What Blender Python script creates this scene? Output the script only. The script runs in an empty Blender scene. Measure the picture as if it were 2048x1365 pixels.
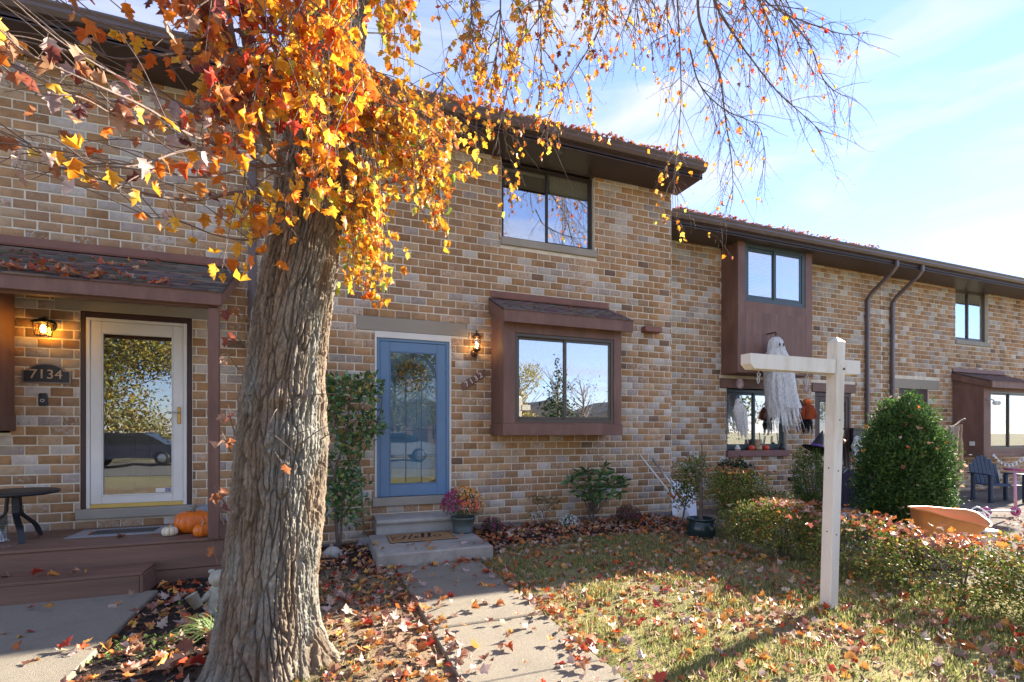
import bpy, math, random
import numpy as np
from mathutils import Vector, Matrix
random.seed(7); rng = np.random.default_rng(7)
SC = bpy.context.scene
COL = SC.collection
R = math.radians
# ------------------------------------------------------------------ camera
F_PX, HORIZ, YAW, CAM_H = 995.0, 866.0, R(21.1), 1.40
cd = bpy.data.cameras.new('camera'); cam = bpy.data.objects.new('camera', cd); COL.objects.link(cam)
cam.location = (0, 0, CAM_H); cam.rotation_euler = (R(90), 0, -YAW)
cd.sensor_width = 36; cd.lens = F_PX / 2048 * 36; cd.shift_y = (HORIZ - 682.5) / 2048
cd.clip_start = 0.05; cd.clip_end = 3000
SC.camera = cam
# ------------------------------------------------------------------ sky and sun
SUN_EL, SUN_A = R(25.5), R(14)            # elevation, angle behind the facade plane (sun stands at +X, a little +Y)
w = bpy.data.worlds.new('World'); SC.world = w; w.use_nodes = True
nt = w.node_tree; nt.nodes.clear()
out = nt.nodes.new('ShaderNodeOutputWorld'); bg = nt.nodes.new('ShaderNodeBackground')
sky = nt.nodes.new('ShaderNodeTexSky'); sky.sky_type = 'NISHITA'; sky.sun_disc = False
sky.sun_elevation = SUN_EL; sky.sun_rotation = R(90) - SUN_A
sky.air_density = 1.0; sky.dust_density = 0.0; sky.ozone_density = 4.5; sky.altitude = 100
tc = nt.nodes.new('ShaderNodeTexCoord'); mp = nt.nodes.new('ShaderNodeMapping')
mp.inputs['Rotation'].default_value = (0, 0, R(35)); mp.inputs['Scale'].default_value = (1.3, 2.4, 9.0)
nz = nt.nodes.new('ShaderNodeTexNoise'); nz.inputs['Scale'].default_value = 1.5; nz.inputs['Detail'].default_value = 8
nz.inputs['Roughness'].default_value = .55; nz.inputs['Distortion'].default_value = .6
rp = nt.nodes.new('ShaderNodeValToRGB'); rp.color_ramp.elements[0].position = .44; rp.color_ramp.elements[1].position = .70
rp.color_ramp.elements[0].color = (.16, .16, .16, 1); rp.color_ramp.elements[1].color = (.9, .9, .9, 1)
mx = nt.nodes.new('ShaderNodeMix'); mx.data_type = 'RGBA'
mx.inputs[7].default_value = (2.5, 2.5, 2.75, 1)
nt.links.new(tc.outputs['Generated'], mp.inputs[0]); nt.links.new(mp.outputs[0], nz.inputs[0])
nt.links.new(nz.outputs[0], rp.inputs[0]); nt.links.new(rp.outputs[0], mx.inputs[0])
wb = nt.nodes.new('ShaderNodeVectorMath'); wb.operation = 'MULTIPLY'; wb.inputs[1].default_value = (.95, .85, .96)   # white balance of the sky light
nt.links.new(sky.outputs[0], wb.inputs[0]); nt.links.new(wb.outputs[0], mx.inputs[6]); nt.links.new(mx.outputs[2], bg.inputs[0]); nt.links.new(bg.outputs[0], out.inputs[0])
bg.inputs[1].default_value = 0.074
sd = bpy.data.lights.new('sun', 'SUN'); sun = bpy.data.objects.new('sun', sd); COL.objects.link(sun)
sd.energy = 3.8; sd.angle = R(.53); sd.color = (1.0, .90, .76)
SUN_DIR = Vector((math.cos(SUN_EL) * math.cos(SUN_A), math.cos(SUN_EL) * math.sin(SUN_A), math.sin(SUN_EL)))
sun.rotation_euler = SUN_DIR.to_track_quat('Z', 'Y').to_euler(); sun.location = (20, 10, 15)
SC.view_settings.view_transform = 'Standard'; SC.view_settings.look = 'None'
SC.view_settings.exposure = 2.55; SC.view_settings.gamma = 1.0; SC.view_settings.use_curve_mapping = False
SC.cycles.max_bounces = 6; SC.cycles.diffuse_bounces = 3; SC.cycles.glossy_bounces = 3; SC.cycles.transmission_bounces = 4; SC.cycles.transparent_max_bounces = 12
# ------------------------------------------------------------------ placing helpers (photo pixel + one known world value -> world point)
CS, CC = math.sin(YAW), math.cos(YAW)
def ray(u, v):
    a, b = (u - 1024) / F_PX, (HORIZ - v) / F_PX
    return CC * a + CS, -CS * a + CC, b
def atY(u, v, Y):
    r = ray(u, v); t = Y / r[1]; return Vector((r[0] * t, Y, CAM_H + r[2] * t))
def atZ(u, v, z=0.0):
    r = ray(u, v); t = (z - CAM_H) / r[2]; return Vector((r[0] * t, r[1] * t, z))
def project(x, y, z):
    d = CS * x + CC * y; a = CC * x - CS * y
    return 1024 + F_PX * a / d, HORIZ - F_PX * (z - CAM_H) / d, d
# ------------------------------------------------------------------ mesh helpers
class MB:
    def __init__(s): s.v = []; s.f = []; s.sm = []
    def add(s, vs, fs, smooth=False):
        o = len(s.v); s.v += [tuple(p) for p in vs]; s.f += [tuple(i + o for i in f) for f in fs]; s.sm += [smooth] * len(fs); return s
    def box(s, x0, x1, y0, y1, z0, z1, M=None):
        vs = [Vector((x, y, z)) for z in (z0, z1) for y in (y0, y1) for x in (x0, x1)]
        if M: vs = [M @ p for p in vs]
        return s.add(vs, [(0, 2, 3, 1), (4, 5, 7, 6), (0, 1, 5, 4), (2, 6, 7, 3), (0, 4, 6, 2), (1, 3, 7, 5)])
    def bbox(s, x0, x1, y0, y1, z0, z1, b=.006, M=None):
        """box with chamfered edges"""
        b = min(b, abs(x1 - x0) * .45, abs(y1 - y0) * .45, abs(z1 - z0) * .45)
        vs = []; idx = {}
        for i, x in enumerate((x0, x1)):
            for j, y in enumerate((y0, y1)):
                for k, z in enumerate((z0, z1)):
                    sx, sy, sz = (b if i == 0 else -b), (b if j == 0 else -b), (b if k == 0 else -b)
                    for a, p in (('x', (x, y + sy, z + sz)), ('y', (x + sx, y, z + sz)), ('z', (x + sx, y + sy, z))):
                        idx[(i, j, k, a)] = len(vs); vs.append(Vector(p))
        if M: vs = [M @ p for p in vs]
        I = lambda *a: idx[a]
        fs = []
        for i in (0, 1):
            q = [I(i, 0, 0, 'x'), I(i, 1, 0, 'x'), I(i, 1, 1, 'x'), I(i, 0, 1, 'x')]; fs.append(q if i else q[::-1])
            q = [I(0, i, 0, 'y'), I(1, i, 0, 'y'), I(1, i, 1, 'y'), I(0, i, 1, 'y')]; fs.append(q[::-1] if i else q)
            q = [I(0, 0, i, 'z'), I(1, 0, i, 'z'), I(1, 1, i, 'z'), I(0, 1, i, 'z')]; fs.append(q if i else q[::-1])
        for i in (0, 1):
            for j in (0, 1):
                fs.append([I(i, j, 0, 'x'), I(i, j, 1, 'x'), I(i, j, 1, 'y'), I(i, j, 0, 'y')])
                fs.append([I(i, 0, j, 'x'), I(i, 1, j, 'x'), I(i, 1, j, 'z'), I(i, 0, j, 'z')])
                fs.append([I(0, i, j, 'y'), I(1, i, j, 'y'), I(1, i, j, 'z'), I(0, i, j, 'z')])
                for k in (0, 1): fs.append([I(i, j, k, 'x'), I(i, j, k, 'y'), I(i, j, k, 'z')])
        return s.add(vs, fs)
    def tube(s, pts, rad, n=8, cap=True, smooth=True):
        pts = [Vector(p) for p in pts]
        if not hasattr(rad, '__len__'): rad = [rad] * len(pts)
        vs = []; up = None
        for i, p in enumerate(pts):
            t = (pts[min(i + 1, len(pts) - 1)] - pts[max(i - 1, 0)])
            t = t.normalized() if t.length > 1e-9 else Vector((0, 0, 1))
            if up is None: up = t.orthogonal().normalized()
            a = (up - t * up.dot(t)); a = a.normalized() if a.length > 1e-6 else t.orthogonal().normalized()
            up = a; b = t.cross(a)
            for k in range(n):
                g = 2 * math.pi * k / n; vs.append(p + (a * math.cos(g) + b * math.sin(g)) * rad[i])
        fs = [(i * n + k, i * n + (k + 1) % n, (i + 1) * n + (k + 1) % n, (i + 1) * n + k) for i in range(len(pts) - 1) for k in range(n)]
        if cap: fs += [tuple(range(n))[::-1], tuple((len(pts) - 1) * n + k for k in range(n))]
        return s.add(vs, fs, smooth)
    def lathe(s, prof, n=24, M=None, smooth=True, fn=None):
        vs = []
        for r, z in prof:
            for k in range(n):
                g = 2 * math.pi * k / n; rr = r * (fn(g, z) if fn else 1); vs.append(Vector((rr * math.cos(g), rr * math.sin(g), z)))
        if M: vs = [M @ p for p in vs]
        fs = [(i * n + k, i * n + (k + 1) % n, (i + 1) * n + (k + 1) % n, (i + 1) * n + k) for i in range(len(prof) - 1) for k in range(n)]
        return s.add(vs, fs, smooth)
    def prism(s, poly, y0, y1, M=None):
        """polygon in (x, z), extruded from y0 to y1"""
        n = len(poly); vs = [Vector((x, y0, z)) for x, z in poly] + [Vector((x, y1, z)) for x, z in poly]
        if M: vs = [M @ p for p in vs]
        return s.add(vs, [tuple(range(n)), tuple(range(2 * n - 1, n - 1, -1))] + [(k, n + k, n + (k + 1) % n, (k + 1) % n) for k in range(n)])
    def mesh(s, name):
        m = bpy.data.meshes.new(name); m.from_pydata(s.v, [], s.f); m.polygons.foreach_set('use_smooth', s.sm); m.update(); return m
def link(name, data, parent=None, mat=None, world=True):
    o = bpy.data.objects.new(name, data); COL.objects.link(o)
    if mat is not None and data is not None and not data.materials: data.materials.append(mat)
    if parent is not None:
        o.parent = parent
        if world and parent.get('_o') is not None: o.matrix_parent_inverse = Matrix.Translation(-Vector(parent['_o']))
    return o
def part(mb, name, mat, parent=None, world=True, label=None, kind=None):
    o = link(name, mb.mesh(name), parent, mat, world)
    if label: o['label'] = label
    if kind: o['kind'] = kind
    return o
ROOTS = []
def thing(name, label, cat, loc=(0, 0, 0), rz=0.0, group=None, local=True):
    """Empty at the base of a thing. local=False: its part meshes are given in world coordinates."""
    o = bpy.data.objects.new(name, None); COL.objects.link(o); o.location = loc; o.rotation_euler = (0, 0, rz); o.empty_display_size = .1
    o['label'] = label; o['category'] = cat
    if group: o['group'] = group
    if not local: o['_o'] = tuple(loc); ROOTS.append(o)
    return o
def tag(o, label, cat, group=None):
    o['label'] = label; o['category'] = cat
    if group: o['group'] = group
    return o
def struct(mb, name, mat, parent=None):
    o = part(mb, name, mat, parent)
    if parent is None: o['kind'] = 'structure'
    return o
def np_mesh(name, V, Fc, colors=None, smooth=False, mat=None):
    """V (n,3), Fc (m,k) uniform polygons; colors (n,4) per point"""
    m = bpy.data.meshes.new(name); n, (k, q) = len(V), Fc.shape
    m.vertices.add(n); m.vertices.foreach_set('co', np.ascontiguousarray(V, np.float32).ravel())
    m.loops.add(k * q); m.loops.foreach_set('vertex_index', np.ascontiguousarray(Fc, np.int32).ravel())
    m.polygons.add(k); m.polygons.foreach_set('loop_start', np.arange(0, k * q, q, dtype=np.int32))
    if smooth: m.polygons.foreach_set('use_smooth', np.ones(k, bool))
    if colors is not None:
        a = m.color_attributes.new('Col', 'FLOAT_COLOR', 'POINT'); a.data.foreach_set('color', np.ascontiguousarray(colors, np.float32).ravel())
    m.update(calc_edges=True)
    if mat: m.materials.append(mat)
    return m
def rot_mats(N, yaw, pitch, roll):
    cy, sy, cp, sp, cr, sr = np.cos(yaw), np.sin(yaw), np.cos(pitch), np.sin(pitch), np.cos(roll), np.sin(roll)
    z, o = np.zeros(N), np.ones(N)
    Z = np.stack([cy, -sy, z, sy, cy, z, z, z, o], 1).reshape(N, 3, 3)
    X = np.stack([o, z, z, z, cp, -sp, z, sp, cp], 1).reshape(N, 3, 3)
    Y = np.stack([cr, z, sr, z, o, z, -sr, z, cr], 1).reshape(N, 3, 3)
    return Z @ X @ Y
def scatter(name, temps, P, Rm, S, C, parent=None, mat=None, kind=None):
    """many small copies of the templates joined into one mesh"""
    N = len(P); T = len(temps); which = rng.integers(0, T, N); Vs, Fs, Cs = [], [], []; off = 0
    for t, (tv, tf) in enumerate(temps):
        m = which == t; k = int(m.sum())
        if not k: continue
        s = S[m]; s = s[:, None, None] if s.ndim == 1 else s[:, None, :]
        v = np.einsum('nij,nvj->nvi', Rm[m], tv[None] * s) + P[m][:, None]
        f = tf[None] + (np.arange(k) * len(tv))[:, None, None] + off; off += k * len(tv)
        Vs.append(v.reshape(-1, 3)); Fs.append(f.reshape(-1, tf.shape[1])); Cs.append(np.repeat(C[m], len(tv), 0))
    c = np.concatenate(Cs); c = np.concatenate([c, np.ones((len(c), 1))], 1) if c.shape[1] == 3 else c
    o = link(name, np_mesh(name, np.concatenate(Vs), np.concatenate(Fs), c), parent, mat)
    if kind: o['kind'] = kind
    return o
def pick(pal, N, jit=.15):
    p = np.array(pal)[rng.integers(0, len(pal), N)]; return p * rng.uniform(1 - jit, 1 + jit, (N, 1))
def smooth_noise(x, y, seed=0):
    """cheap value noise in 2-D, arrays in, -1..1 out"""
    def h(i, j): n = (i * 374761393 + j * 668265263 + seed * 1442695041) & 0xffffffff; n = ((n ^ (n >> 13)) * 1274126177) & 0xffffffff; return ((n ^ (n >> 16)) & 0xffff) / 32767.5 - 1
    i, j = np.floor(x).astype(np.int64), np.floor(y).astype(np.int64); fx, fy = x - i, y - j
    fx, fy = fx * fx * (3 - 2 * fx), fy * fy * (3 - 2 * fy)
    return (h(i, j) * (1 - fx) + h(i + 1, j) * fx) * (1 - fy) + (h(i, j + 1) * (1 - fx) + h(i + 1, j + 1) * fx) * fy
# ------------------------------------------------------------------ materials
def material(name, col=(.5, .5, .5), rough=.7, var=.12, scale=6.0, bump=0.0, bscale=40.0, metal=0.0, attr=False, stretch=(1, 1, 1), spec=.5, stain=None, stain_scale=1.5, stain_amt=.5):
    m = bpy.data.materials.new(name); m.use_nodes = True; t = m.node_tree; N = t.nodes; L = t.links; N.clear()
    o = N.new('ShaderNodeOutputMaterial'); b = N.new('ShaderNodeBsdfPrincipled'); L.new(b.outputs[0], o.inputs[0])
    b.inputs['Roughness'].default_value = rough; b.inputs['Metallic'].default_value = metal; b.inputs['Specular IOR Level'].default_value = spec
    c = N.new('ShaderNodeTexCoord'); oi = N.new('ShaderNodeObjectInfo'); mp = N.new('ShaderNodeMapping'); mp.inputs['Scale'].default_value = stretch
    ad = N.new('ShaderNodeVectorMath'); ad.operation = 'ADD'; sc = N.new('ShaderNodeVectorMath'); sc.operation = 'SCALE'; sc.inputs['Scale'].default_value = 17.3
    cb = N.new('ShaderNodeCombineXYZ')
    for k in range(3): L.new(oi.outputs['Random'], cb.inputs[k])
    L.new(cb.outputs[0], sc.inputs[0]); L.new(c.outputs['Object'], ad.inputs[0]); L.new(sc.outputs[0], ad.inputs[1]); L.new(ad.outputs[0], mp.inputs[0])
    if attr: a = N.new('ShaderNodeAttribute'); a.attribute_name = 'Col'; base = a.outputs['Color']
    else: a = N.new('ShaderNodeRGB'); a.outputs[0].default_value = (*col, 1); base = a.outputs[0]
    n = N.new('ShaderNodeTexNoise'); n.inputs['Scale'].default_value = scale; n.inputs['Detail'].default_value = 5; L.new(mp.outputs[0], n.inputs[0])
    mr = N.new('ShaderNodeMapRange'); mr.inputs[1].default_value = .25; mr.inputs[2].default_value = .75; mr.inputs[3].default_value = 1 - var; mr.inputs[4].default_value = 1 + var; L.new(n.outputs[0], mr.inputs[0])
    mu = N.new('ShaderNodeVectorMath'); mu.operation = 'SCALE'; L.new(base, mu.inputs[0]); L.new(mr.outputs[0], mu.inputs['Scale'])
    res = mu.outputs[0]
    if stain:
        n3 = N.new('ShaderNodeTexNoise'); n3.inputs['Scale'].default_value = stain_scale; n3.inputs['Detail'].default_value = 7; n3.inputs['Roughness'].default_value = .65; L.new(mp.outputs[0], n3.inputs[0])
        r3 = N.new('ShaderNodeMapRange'); r3.inputs[1].default_value = .48; r3.inputs[2].default_value = .68; r3.inputs[4].default_value = stain_amt; L.new(n3.outputs[0], r3.inputs[0])
        mm = N.new('ShaderNodeMix'); mm.data_type = 'RGBA'; L.new(r3.outputs[0], mm.inputs[0]); L.new(res, mm.inputs[6]); mm.inputs[7].default_value = (*stain, 1); res = mm.outputs[2]
    L.new(res, b.inputs['Base Color'])
    if bump:
        n2 = N.new('ShaderNodeTexNoise'); n2.inputs['Scale'].default_value = bscale; n2.inputs['Detail'].default_value = 4; L.new(mp.outputs[0], n2.inputs[0])
        bp = N.new('ShaderNodeBump'); bp.inputs['Strength'].default_value = min(1, bump); bp.inputs['Distance'].default_value = .01; L.new(n2.outputs[0], bp.inputs['Height']); L.new(bp.outputs[0], b.inputs['Normal'])
    m['b'] = 1
    return m
def leaf_material(name, trans=.45, rough=.45, col=None, spec=.4):
    m = bpy.data.materials.new(name); m.use_nodes = True; t = m.node_tree; N = t.nodes; L = t.links; N.clear()
    o = N.new('ShaderNodeOutputMaterial'); b = N.new('ShaderNodeBsdfPrincipled'); tr = N.new('ShaderNodeBsdfTranslucent'); mx = N.new('ShaderNodeMixShader')
    a = N.new('ShaderNodeAttribute'); a.attribute_name = 'Col'
    n = N.new('ShaderNodeTexNoise'); n.inputs['Scale'].default_value = 60; n.inputs['Detail'].default_value = 3; c = N.new('ShaderNodeTexCoord'); L.new(c.outputs['Object'], n.inputs[0])
    mr = N.new('ShaderNodeMapRange'); mr.inputs[1].default_value = .3; mr.inputs[2].default_value = .7; mr.inputs[3].default_value = .7; mr.inputs[4].default_value = 1.25; L.new(n.outputs[0], mr.inputs[0])
    mu = N.new('ShaderNodeVectorMath'); mu.operation = 'SCALE'; L.new(a.outputs['Color'], mu.inputs[0]); L.new(mr.outputs[0], mu.inputs['Scale'])
    L.new(mu.outputs[0], b.inputs['Base Color']); L.new(mu.outputs[0], tr.inputs['Color'])
    b.inputs['Roughness'].default_value = rough; b.inputs['Specular IOR Level'].default_value = spec
    mx.inputs[0].default_value = trans; L.new(b.outputs[0], mx.inputs[1]); L.new(tr.outputs[0], mx.inputs[2]); L.new(mx.outputs[0], o.inputs[0])
    return m
def glass_material(name, refl=.45, tint=(.9, .95, .95), ripple=.0, rough=.0):
    """window glass: fresnel-like mirror over clear pane"""
    m = bpy.data.materials.new(name); m.use_nodes = True; t = m.node_tree; N = t.nodes; L = t.links; N.clear()
    o = N.new('ShaderNodeOutputMaterial'); g = N.new('ShaderNodeBsdfGlossy'); tr = N.new('ShaderNodeBsdfTransparent'); mx = N.new('ShaderNodeMixShader')
    g.inputs['Roughness'].default_value = rough; g.inputs['Color'].default_value = (.95, .97, 1, 1); tr.inputs['Color'].default_value = (*tint, 1)
    mx.inputs[0].default_value = refl; L.new(tr.outputs[0], mx.inputs[1]); L.new(g.outputs[0], mx.inputs[2]); L.new(mx.outputs[0], o.inputs[0])
    if ripple:
        n = N.new('ShaderNodeTexNoise'); n.inputs['Scale'].default_value = 2.2; n.inputs['Detail'].default_value = 1; c = N.new('ShaderNodeTexCoord'); L.new(c.outputs['Object'], n.inputs[0])
        bp = N.new('ShaderNodeBump'); bp.inputs['Strength'].default_value = ripple; bp.inputs['Distance'].default_value = .01; L.new(n.outputs[0], bp.inputs['Height']); L.new(bp.outputs[0], g.inputs['Normal'])
    return m
def glow(name, col, strength):
    m = bpy.data.materials.new(name); m.use_nodes = True; t = m.node_tree; t.nodes.clear()
    o = t.nodes.new('ShaderNodeOutputMaterial'); e = t.nodes.new('ShaderNodeEmission'); e.inputs[0].default_value = (*col, 1); e.inputs[1].default_value = strength; t.links.new(e.outputs[0], o.inputs[0]); return m
def brick_material():
    m = material('brick', attr=True, rough=.92, var=.16, scale=14, bump=.5, bscale=130, spec=.2)
    t = m.node_tree; N = t.nodes; L = t.links
    b = next(n for n in N if n.type == 'BSDF_PRINCIPLED'); a = next(n for n in N if n.type == 'ATTRIBUTE'); mp = next(n for n in N if n.type == 'MAPPING')
    src = b.inputs['Base Color'].links[0].from_socket
    n = N.new('ShaderNodeTexNoise'); n.inputs['Scale'].default_value = 34; n.inputs['Detail'].default_value = 6; n.inputs['Roughness'].default_value = .7; L.new(mp.outputs[0], n.inputs[0])
    # white lime wash worn into patches: alpha of the colour says how much is left
    mr = N.new('ShaderNodeMapRange'); mr.inputs[1].default_value = .60; mr.inputs[2].default_value = .40
    sub = N.new('ShaderNodeMath'); sub.operation = 'SUBTRACT'; L.new(n.outputs[0], sub.inputs[0]); mul = N.new('ShaderNodeMath'); mul.operation = 'MULTIPLY'; mul.inputs[1].default_value = .42
    L.new(a.outputs['Alpha'], mul.inputs[0]); L.new(mul.outputs[0], sub.inputs[1]); r2 = N.new('ShaderNodeMapRange'); r2.inputs[1].default_value = .36; r2.inputs[2].default_value = .22; r2.inputs[3].default_value = 0; r2.inputs[4].default_value = .8
    L.new(sub.outputs[0], r2.inputs[0])
    mm = N.new('ShaderNodeMix'); mm.data_type = 'RGBA'; L.new(r2.outputs[0], mm.inputs[0]); L.new(src, mm.inputs[6]); mm.inputs[7].default_value = (.52, .47, .41, 1); L.new(mm.outputs[2], b.inputs['Base Color'])
    # broad weathering of the whole wall: damp streaks and paler, dustier areas
    ge = N.new('ShaderNodeNewGeometry'); mg = N.new('ShaderNodeMapping'); mg.inputs['Scale'].default_value = (1.6, 1.6, .35); L.new(ge.outputs['Position'], mg.inputs[0])
    nb = N.new('ShaderNodeTexNoise'); nb.inputs['Scale'].default_value = 1.3; nb.inputs['Detail'].default_value = 6; nb.inputs['Roughness'].default_value = .62; L.new(mg.outputs[0], nb.inputs[0])
    rb_ = N.new('ShaderNodeMapRange'); rb_.inputs[1].default_value = .3; rb_.inputs[2].default_value = .7; rb_.inputs[3].default_value = .80; rb_.inputs[4].default_value = 1.16; L.new(nb.outputs[0], rb_.inputs[0])
    sv = N.new('ShaderNodeVectorMath'); sv.operation = 'SCALE'; L.new(mm.outputs[2], sv.inputs[0]); L.new(rb_.outputs[0], sv.inputs['Scale'])
    # dark pits
    v = N.new('ShaderNodeTexNoise'); v.inputs['Scale'].default_value = 60; v.inputs['Detail'].default_value = 2; L.new(mp.outputs[0], v.inputs[0])
    r4 = N.new('ShaderNodeMapRange'); r4.inputs[1].default_value = .66; r4.inputs[2].default_value = .74; r4.inputs[4].default_value = .7; L.new(v.outputs[0], r4.inputs[0])
    m2 = N.new('ShaderNodeMix'); m2.data_type = 'RGBA'; L.new(r4.outputs[0], m2.inputs[0]); L.new(sv.outputs[0], m2.inputs[6]); m2.inputs[7].default_value = (.09, .05, .03, 1); L.new(m2.outputs[2], b.inputs['Base Color'])
    return m
M = {}
M['brick'] = brick_material()
M['mortar'] = material('mortar', (.70, .63, .49), .95, .15, 10, .4, 200)
M['trim'] = material('brown_trim', (.168, .085, .060), .62, .24, 5, .35, 60, stretch=(1, 1, .3), stain=(.27, .15, .11), stain_scale=6, stain_amt=.4)
M['trim_dark'] = material('dark_brown_metal', (.055, .036, .034), .45, .1, 3)
M['gutter'] = material('gutter_metal', (.115, .085, .08), .38, .12, 4)
M['flash'] = material('copper_flashing', (.21, .085, .050), .55, .18, 5)
M['shingle'] = material('asphalt_shingle', attr=True, rough=.95, var=.22, scale=160, bump=.8, bscale=350, spec=.15)
M['sill'] = material('concrete_sill', (.34, .31, .255), .9, .14, 6, .35, 120, stain=(.2, .18, .14), stain_amt=.5)
M['lintel'] = material('lintel_paint', (.33, .29, .225), .85, .1, 3, .15, 90, stain=(.24, .21, .16), stain_amt=.4)
M['white'] = material('white_frame', (.72, .70, .63), .5, .08, 3)
M['blue'] = material('blue_door_paint', (.125, .23, .365), .42, .07, 3)
M['blue_dark'] = material('blue_panel_paint', (.12, .27, .42), .5, .1, 3)
M['brown_door'] = material('brown_door_paint', (.050, .022, .018), .5, .1, 3)
M['dark_frame'] = material('dark_window_frame', (.035, .03, .028), .45, .1, 4)
M['bronze_frame'] = material('bronze_window_frame', (.085, .065, .045), .4, .1, 4)
M['slate_frame'] = material('slate_window_frame', (.05, .075, .08), .45, .1, 4)
M['glass'] = glass_material('window_glass', .50, ripple=.05)
M['glass_up'] = glass_material('upper_window_glass', .48, ripple=.06)
M['glass_door'] = glass_material('door_glass', .15, ripple=.10); M['glass_lead'] = glass_material('leaded_glass', .09, ripple=.12)
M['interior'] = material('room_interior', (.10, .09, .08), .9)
M['blind'] = material('window_blind', (.50, .52, .50), .7, .05)
M['shade'] = material('roller_shade', (.74, .68, .50), .8, .05)
M['lead'] = material('lead_came', (.10, .12, .14), .35, .1, 8, metal=.5)
M['brass'] = material('brass', (.55, .33, .10), .35, .1, 8, metal=.9)
M['gold'] = material('gold_strip', (.62, .42, .10), .45, .08, 4)
M['steel'] = material('steel', (.5, .5, .5), .3, .1, 8, metal=.9)
M['black'] = material('black_metal', (.018, .018, .02), .45, .15, 6)
M['deck'] = material('composite_deck', (.175, .095, .064), .55, .25, 7, .35, 50, stretch=(.12, 1, 1.6))
M['concrete'] = material('concrete', (.36, .33, .28), .95, .2, 9, .5, 220, stain=(.20, .185, .16), stain_scale=2.2, stain_amt=.55)
M['aggregate'] = material('aggregate_concrete', (.27, .235, .18), .95, .32, 130, .9, 260, stain=(.19, .165, .125), stain_scale=2.5, stain_amt=.6)
M['foundation'] = material('foundation', (.13, .13, .125), .95, .25, 5, .4, 60)
# ================================================================== houses
YF, Y3 = 6.60, 7.30                     # brick face of the two near houses / of the two set back
BL, BH, JT = .2032, .1016, .0125
PAL = [(.43, .275, .155), (.46, .305, .178), (.40, .25, .135), (.445, .285, .162), (.48, .325, .20), (.37, .23, .13), (.50, .375, .255), (.43, .29, .188), (.45, .282, .145)]
def brick_color():
    r = random.random()
    if r < .10: c = (.52, .455, .38); a = .4                         # pale grey
    elif r < .17: c = (.40, .325, .27); a = .25                       # lilac grey
    elif r < .205: c = (.22, .14, .095); a = .0                       # burnt
    else: c = random.choice(PAL); c = (c[0] * .92, c[1] * .85, c[2] * .76); a = random.choice((0, 0, 0, 0, .05, .1, .15, .25, .4, .6))
    j = random.uniform(.86, 1.14)
    return (c[0] * j, c[1] * j, c[2] * j, a)
def brick_verts(x0, x1, z0, z1, y, jit=.0018):
    """one brick: chamfered face, sides running back into the mortar"""
    c = .0045; J = lambda: random.uniform(-jit, jit); f = random.uniform(-.0025, .0025)
    A = [(x0 + J(), y + .012, z0 + J()), (x1 + J(), y + .012, z0 + J()), (x1 + J(), y + .012, z1 + J()), (x0 + J(), y + .012, z1 + J())]
    m = [(a[0], y + c + f, a[2]) for a in A]
    g = [(x0 + c + J(), y + f, z0 + c + J()), (x1 - c + J(), y + f, z0 + c + J()), (x1 - c + J(), y + f, z1 - c + J()), (x0 + c + J(), y + f, z1 - c + J())]
    return A + m + g
BRICK_F = [(8, 9, 10, 11)] + [(4 + k, 4 + (k + 1) % 4, 8 + (k + 1) % 4, 8 + k) for k in range(4)] + [(k, (k + 1) % 4, 4 + (k + 1) % 4, 4 + k) for k in range(4)]
BRICK_VAR = []
for k in range(40):
    V = np.array(brick_verts(-BL / 2 + JT / 2, BL / 2 - JT / 2, -BH / 2 + JT / 2, BH / 2 - JT / 2, 0))
    BRICK_VAR.append(np_mesh('brick', V, np.array(BRICK_F), np.tile(brick_color(), (12, 1)), mat=M['brick']))
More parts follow.
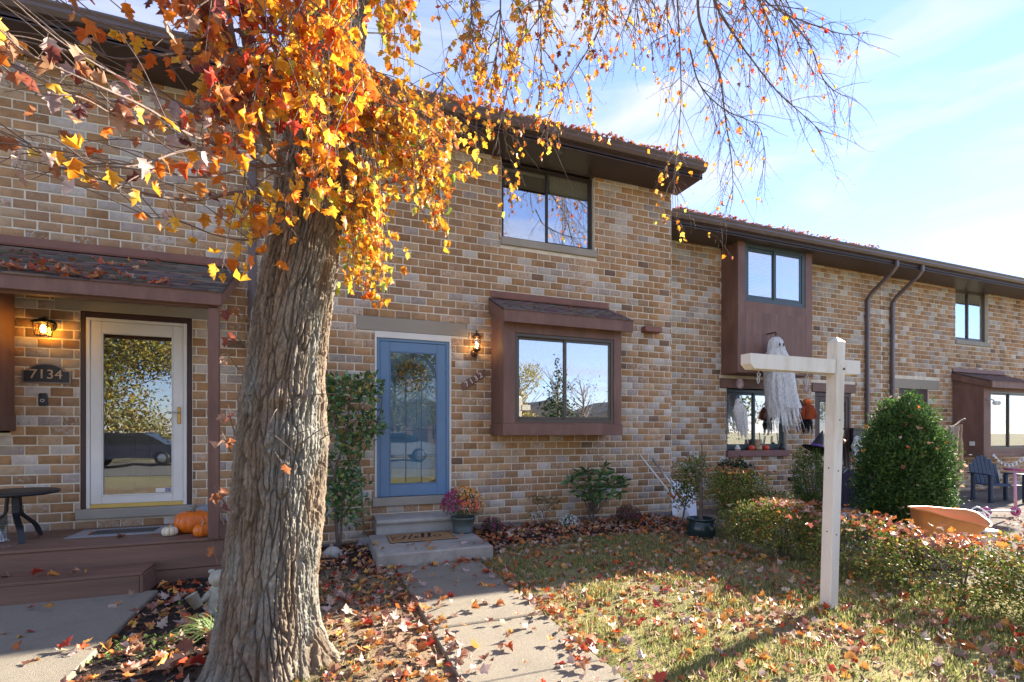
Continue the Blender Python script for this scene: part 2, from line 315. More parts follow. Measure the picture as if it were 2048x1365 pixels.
def brick_wall(parent, x0, x1, z0, z1, Y, openings, n_own, hide=(), depth=7.5, side_bricks=False):
    """mortar wall with window holes, bricks laid in running bond in front of it"""
    ym = Y + .0055
    xs = sorted({x0, x1, *[o[0] for o in openings], *[o[1] for o in openings]}); zs = sorted({z0, z1, *[o[2] for o in openings], *[o[3] for o in openings]})
    xs = [x for x in xs if x0 <= x <= x1]; zs = [z for z in zs if z0 <= z <= z1]
    mb = MB()
    for a, b in zip(xs, xs[1:]):
        for c, d in zip(zs, zs[1:]):
            cx, cz = (a + b) / 2, (c + d) / 2
            if not any(o[0] < cx < o[1] and o[2] < cz < o[3] for o in openings):
                mb.add([(a, ym, c), (b, ym, c), (b, ym, d), (a, ym, d)], [(0, 1, 2, 3)])
    for o in openings:                                                # reveals of the holes
        a, b, c, d = o[:4]; yb = Y + .16
        mb.add([(a, ym, c), (b, ym, c), (b, ym, d), (a, ym, d), (a, yb, c), (b, yb, c), (b, yb, d), (a, yb, d)], [(0, 1, 5, 4), (1, 2, 6, 5), (2, 3, 7, 6), (3, 0, 4, 7)])
    yb = Y + depth                                                    # side and back walls
    mb.add([(x0, ym, z0), (x1, ym, z0), (x1, yb, z0), (x0, yb, z0), (x0, ym, z1), (x1, ym, z1), (x1, yb, z1), (x0, yb, z1)], [(1, 2, 6, 5), (2, 3, 7, 6), (3, 0, 4, 7)])
    wall = part(mb, 'wall', M['mortar'], parent)
    bricks = []; row = 0; z = z0
    while z < z1 - .03:
        za, zb = z + JT / 2, min(z + BH, z1) - JT / 2; zc = (za + zb) / 2
        cuts = sorted((o[0], o[1]) for o in openings if o[2] + .004 < zb and o[3] - .004 > za and min(zb, o[3]) - max(za, o[2]) > .02)
        segs = []; cur = x0
        for a, b in cuts:
            if a > cur: segs.append((cur, a))
            cur = max(cur, b)
        if cur < x1: segs.append((cur, x1))
        off = (row % 2) * BL / 2
        for a, b in segs:
            k = math.floor((a - off) / BL)
            while k * BL + off < b:
                s, e = max(a, k * BL + off), min(b, (k + 1) * BL + off)
                if e - s > .035: bricks.append((s + JT / 2, e - JT / 2, za, zb, e - s > BL - .002 and zb - za > BH - JT - .002))
                k += 1
        z += BH; row += 1
    cand = []
    for i, (a, b, c, d, full) in enumerate(bricks):
        if not full: continue
        u, v, dd = project((a + b) / 2, Y, (c + d) / 2)
        if not (8 < u < 2040 and 8 < v < 1350) or any(h[0] < u < h[1] and h[2] < v < h[3] for h in hide): continue
        cand.append((-abs(project(b, Y, c)[0] - project(a, Y, c)[0]) / dd, i))
    own = {i for _, i in sorted(cand)[:n_own]}
    V, Cc = [], []
    for i, (a, b, c, d, full) in enumerate(bricks):
        if i in own:
            o = link('brick', random.choice(BRICK_VAR), wall); o.location = ((a + b) / 2, Y + random.uniform(-.0015, .0015), (c + d) / 2)
        else:
            V += brick_verts(a, b, c, d, Y); Cc += [brick_color()] * 12
    n = len(V) // 12
    Fc = (np.array(BRICK_F)[None] + (np.arange(n) * 12)[:, None, None]).reshape(-1, 4)
    o = link('brickwork', np_mesh('brickwork', np.array(V), Fc, np.array(Cc), mat=M['brick']), wall); o['kind'] = 'stuff'
    return wall
def window(parent, x0, x1, z0, z1, y, fmat, glass, fw=.045, mull=.5, style='slide', name='window', blind=None, shade=None, room=True, rm=.3):
    """sliding window: outer frame, two sashes, a pane in each; y = front of the frame"""
    mb = MB(); d = .07
    mb.bbox(x0, x0 + fw, y, y + d, z0, z1, .004); mb.bbox(x1 - fw, x1, y, y + d, z0, z1, .004)
    mb.bbox(x0 + fw, x1 - fw, y, y + d, z1 - fw, z1, .004); mb.bbox(x0 + fw, x1 - fw, y, y + d, z0, z0 + fw, .004)
    win = part(mb, name, fmat, parent)
    xm = x0 + (x1 - x0) * mull; sw = fw * .75
    for k, (a, b) in enumerate(((x0 + fw, xm + sw * .5), (xm - sw * .5, x1 - fw))):
        yy = y + .036 - k * .022; s = MB(); c, e = z0 + fw, z1 - fw
        s.bbox(a, a + sw, yy, yy + .02, c, e, .003); s.bbox(b - sw, b, yy, yy + .02, c, e, .003)
        s.bbox(a + sw, b - sw, yy, yy + .02, c, c + sw, .003); s.bbox(a + sw, b - sw, yy, yy + .02, e - sw, e, .003)
        part(s, 'sash', fmat, win)
        p = MB(); p.box(a + sw, b - sw, yy + .008, yy + .012, c + sw, e - sw); part(p, 'pane', glass, win)
    if shade:
        for (a, b, c) in shade:
            s = MB(); s.box(a, b, y + .062, y + .065, c, z1 - .01); part(s, 'roller_shade', M['shade'], win)
    if blind:
        for (a, b, c) in blind:
            s = MB(); zz = c
            while zz < z1 - fw: s.add([(a, y + .10, zz), (b, y + .10, zz), (b, y + .118, zz + .016), (a, y + .118, zz + .016)], [(0, 1, 2, 3)]); zz += .026
            o = part(s, 'blind', M['blind'], win); o['kind'] = 'stuff'
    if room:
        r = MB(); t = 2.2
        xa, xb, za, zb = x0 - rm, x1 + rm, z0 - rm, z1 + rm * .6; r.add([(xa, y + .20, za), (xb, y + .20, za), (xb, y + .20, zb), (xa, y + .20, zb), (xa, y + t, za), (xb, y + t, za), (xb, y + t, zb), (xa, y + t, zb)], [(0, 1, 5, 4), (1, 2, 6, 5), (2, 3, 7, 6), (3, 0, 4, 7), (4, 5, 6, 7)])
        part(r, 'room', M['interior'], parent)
    return win
SH_COL = [(.21, .135, .105), (.165, .115, .098), (.24, .155, .12), (.15, .11, .10), (.20, .15, .135)]
SH_VAR = []
def shingle_meshes(w_, h_):
    out_ = []
    for k in range(10):
        j = lambda: random.uniform(-.004, .004); t = .011
        V = [(-w_ / 2 + j(), 0, 0), (w_ / 2 + j(), j(), 0), (w_ / 2, h_, 0), (-w_ / 2, h_, 0)]
        V = V + [(x, y, t if y < .05 else .002) for x, y, z in V]
        c = random.choice(SH_COL); c = tuple(q * random.uniform(.85, 1.2) for q in c) + (1,)
        out_.append(np_mesh('shingle', np.array(V), np.array([(4, 5, 6, 7), (0, 1, 5, 4), (1, 2, 6, 5), (3, 0, 4, 7), (2, 3, 7, 6)]), np.tile(c, (8, 1)), mat=M['shingle']))
    return out_
def shingle_roof(deck, x0, x1, ya, za, yb, zb, expo, tab):
    """rows of tabs on a slope from (ya, za) at the eave up to (yb, zb) at the wall"""
    L = math.hypot(yb - ya, zb - za); ang = math.atan2(zb - za, yb - ya); n = max(1, int(round(L / expo))); ex = L / n
    key = (round(ex, 3), tab)
    ms = shingle_meshes(tab - .011, ex + .02)
    for r in range(n):
        s = r * ex; o_ = (r % 2) * tab / 2 + random.uniform(-.02, .02); x = x0 - o_
        while x < x1 - .02:
            a, b = max(x, x0), min(x + tab, x1)
            if b - a > .03:
                o = link('shingle', random.choice(ms), deck); o.location = ((a + b) / 2, ya + (s - .004) * math.cos(ang), za + (s - .004) * math.sin(ang) + .003 + .0015 * random.random())
                o.rotation_euler = (ang - .012, 0, 0); o.scale = ((b - a) / tab, 1, 1)
            x += tab
def bay(parent, x0, x1, z0, z1, yf, yw, wx0, wx1, wz0, wz1, fmat, glass, bottom=.10, mull=.5, blind=None, fw=.045, name='bay_box', shade=None):
    """projecting window box: front boards round a window hole, boarded sides, skirt"""
    mb = MB(); t = .03
    mb.bbox(x0, x0 + .028, yf + t, yw + .02, z0 + bottom, z1, .003); mb.bbox(x1 - .028, x1, yf + t, yw + .02, z0 + bottom, z1, .003)      # side boards
    mb.bbox(x0, wx0, yf, yf + t, z0 + bottom, z1, .004); mb.bbox(wx1, x1, yf, yf + t, z0 + bottom, z1, .004)                               # casings
    mb.bbox(wx0, wx1, yf, yf + t, wz1, z1, .004)
    if wz0 - (z0 + bottom) > .01: mb.bbox(wx0, wx1, yf, yf + t, z0 + bottom, wz0, .004)
    mb.bbox(x0 - .012, x1 + .012, yf - .012, yw + .02, z0, z0 + bottom, .005)                                                               # skirt
    b = part(mb, name, M['trim'], parent)
    window(parent, wx0, wx1, wz0, wz1, yf + .012, fmat, glass, fw=fw, mull=mull, blind=blind, shade=shade, rm=.08)
    return b
def eave(parent, x0, x1, Y, z, over, ridge=4.2, pitch=R(17), end_right=True):
    """roof slab, soffit, frieze and gutter; z = gutter top, Y = wall face"""
    ye = Y - over; zr = z + .01
    mb = MB(); yr = Y + ridge; h = (yr - ye) * math.tan(pitch)
    mb.add([(x0, ye + .02, zr - .02), (x1, ye + .02, zr - .02), (x1, yr, zr + h), (x0, yr, zr + h), (x0, yr + ridge, zr), (x1, yr + ridge, zr),
            (x0, ye + .02, zr - .10), (x1, ye + .02, zr - .10), (x1, yr + ridge, zr - .1), (x0, yr + ridge, zr - .1)],
           [(0, 1, 2, 3), (3, 2, 5, 4), (6, 7, 1, 0), (1, 7, 8, 5, 2), (6, 0, 3, 4, 9), (9, 8, 7, 6)])
    rf = part(mb, 'roof', M['roof_flat'], parent)
    s = MB(); s.box(x0, x1, ye + .05, Y + .04, z - .185, z - .165); part(s, 'soffit', M['trim_dark'], parent)
    g = MB()                                                           # K-style gutter profile
    prof = [(ye + .05, z - .115), (ye - .02, z - .115), (ye - .052, z - .075), (ye - .052, z - .045), (ye - .07, z - .02), (ye - .07, z), (ye - .06, z), (ye - .06, z - .016), (ye - .042, z - .04), (ye - .042, z - .075), (ye - .016, z - .105), (ye + .045, z - .105)]
    n = len(prof); g.add([(x0, y, q) for y, q in prof] + [(x1, y, q) for y, q in prof], [tuple(range(n))[::-1], tuple(range(n, 2 * n))] + [(k, (k + 1) % n, n + (k + 1) % n, n + k) for k in range(n)])
    part(g, 'gutter', M['gutter'], parent)
    fb = MB(); fb.bbox(x0, x1, ye + .05, ye + .075, z - .20, z - .01, .003); part(fb, 'fascia', M['trim_dark'], parent)
    return rf
def downspout(parent, x, Y, over, ztop, zbot, zc=None, w_=.085):
    mb = MB(); ye = Y - over; zc = zc or ztop - .55
    P = [(x, ye + .02, ztop - .10), (x, ye + .02, ztop - .22), (x, ye + .12, ztop - .34), (x, Y - .14, zc + .10), (x, Y - .055, zc - .02), (x, Y - .05, zc - .15), (x, Y - .05, zbot + .12), (x, Y - .09, zbot + .05), (x, Y - .18, zbot + .02)]
    vs = []; hw = w_ / 2
    for i, p in enumerate(P):
        a, b = Vector(P[max(0, i - 1)]), Vector(P[min(len(P) - 1, i + 1)]); t = (b - a).normalized(); nrm = Vector((0, -t.z, t.y)) if abs(t.z) > .01 or abs(t.y) > .01 else Vector((0, 1, 0))
        p = Vector(p)
        for k in range(16):                                            # corrugated oblong section
            an = 2 * math.pi * k / 16; c, s_ = math.cos(an), math.sin(an); q = (abs(c) ** 4 + abs(s_) ** 4) ** -.25 * (1 - .06 * (k % 2))
            vs.append(p + Vector((1, 0, 0)) * hw * c * q + nrm * .032 * s_ * q)
    fs = [(i * 16 + k, i * 16 + (k + 1) % 16, (i + 1) * 16 + (k + 1) % 16, (i + 1) * 16 + k) for i in range(len(P) - 1) for k in range(16)]
    mb.add(vs, fs)
    d = part(mb, 'downspout', M['gutter'], parent)
    for zz in (zc - .4, (zc + zbot) / 2, zbot + .5):
        s = MB(); s.bbox(x - hw - .006, x + hw + .006, Y - .087, Y - .002, zz, zz + .03, .003); part(s, 'strap', M['gutter'], d)
    return d
M['roof_flat'] = material('roof_covering', (.07, .05, .045), .95, .25, 40, .6, 200)
# ---- house in the middle -----------------------------------------------------------------------------------------
Z0 = -.052; ZT = 5.36
h2 = thing('town_house', 'brick town house with blue glazed front door and projecting brown box window', 'house', (2.3, YF, 0), group='brick town houses of the row', local=False)
X2a, X2b = -.62, 5.321
DX0, DX1, DZ0, DZ1 = .655, 1.662, .565, 2.715        # door opening
UW = (2.390, 3.895, 4.165, 5.28)                     # upper window
BX0, BX1, BZ0, BZ1, BY = 2.235, 4.040, 1.365, 2.90, 6.10
brick_wall(h2, X2a, X2b, Z0, ZT, YF, [(DX0, DX1, DZ0 - .005, DZ1 + .0), (UW[0], UW[1], UW[2], ZT + .1), (BX0 + .02, BX1 - .02, BZ0 + .02, 3.3), (.432, 1.891, DZ1, 2.90), (DX0 - .03, DX1 + .04, .45, DZ0 - .005), (UW[0] - .012, UW[1] + .03, UW[2] - .11, UW[2])], 300, hide=((430, 690, 200, 1365), (480, 800, 0, 640), (975, 1265, 570, 880), (650, 770, 740, 1060)))
s = MB(); s.bbox(.434, 1.889, YF - .004, YF + .1, DZ1 + .003, 2.897, .004); part(s, 'lintel', M['lintel'], h2)
s = MB(); s.bbox(DX0 - .028, DX1 + .038, YF - .045, YF + .2, .452, DZ0 - .003, .008); part(s, 'door_sill', M['sill'], h2)
s = MB(); s.bbox(UW[0] - .01, UW[1] + .028, YF - .03, YF + .14, UW[2] - .108, UW[2] - .002, .006); part(s, 'window_sill', M['sill'], h2)
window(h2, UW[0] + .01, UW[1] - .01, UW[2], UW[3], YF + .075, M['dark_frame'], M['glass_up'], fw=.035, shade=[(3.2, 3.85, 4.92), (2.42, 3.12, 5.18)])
s = MB(); s.bbox(X2a, X2b + .0, YF - .022, YF + .05, 5.285, 5.50, .004); part(s, 'frieze_board', M['trim_dark'], h2)
s = MB(); s.bbox(X2a + .3, X2b + .02, YF - .012, YF + .02, -.1, .02, .01); part(s, 'foundation', M['foundation'], h2)
eave(h2, X2a, 5.46, YF, 5.475, .60)
# box window and its little roof
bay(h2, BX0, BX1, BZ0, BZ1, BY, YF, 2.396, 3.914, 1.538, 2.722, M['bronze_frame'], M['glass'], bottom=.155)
s = MB(); s.add([(BX0 + .02, BY + .02, BZ0 + .01), (BX1 - .02, BY + .02, BZ0 + .01), (BX1 - .02, YF, BZ0 + .01), (BX0 + .02, YF, BZ0 + .01)], [(0, 3, 2, 1)]); part(s, 'bay_underside', M['trim_dark'], h2)
def lean_roof(parent, x0, x1, yf, zf, yw, zw, fas, expo, tab, name):
    """small mono-pitch roof against the wall: deck, fascia, rakes, flashing, shingles"""
    mb = MB(); mb.add([(x0, yf, zf), (x1, yf, zf), (x1, yw, zw), (x0, yw, zw), (x0, yf, zf - .03), (x1, yf, zf - .03), (x1, yw, zw - .03), (x0, yw, zw - .03)], [(0, 1, 2, 3), (4, 7, 6, 5), (0, 4, 5, 1), (1, 5, 6, 2), (3, 7, 4, 0)])
    dk = part(mb, name, M['roof_flat'], parent)
    f = MB(); f.bbox(x0 - .004, x1 + .004, yf - .026, yf - .001, zf - fas, zf - .006, .004); part(f, 'roof_fascia', M['trim'], parent)
    sl = (zw - zf) / (yw - yf)
    for xx, nm in ((x0 - .004, 0), (x1 - .024, 1)):
        r = MB(); r.prism([(yf, zf - .032), (yw, zw - .032), (yw, zw - .032 - fas * .95), (yf, zf - fas)], 0, .028, Matrix(((0, 1, 0, xx), (1, 0, 0, 0), (0, 0, 1, 0), (0, 0, 0, 1)))); part(r, 'rake_board', M['trim'], parent)
    fl = MB(); e = .075; fl.add([(x0 + .02, yw - .006, zw + .10), (x1 - .02, yw - .006, zw + .10), (x1 - .02, yw - .02, zw + .018), (x0 + .02, yw - .02, zw + .018), (x1 - .02, yw - e, zw - e * sl + .018), (x0 + .02, yw - e, zw - e * sl + .018)], [(3, 2, 1, 0), (5, 4, 2, 3)]); part(fl, 'flashing', M['flash'], parent)
    so = MB(); so.add([(x0 + .02, yf, zf - .05), (x1 - .02, yf, zf - .05), (x1 - .02, yw, zw - .06), (x0 + .02, yw, zw - .06)], [(0, 3, 2, 1)]); part(so, 'roof_underside', M['trim'], parent)
    shingle_roof(dk, x0 - .012, x1 + .012, yf - .035, zf - .02, yw - .03, zw - .02, expo, tab)
    return dk
for xx in (BX0, BX1 - .028): s = MB(); s.prism([(BY + .03, BZ1 + .001), (YF + .01, BZ1 + .001), (YF + .01, 3.24), (BY + .03, 2.97)], 0, .028, Matrix(((0, 1, 0, xx), (1, 0, 0, 0), (0, 0, 1, 0), (0, 0, 0, 1)))); part(s, 'bay_cheek', M['trim'], h2)
lean_roof(h2, 2.20, 4.14, 5.985, 3.0, YF, 3.29, .175, .10, .17, 'bay_roof')
# doors of the middle house
def storm_door(parent, x0, x1, z0, z1, y, mat_, glass, st, top, bot, name):
    mb = MB(); mb.bbox(x0, x0 + st, y, y + .035, z0, z1, .005); mb.bbox(x1 - st, x1, y, y + .035, z0, z1, .005); mb.bbox(x0 + st, x1 - st, y, y + .035, z1 - top, z1, .005); mb.bbox(x0 + st, x1 - st, y, y + .035, z0, z0 + bot, .005)
    d = part(mb, name, mat_, parent)
    b = MB(); q = .012; a, c, e, g = x0 + st, x1 - st, z0 + bot, z1 - top
    b.bbox(a, a + q, y - .004, y + .02, e, g, .003); b.bbox(c - q, c, y - .004, y + .02, e, g, .003); b.bbox(a + q, c - q, y - .004, y + .02, e, e + q, .003); b.bbox(a + q, c - q, y - .004, y + .02, g - q, g, .003); part(b, 'glass_bead', mat_, d)
    p = MB(); p.box(a + .008, c - .008, y + .012, y + .017, e + .008, g - .008); part(p, 'pane', glass, d)
    return d, (a, c, e, g)
def panel_door(parent, x0, x1, z0, z1, y, mat_, name='door'):
    mb = MB(); mb.box(x0, x1, y, y + .04, z0, z1); d = part(mb, name, mat_, parent); W = x1 - x0; H = z1 - z0
    for cx in (.29, .71):
        for a, b in ((.06, .38), (.43, .76), (.81, .93)):
            s = MB(); px0, px1, pz0, pz1 = x0 + W * (cx - .15), x0 + W * (cx + .15), z0 + H * a, z0 + H * b
            for (aa, bb, cc, dd) in ((px0, px0 + .02, pz0, pz1), (px1 - .02, px1, pz0, pz1), (px0 + .02, px1 - .02, pz0, pz0 + .02), (px0 + .02, px1 - .02, pz1 - .02, pz1)): s.bbox(aa, bb, y - .008, y, cc, dd, .004)
            s.bbox(px0 + .05, px1 - .05, y - .006, y, pz0 + .05, pz1 - .05, .005); part(s, 'door_panel', mat_, d)
    return d
s = MB()
s.bbox(DX0 + .002, DX0 + .024, YF - .012, YF + .12, DZ0, DZ1 - .002, .003); s.bbox(DX1 - .026, DX1 - .002, YF - .012, YF + .12, DZ0, DZ1 - .002, .003); s.bbox(DX0 + .024, DX1 - .026, YF - .012, YF + .12, DZ1 - .085, DZ1 - .002, .003)
part(s, 'door_frame', M['white'], h2)
s = MB()
for a, b in ((DX0 + .025, DX0 + .065), (DX1 - .067, DX1 - .027)): s.bbox(a, b, YF + .004, YF + .06, DZ0 + .001, DZ1 - .087, .004)
s.bbox(DX0 + .065, DX1 - .067, YF + .004, YF + .06, DZ1 - .125, DZ1 - .087, .004); part(s, 'storm_frame', M['blue'], h2)
sd2, (ga, gc, ge, gg) = storm_door(h2, DX0 + .067, DX1 - .069, DZ0 + .003, DZ1 - .127, YF + .012, M['blue'], M['glass_lead'], .125, .125, .155, 'storm_door')
cam_ = MB(); gw, gh = gc - ga, gg - ge; yq = YF + .011; zar = gg - gw / 2 - .01
for k in (1, 2): cam_.box(ga + gw * k / 3 - .004, ga + gw * k / 3 + .004, yq, yq + .006, ge, zar)
for k in range(1, 5): zz = ge + (zar - ge) * k / 4 if k < 4 else zar; cam_.box(ga, gc, yq + .001, yq + .005, zz - .004, zz + .004)
for rr in (gw / 2 - .012, gw / 2 - .035, gw / 6): cam_.tube([(ga + gw / 2 + rr * math.cos(q), yq + .003, zar + rr * math.sin(q)) for q in np.linspace(0, math.pi, 19)], .0042, 5)
for q in (45, 90, 135): cam_.tube([(ga + gw / 2 + r_ * math.cos(R(q)), yq + .003, zar + r_ * math.sin(R(q))) for r_ in (gw / 6, gw / 2 - .035)], .0042, 5)
part(cam_, 'lead_came', M['lead'], sd2)
s = MB(); s.box(ga + .01, gc - .01, YF + .032, YF + .036, ge, ge + .085); part(s, 'draught_strip', material('brown_strip', (.12, .075, .03), .7), sd2)
for zz in (.95, 1.55, 2.2):
    s = MB(); s.tube([(DX1 - .07, YF + .008, zz), (DX1 - .07, YF + .008, zz + .09)], .008, 8); part(s, 'hinge', M['blue'], sd2)
panel_door(h2, DX0 + .05, DX1 - .05, DZ0, DZ1 - .09, YF + .145, M['blue_dark'])
s = MB(); s.bbox(4.735, 5.06, YF - .11, YF + .02, 2.985, 3.075, .01); s.box(4.75, 5.045, YF - .114, YF - .10, 2.99, 3.03); part(s, 'vent_hood', M['flash'], h2)
# ---- house with the porch --------------------------------------------------------------------------------------
h1 = thing('town_house', 'brick town house with shingled porch roof, white storm door and composite deck', 'house', (-2.6, YF, 0), group='brick town houses of the row', local=False)
EX0, EX1, EZ0, EZ1 = -2.385, -1.360, .585, 2.70
brick_wall(h1, -5.4, X2a, Z0, ZT, YF, [(EX0, EX1, EZ0 - .005, EZ1), (-2.60, -1.19, EZ1, 2.82), (EX0 - .03, EX1 + .03, .475, EZ0 - .005), (-4.76, -2.96, 1.40, 2.95)], 300, hide=((440, 560, 0, 700), (165, 385, 630, 1020), (0, 480, 470, 620)))
s = MB(); s.bbox(-2.598, -1.192, YF - .004, YF + .1, EZ1 + .003, 2.817, .004); part(s, 'lintel', M['lintel'], h1)
s = MB(); s.bbox(EX0 - .028, EX1 + .028, YF - .05, YF + .2, .477, EZ0 - .003, .008); part(s, 'door_sill', M['sill'], h1)
s = MB(); s.bbox(-5.4, X2a - .004, YF - .022, YF + .05, 5.285, 5.50, .004); part(s, 'frieze_board', M['trim_dark'], h1)
eave(h1, -5.4, X2a - .004, YF, 5.475, .60)
downspout(h1, -.74, YF, .6, 5.475, .02)
s = MB(); s.bbox(EX0 + .002, EX0 + .05, YF + .004, YF + .12, EZ0, EZ1 - .002, .004); s.bbox(EX1 - .05, EX1 - .002, YF + .004, YF + .12, EZ0, EZ1 - .002, .004); s.bbox(EX0 + .05, EX1 - .05, YF + .004, YF + .12, EZ1 - .06, EZ1 - .002, .004); part(s, 'door_frame', M['brown_door'], h1)
s = MB(); s.bbox(EX0 + .052, EX0 + .085, YF - .002, YF + .05, EZ0 + .001, EZ1 - .062, .003); s.bbox(EX1 - .085, EX1 - .052, YF - .002, YF + .05, EZ0 + .001, EZ1 - .062, .003); s.bbox(EX0 + .085, EX1 - .085, YF - .002, YF + .05, EZ1 - .095, EZ1 - .062, .003); part(s, 'storm_frame', M['white'], h1)
sd1, g1 = storm_door(h1, EX0 + .087, EX1 - .087, EZ0 + .045, EZ1 - .097, YF + .004, M['white'], M['glass_door'], .10, .12, .085, 'storm_door')
s = MB(); s.bbox(EX0 + .087, EX1 - .087, YF, YF + .04, EZ0 + .001, EZ0 + .044, .003); part(s, 'sweep_strip', M['gold'], sd1)
hx = EX1 - .125
s = MB(); s.bbox(hx - .016, hx + .016, YF - .012, YF + .004, 1.50, 1.69, .006); hp = part(s, 'handle_plate', M['brass'], sd1)
s = MB(); s.tube([(hx, YF - .012, 1.625), (hx, YF - .055, 1.625), (hx - .03, YF - .065, 1.627), (hx - .08, YF - .062, 1.632), (hx - .125, YF - .055, 1.618)], [.009, .009, .008, .007, .006], 8); part(s, 'lever_handle', M['steel'], sd1)
s = MB(); s.box(g1[1] - .165, g1[1] - .014, YF + .0135, YF + .0155, g1[2] + .02, g1[2] + .068); stk = part(s, 'sticker', M['white'], sd1)
s = MB(); s.box(g1[1] - .075, g1[1] - .018, YF + .012, YF + .0133, g1[2] + .024, g1[2] + .064); part(s, 'sticker_block', material('navy_print', (.03, .06, .22), .5), sd1)
panel_door(h1, EX0 + .05, EX1 - .05, EZ0, EZ1 - .06, YF + .13, M['brown_door'])
bay(h1, -4.78, -2.925, 1.42, 2.93, 6.10, YF, -4.6, -3.10, 1.60, 2.74, M['bronze_frame'], M['glass'], bottom=.16)
PX1 = -.885; PZ = .38; PYF = 5.55
lean_roof(h1, -5.2, PX1, 5.46, 2.755, YF, 3.32, .14, .125, .30, 'porch_roof')
s = MB(); s.bbox(-5.2, PX1 - .03, 5.50, 5.58, 2.60, 2.705, .006); part(s, 'porch_beam', M['trim'], h1)
s = MB(); s.bbox(PX1 - .115, PX1 - .025, 5.475, 5.565, PZ, 2.60, .006); part(s, 'porch_post', M['trim'], h1)
# deck
dk = MB(); dk.box(-5.2, PX1 - .012, PYF + .05, YF - .02, 0, PZ - .03); dko = part(dk, 'deck', M['black'], h1)
y = PYF
while y < YF - .03:
    s = MB(); e = min(y + .138, YF - .015); s.bbox(-5.2, PX1, y, e, PZ - .025, PZ, .004); part(s, 'plank', M['deck'], dko); y += .143
for a, b in ((.105, PZ - .028), (-.03, .099)):
    s = MB(); s.bbox(-5.2, PX1 + .002, PYF + .012, PYF + .034, a, b, .003); part(s, 'plank', M['deck'], dko)
    s = MB(); s.bbox(PX1 - .010, PX1 + .010, PYF + .036, YF - .03, a, b, .003); part(s, 'plank', M['deck'], dko)
st = MB(); st.box(-5.2, -1.475, 5.21, 5.53, 0, .16); sto = part(st, 'deck_step', M['black'], h1)
for (a, b, c, d, e, f) in ((-5.2, -1.44, 5.18, 5.355, .165, .19), (-5.2, -1.44, 5.36, 5.555, .165, .19), (-5.2, -1.462, 5.185, 5.207, -.03, .163), (-1.46, -1.438, 5.187, 5.56, -.03, .163)):
    s = MB(); s.bbox(a, b, c, d, e, f, .003); part(s, 'plank', M['deck'], sto)
# ---- the two houses set back ------------------------------------------------------------------------------------
XB = 11.55
h3 = thing('town_house', 'set back brick town house with brown upper box window and ghosts hung in front', 'house', (8.4, Y3, 0), group='brick town houses of the row', local=False)
HW3 = ((1640, 1700, 670, 1365), (1440, 1625, 460, 750), (1505, 1600, 670, 890), (1420, 1700, 930, 1365), (1350, 1420, 900, 1365), (1720, 1910, 780, 1365))
brick_wall(h3, X2b, XB, Z0, 5.02, Y3, [(7.05, 8.88, 2.56, 5.05), (7.16, 8.70, 1.02, 2.24), (6.99, 8.80, 2.24, 2.43), (9.50, 10.58, .55, 2.24), (9.40, 10.70, 2.24, 2.43)], 300, hide=HW3)
eave(h3, X2b + .01, XB, Y3, 5.045, .65)
s = MB(); s.bbox(X2b + .01, 7.03, Y3 - .02, Y3 + .05, 4.90, 5.06, .004); s.bbox(8.90, XB, Y3 - .02, Y3 + .05, 4.90, 5.06, .004); part(s, 'frieze_board', M['trim_dark'], h3)
B3 = 6.90
mb = bay(h3, 7.03, 8.90, 2.49, 4.90, B3, Y3, 7.20, 8.72, 3.80, 4.87, M['slate_frame'], M['glass_up'], bottom=.10, blind=[(7.3, 7.96, 3.85)], fw=.075)
s = MB(); s.bbox(7.201, 8.719, B3 + .004, B3 + .028, 3.62, 3.797, .003); part(s, 'apron_board', M['trim'], h3)
x = 7.203
while x < 8.70:
    s = MB(); e = min(x + .205, 8.716); s.bbox(x, e - .012, B3 - .001, B3 + .02, 2.592, 3.617, .004); part(s, 'plank', M['trim'], mb); x += .205
s = MB(); s.add([(7.05, B3 + .02, 2.50), (8.88, B3 + .02, 2.50), (8.88, Y3, 2.50), (7.05, Y3, 2.50)], [(0, 3, 2, 1)]); part(s, 'bay_underside', M['trim_dark'], h3)
s = MB(); s.bbox(6.992, 8.798, Y3 - .02, Y3 + .1, 2.245, 2.427, .005); part(s, 'lintel', M['trim'], h3)
s = MB(); s.bbox(9.402, 10.698, Y3 - .02, Y3 + .1, 2.245, 2.427, .005); part(s, 'lintel', M['trim'], h3)
window(h3, 7.17, 8.69, 1.075, 2.235, Y3 + .06, M['slate_frame'], M['glass'], fw=.06, blind=[(8.0, 8.6, 1.6), (7.25, 7.9, 1.72)])
s = MB(); s.bbox(7.14, 8.72, Y3 - .06, Y3 + .06, .94, 1.065, .008); part(s, 'window_sill', material('painted_sill', (.21, .10, .085), .7, .12, 5), h3)
s = MB(); s.bbox(9.505, 9.57, Y3 + .01, Y3 + .12, .56, 2.235, .004); s.bbox(10.51, 10.575, Y3 + .01, Y3 + .12, .56, 2.235, .004); s.bbox(9.57, 10.51, Y3 + .01, Y3 + .12, 2.15, 2.235, .004); part(s, 'door_frame', M['brown_door'], h3)
sd3, g3 = storm_door(h3, 9.572, 10.508, .565, 2.148, Y3 + .02, M['brown_door'], M['glass_door'], .07, .09, .12, 'storm_door')
panel_door(h3, 9.57, 10.51, .56, 2.15, Y3 + .13, material('grey_door_paint', (.38, .36, .34), .6))
s = MB(); s.bbox(9.47, 10.62, Y3 - .3, Y3 + .15, 0, .55, .01); part(s, 'door_sill', M['sill'], h3)
downspout(h3, 11.02, Y3, .65, 5.045, .02, zc=4.30)
h4 = thing('town_house', 'brick town house beyond the pair of downspouts, grey shingles over its box window', 'house', (14.5, Y3, 0), group='brick town houses of the row', local=False)
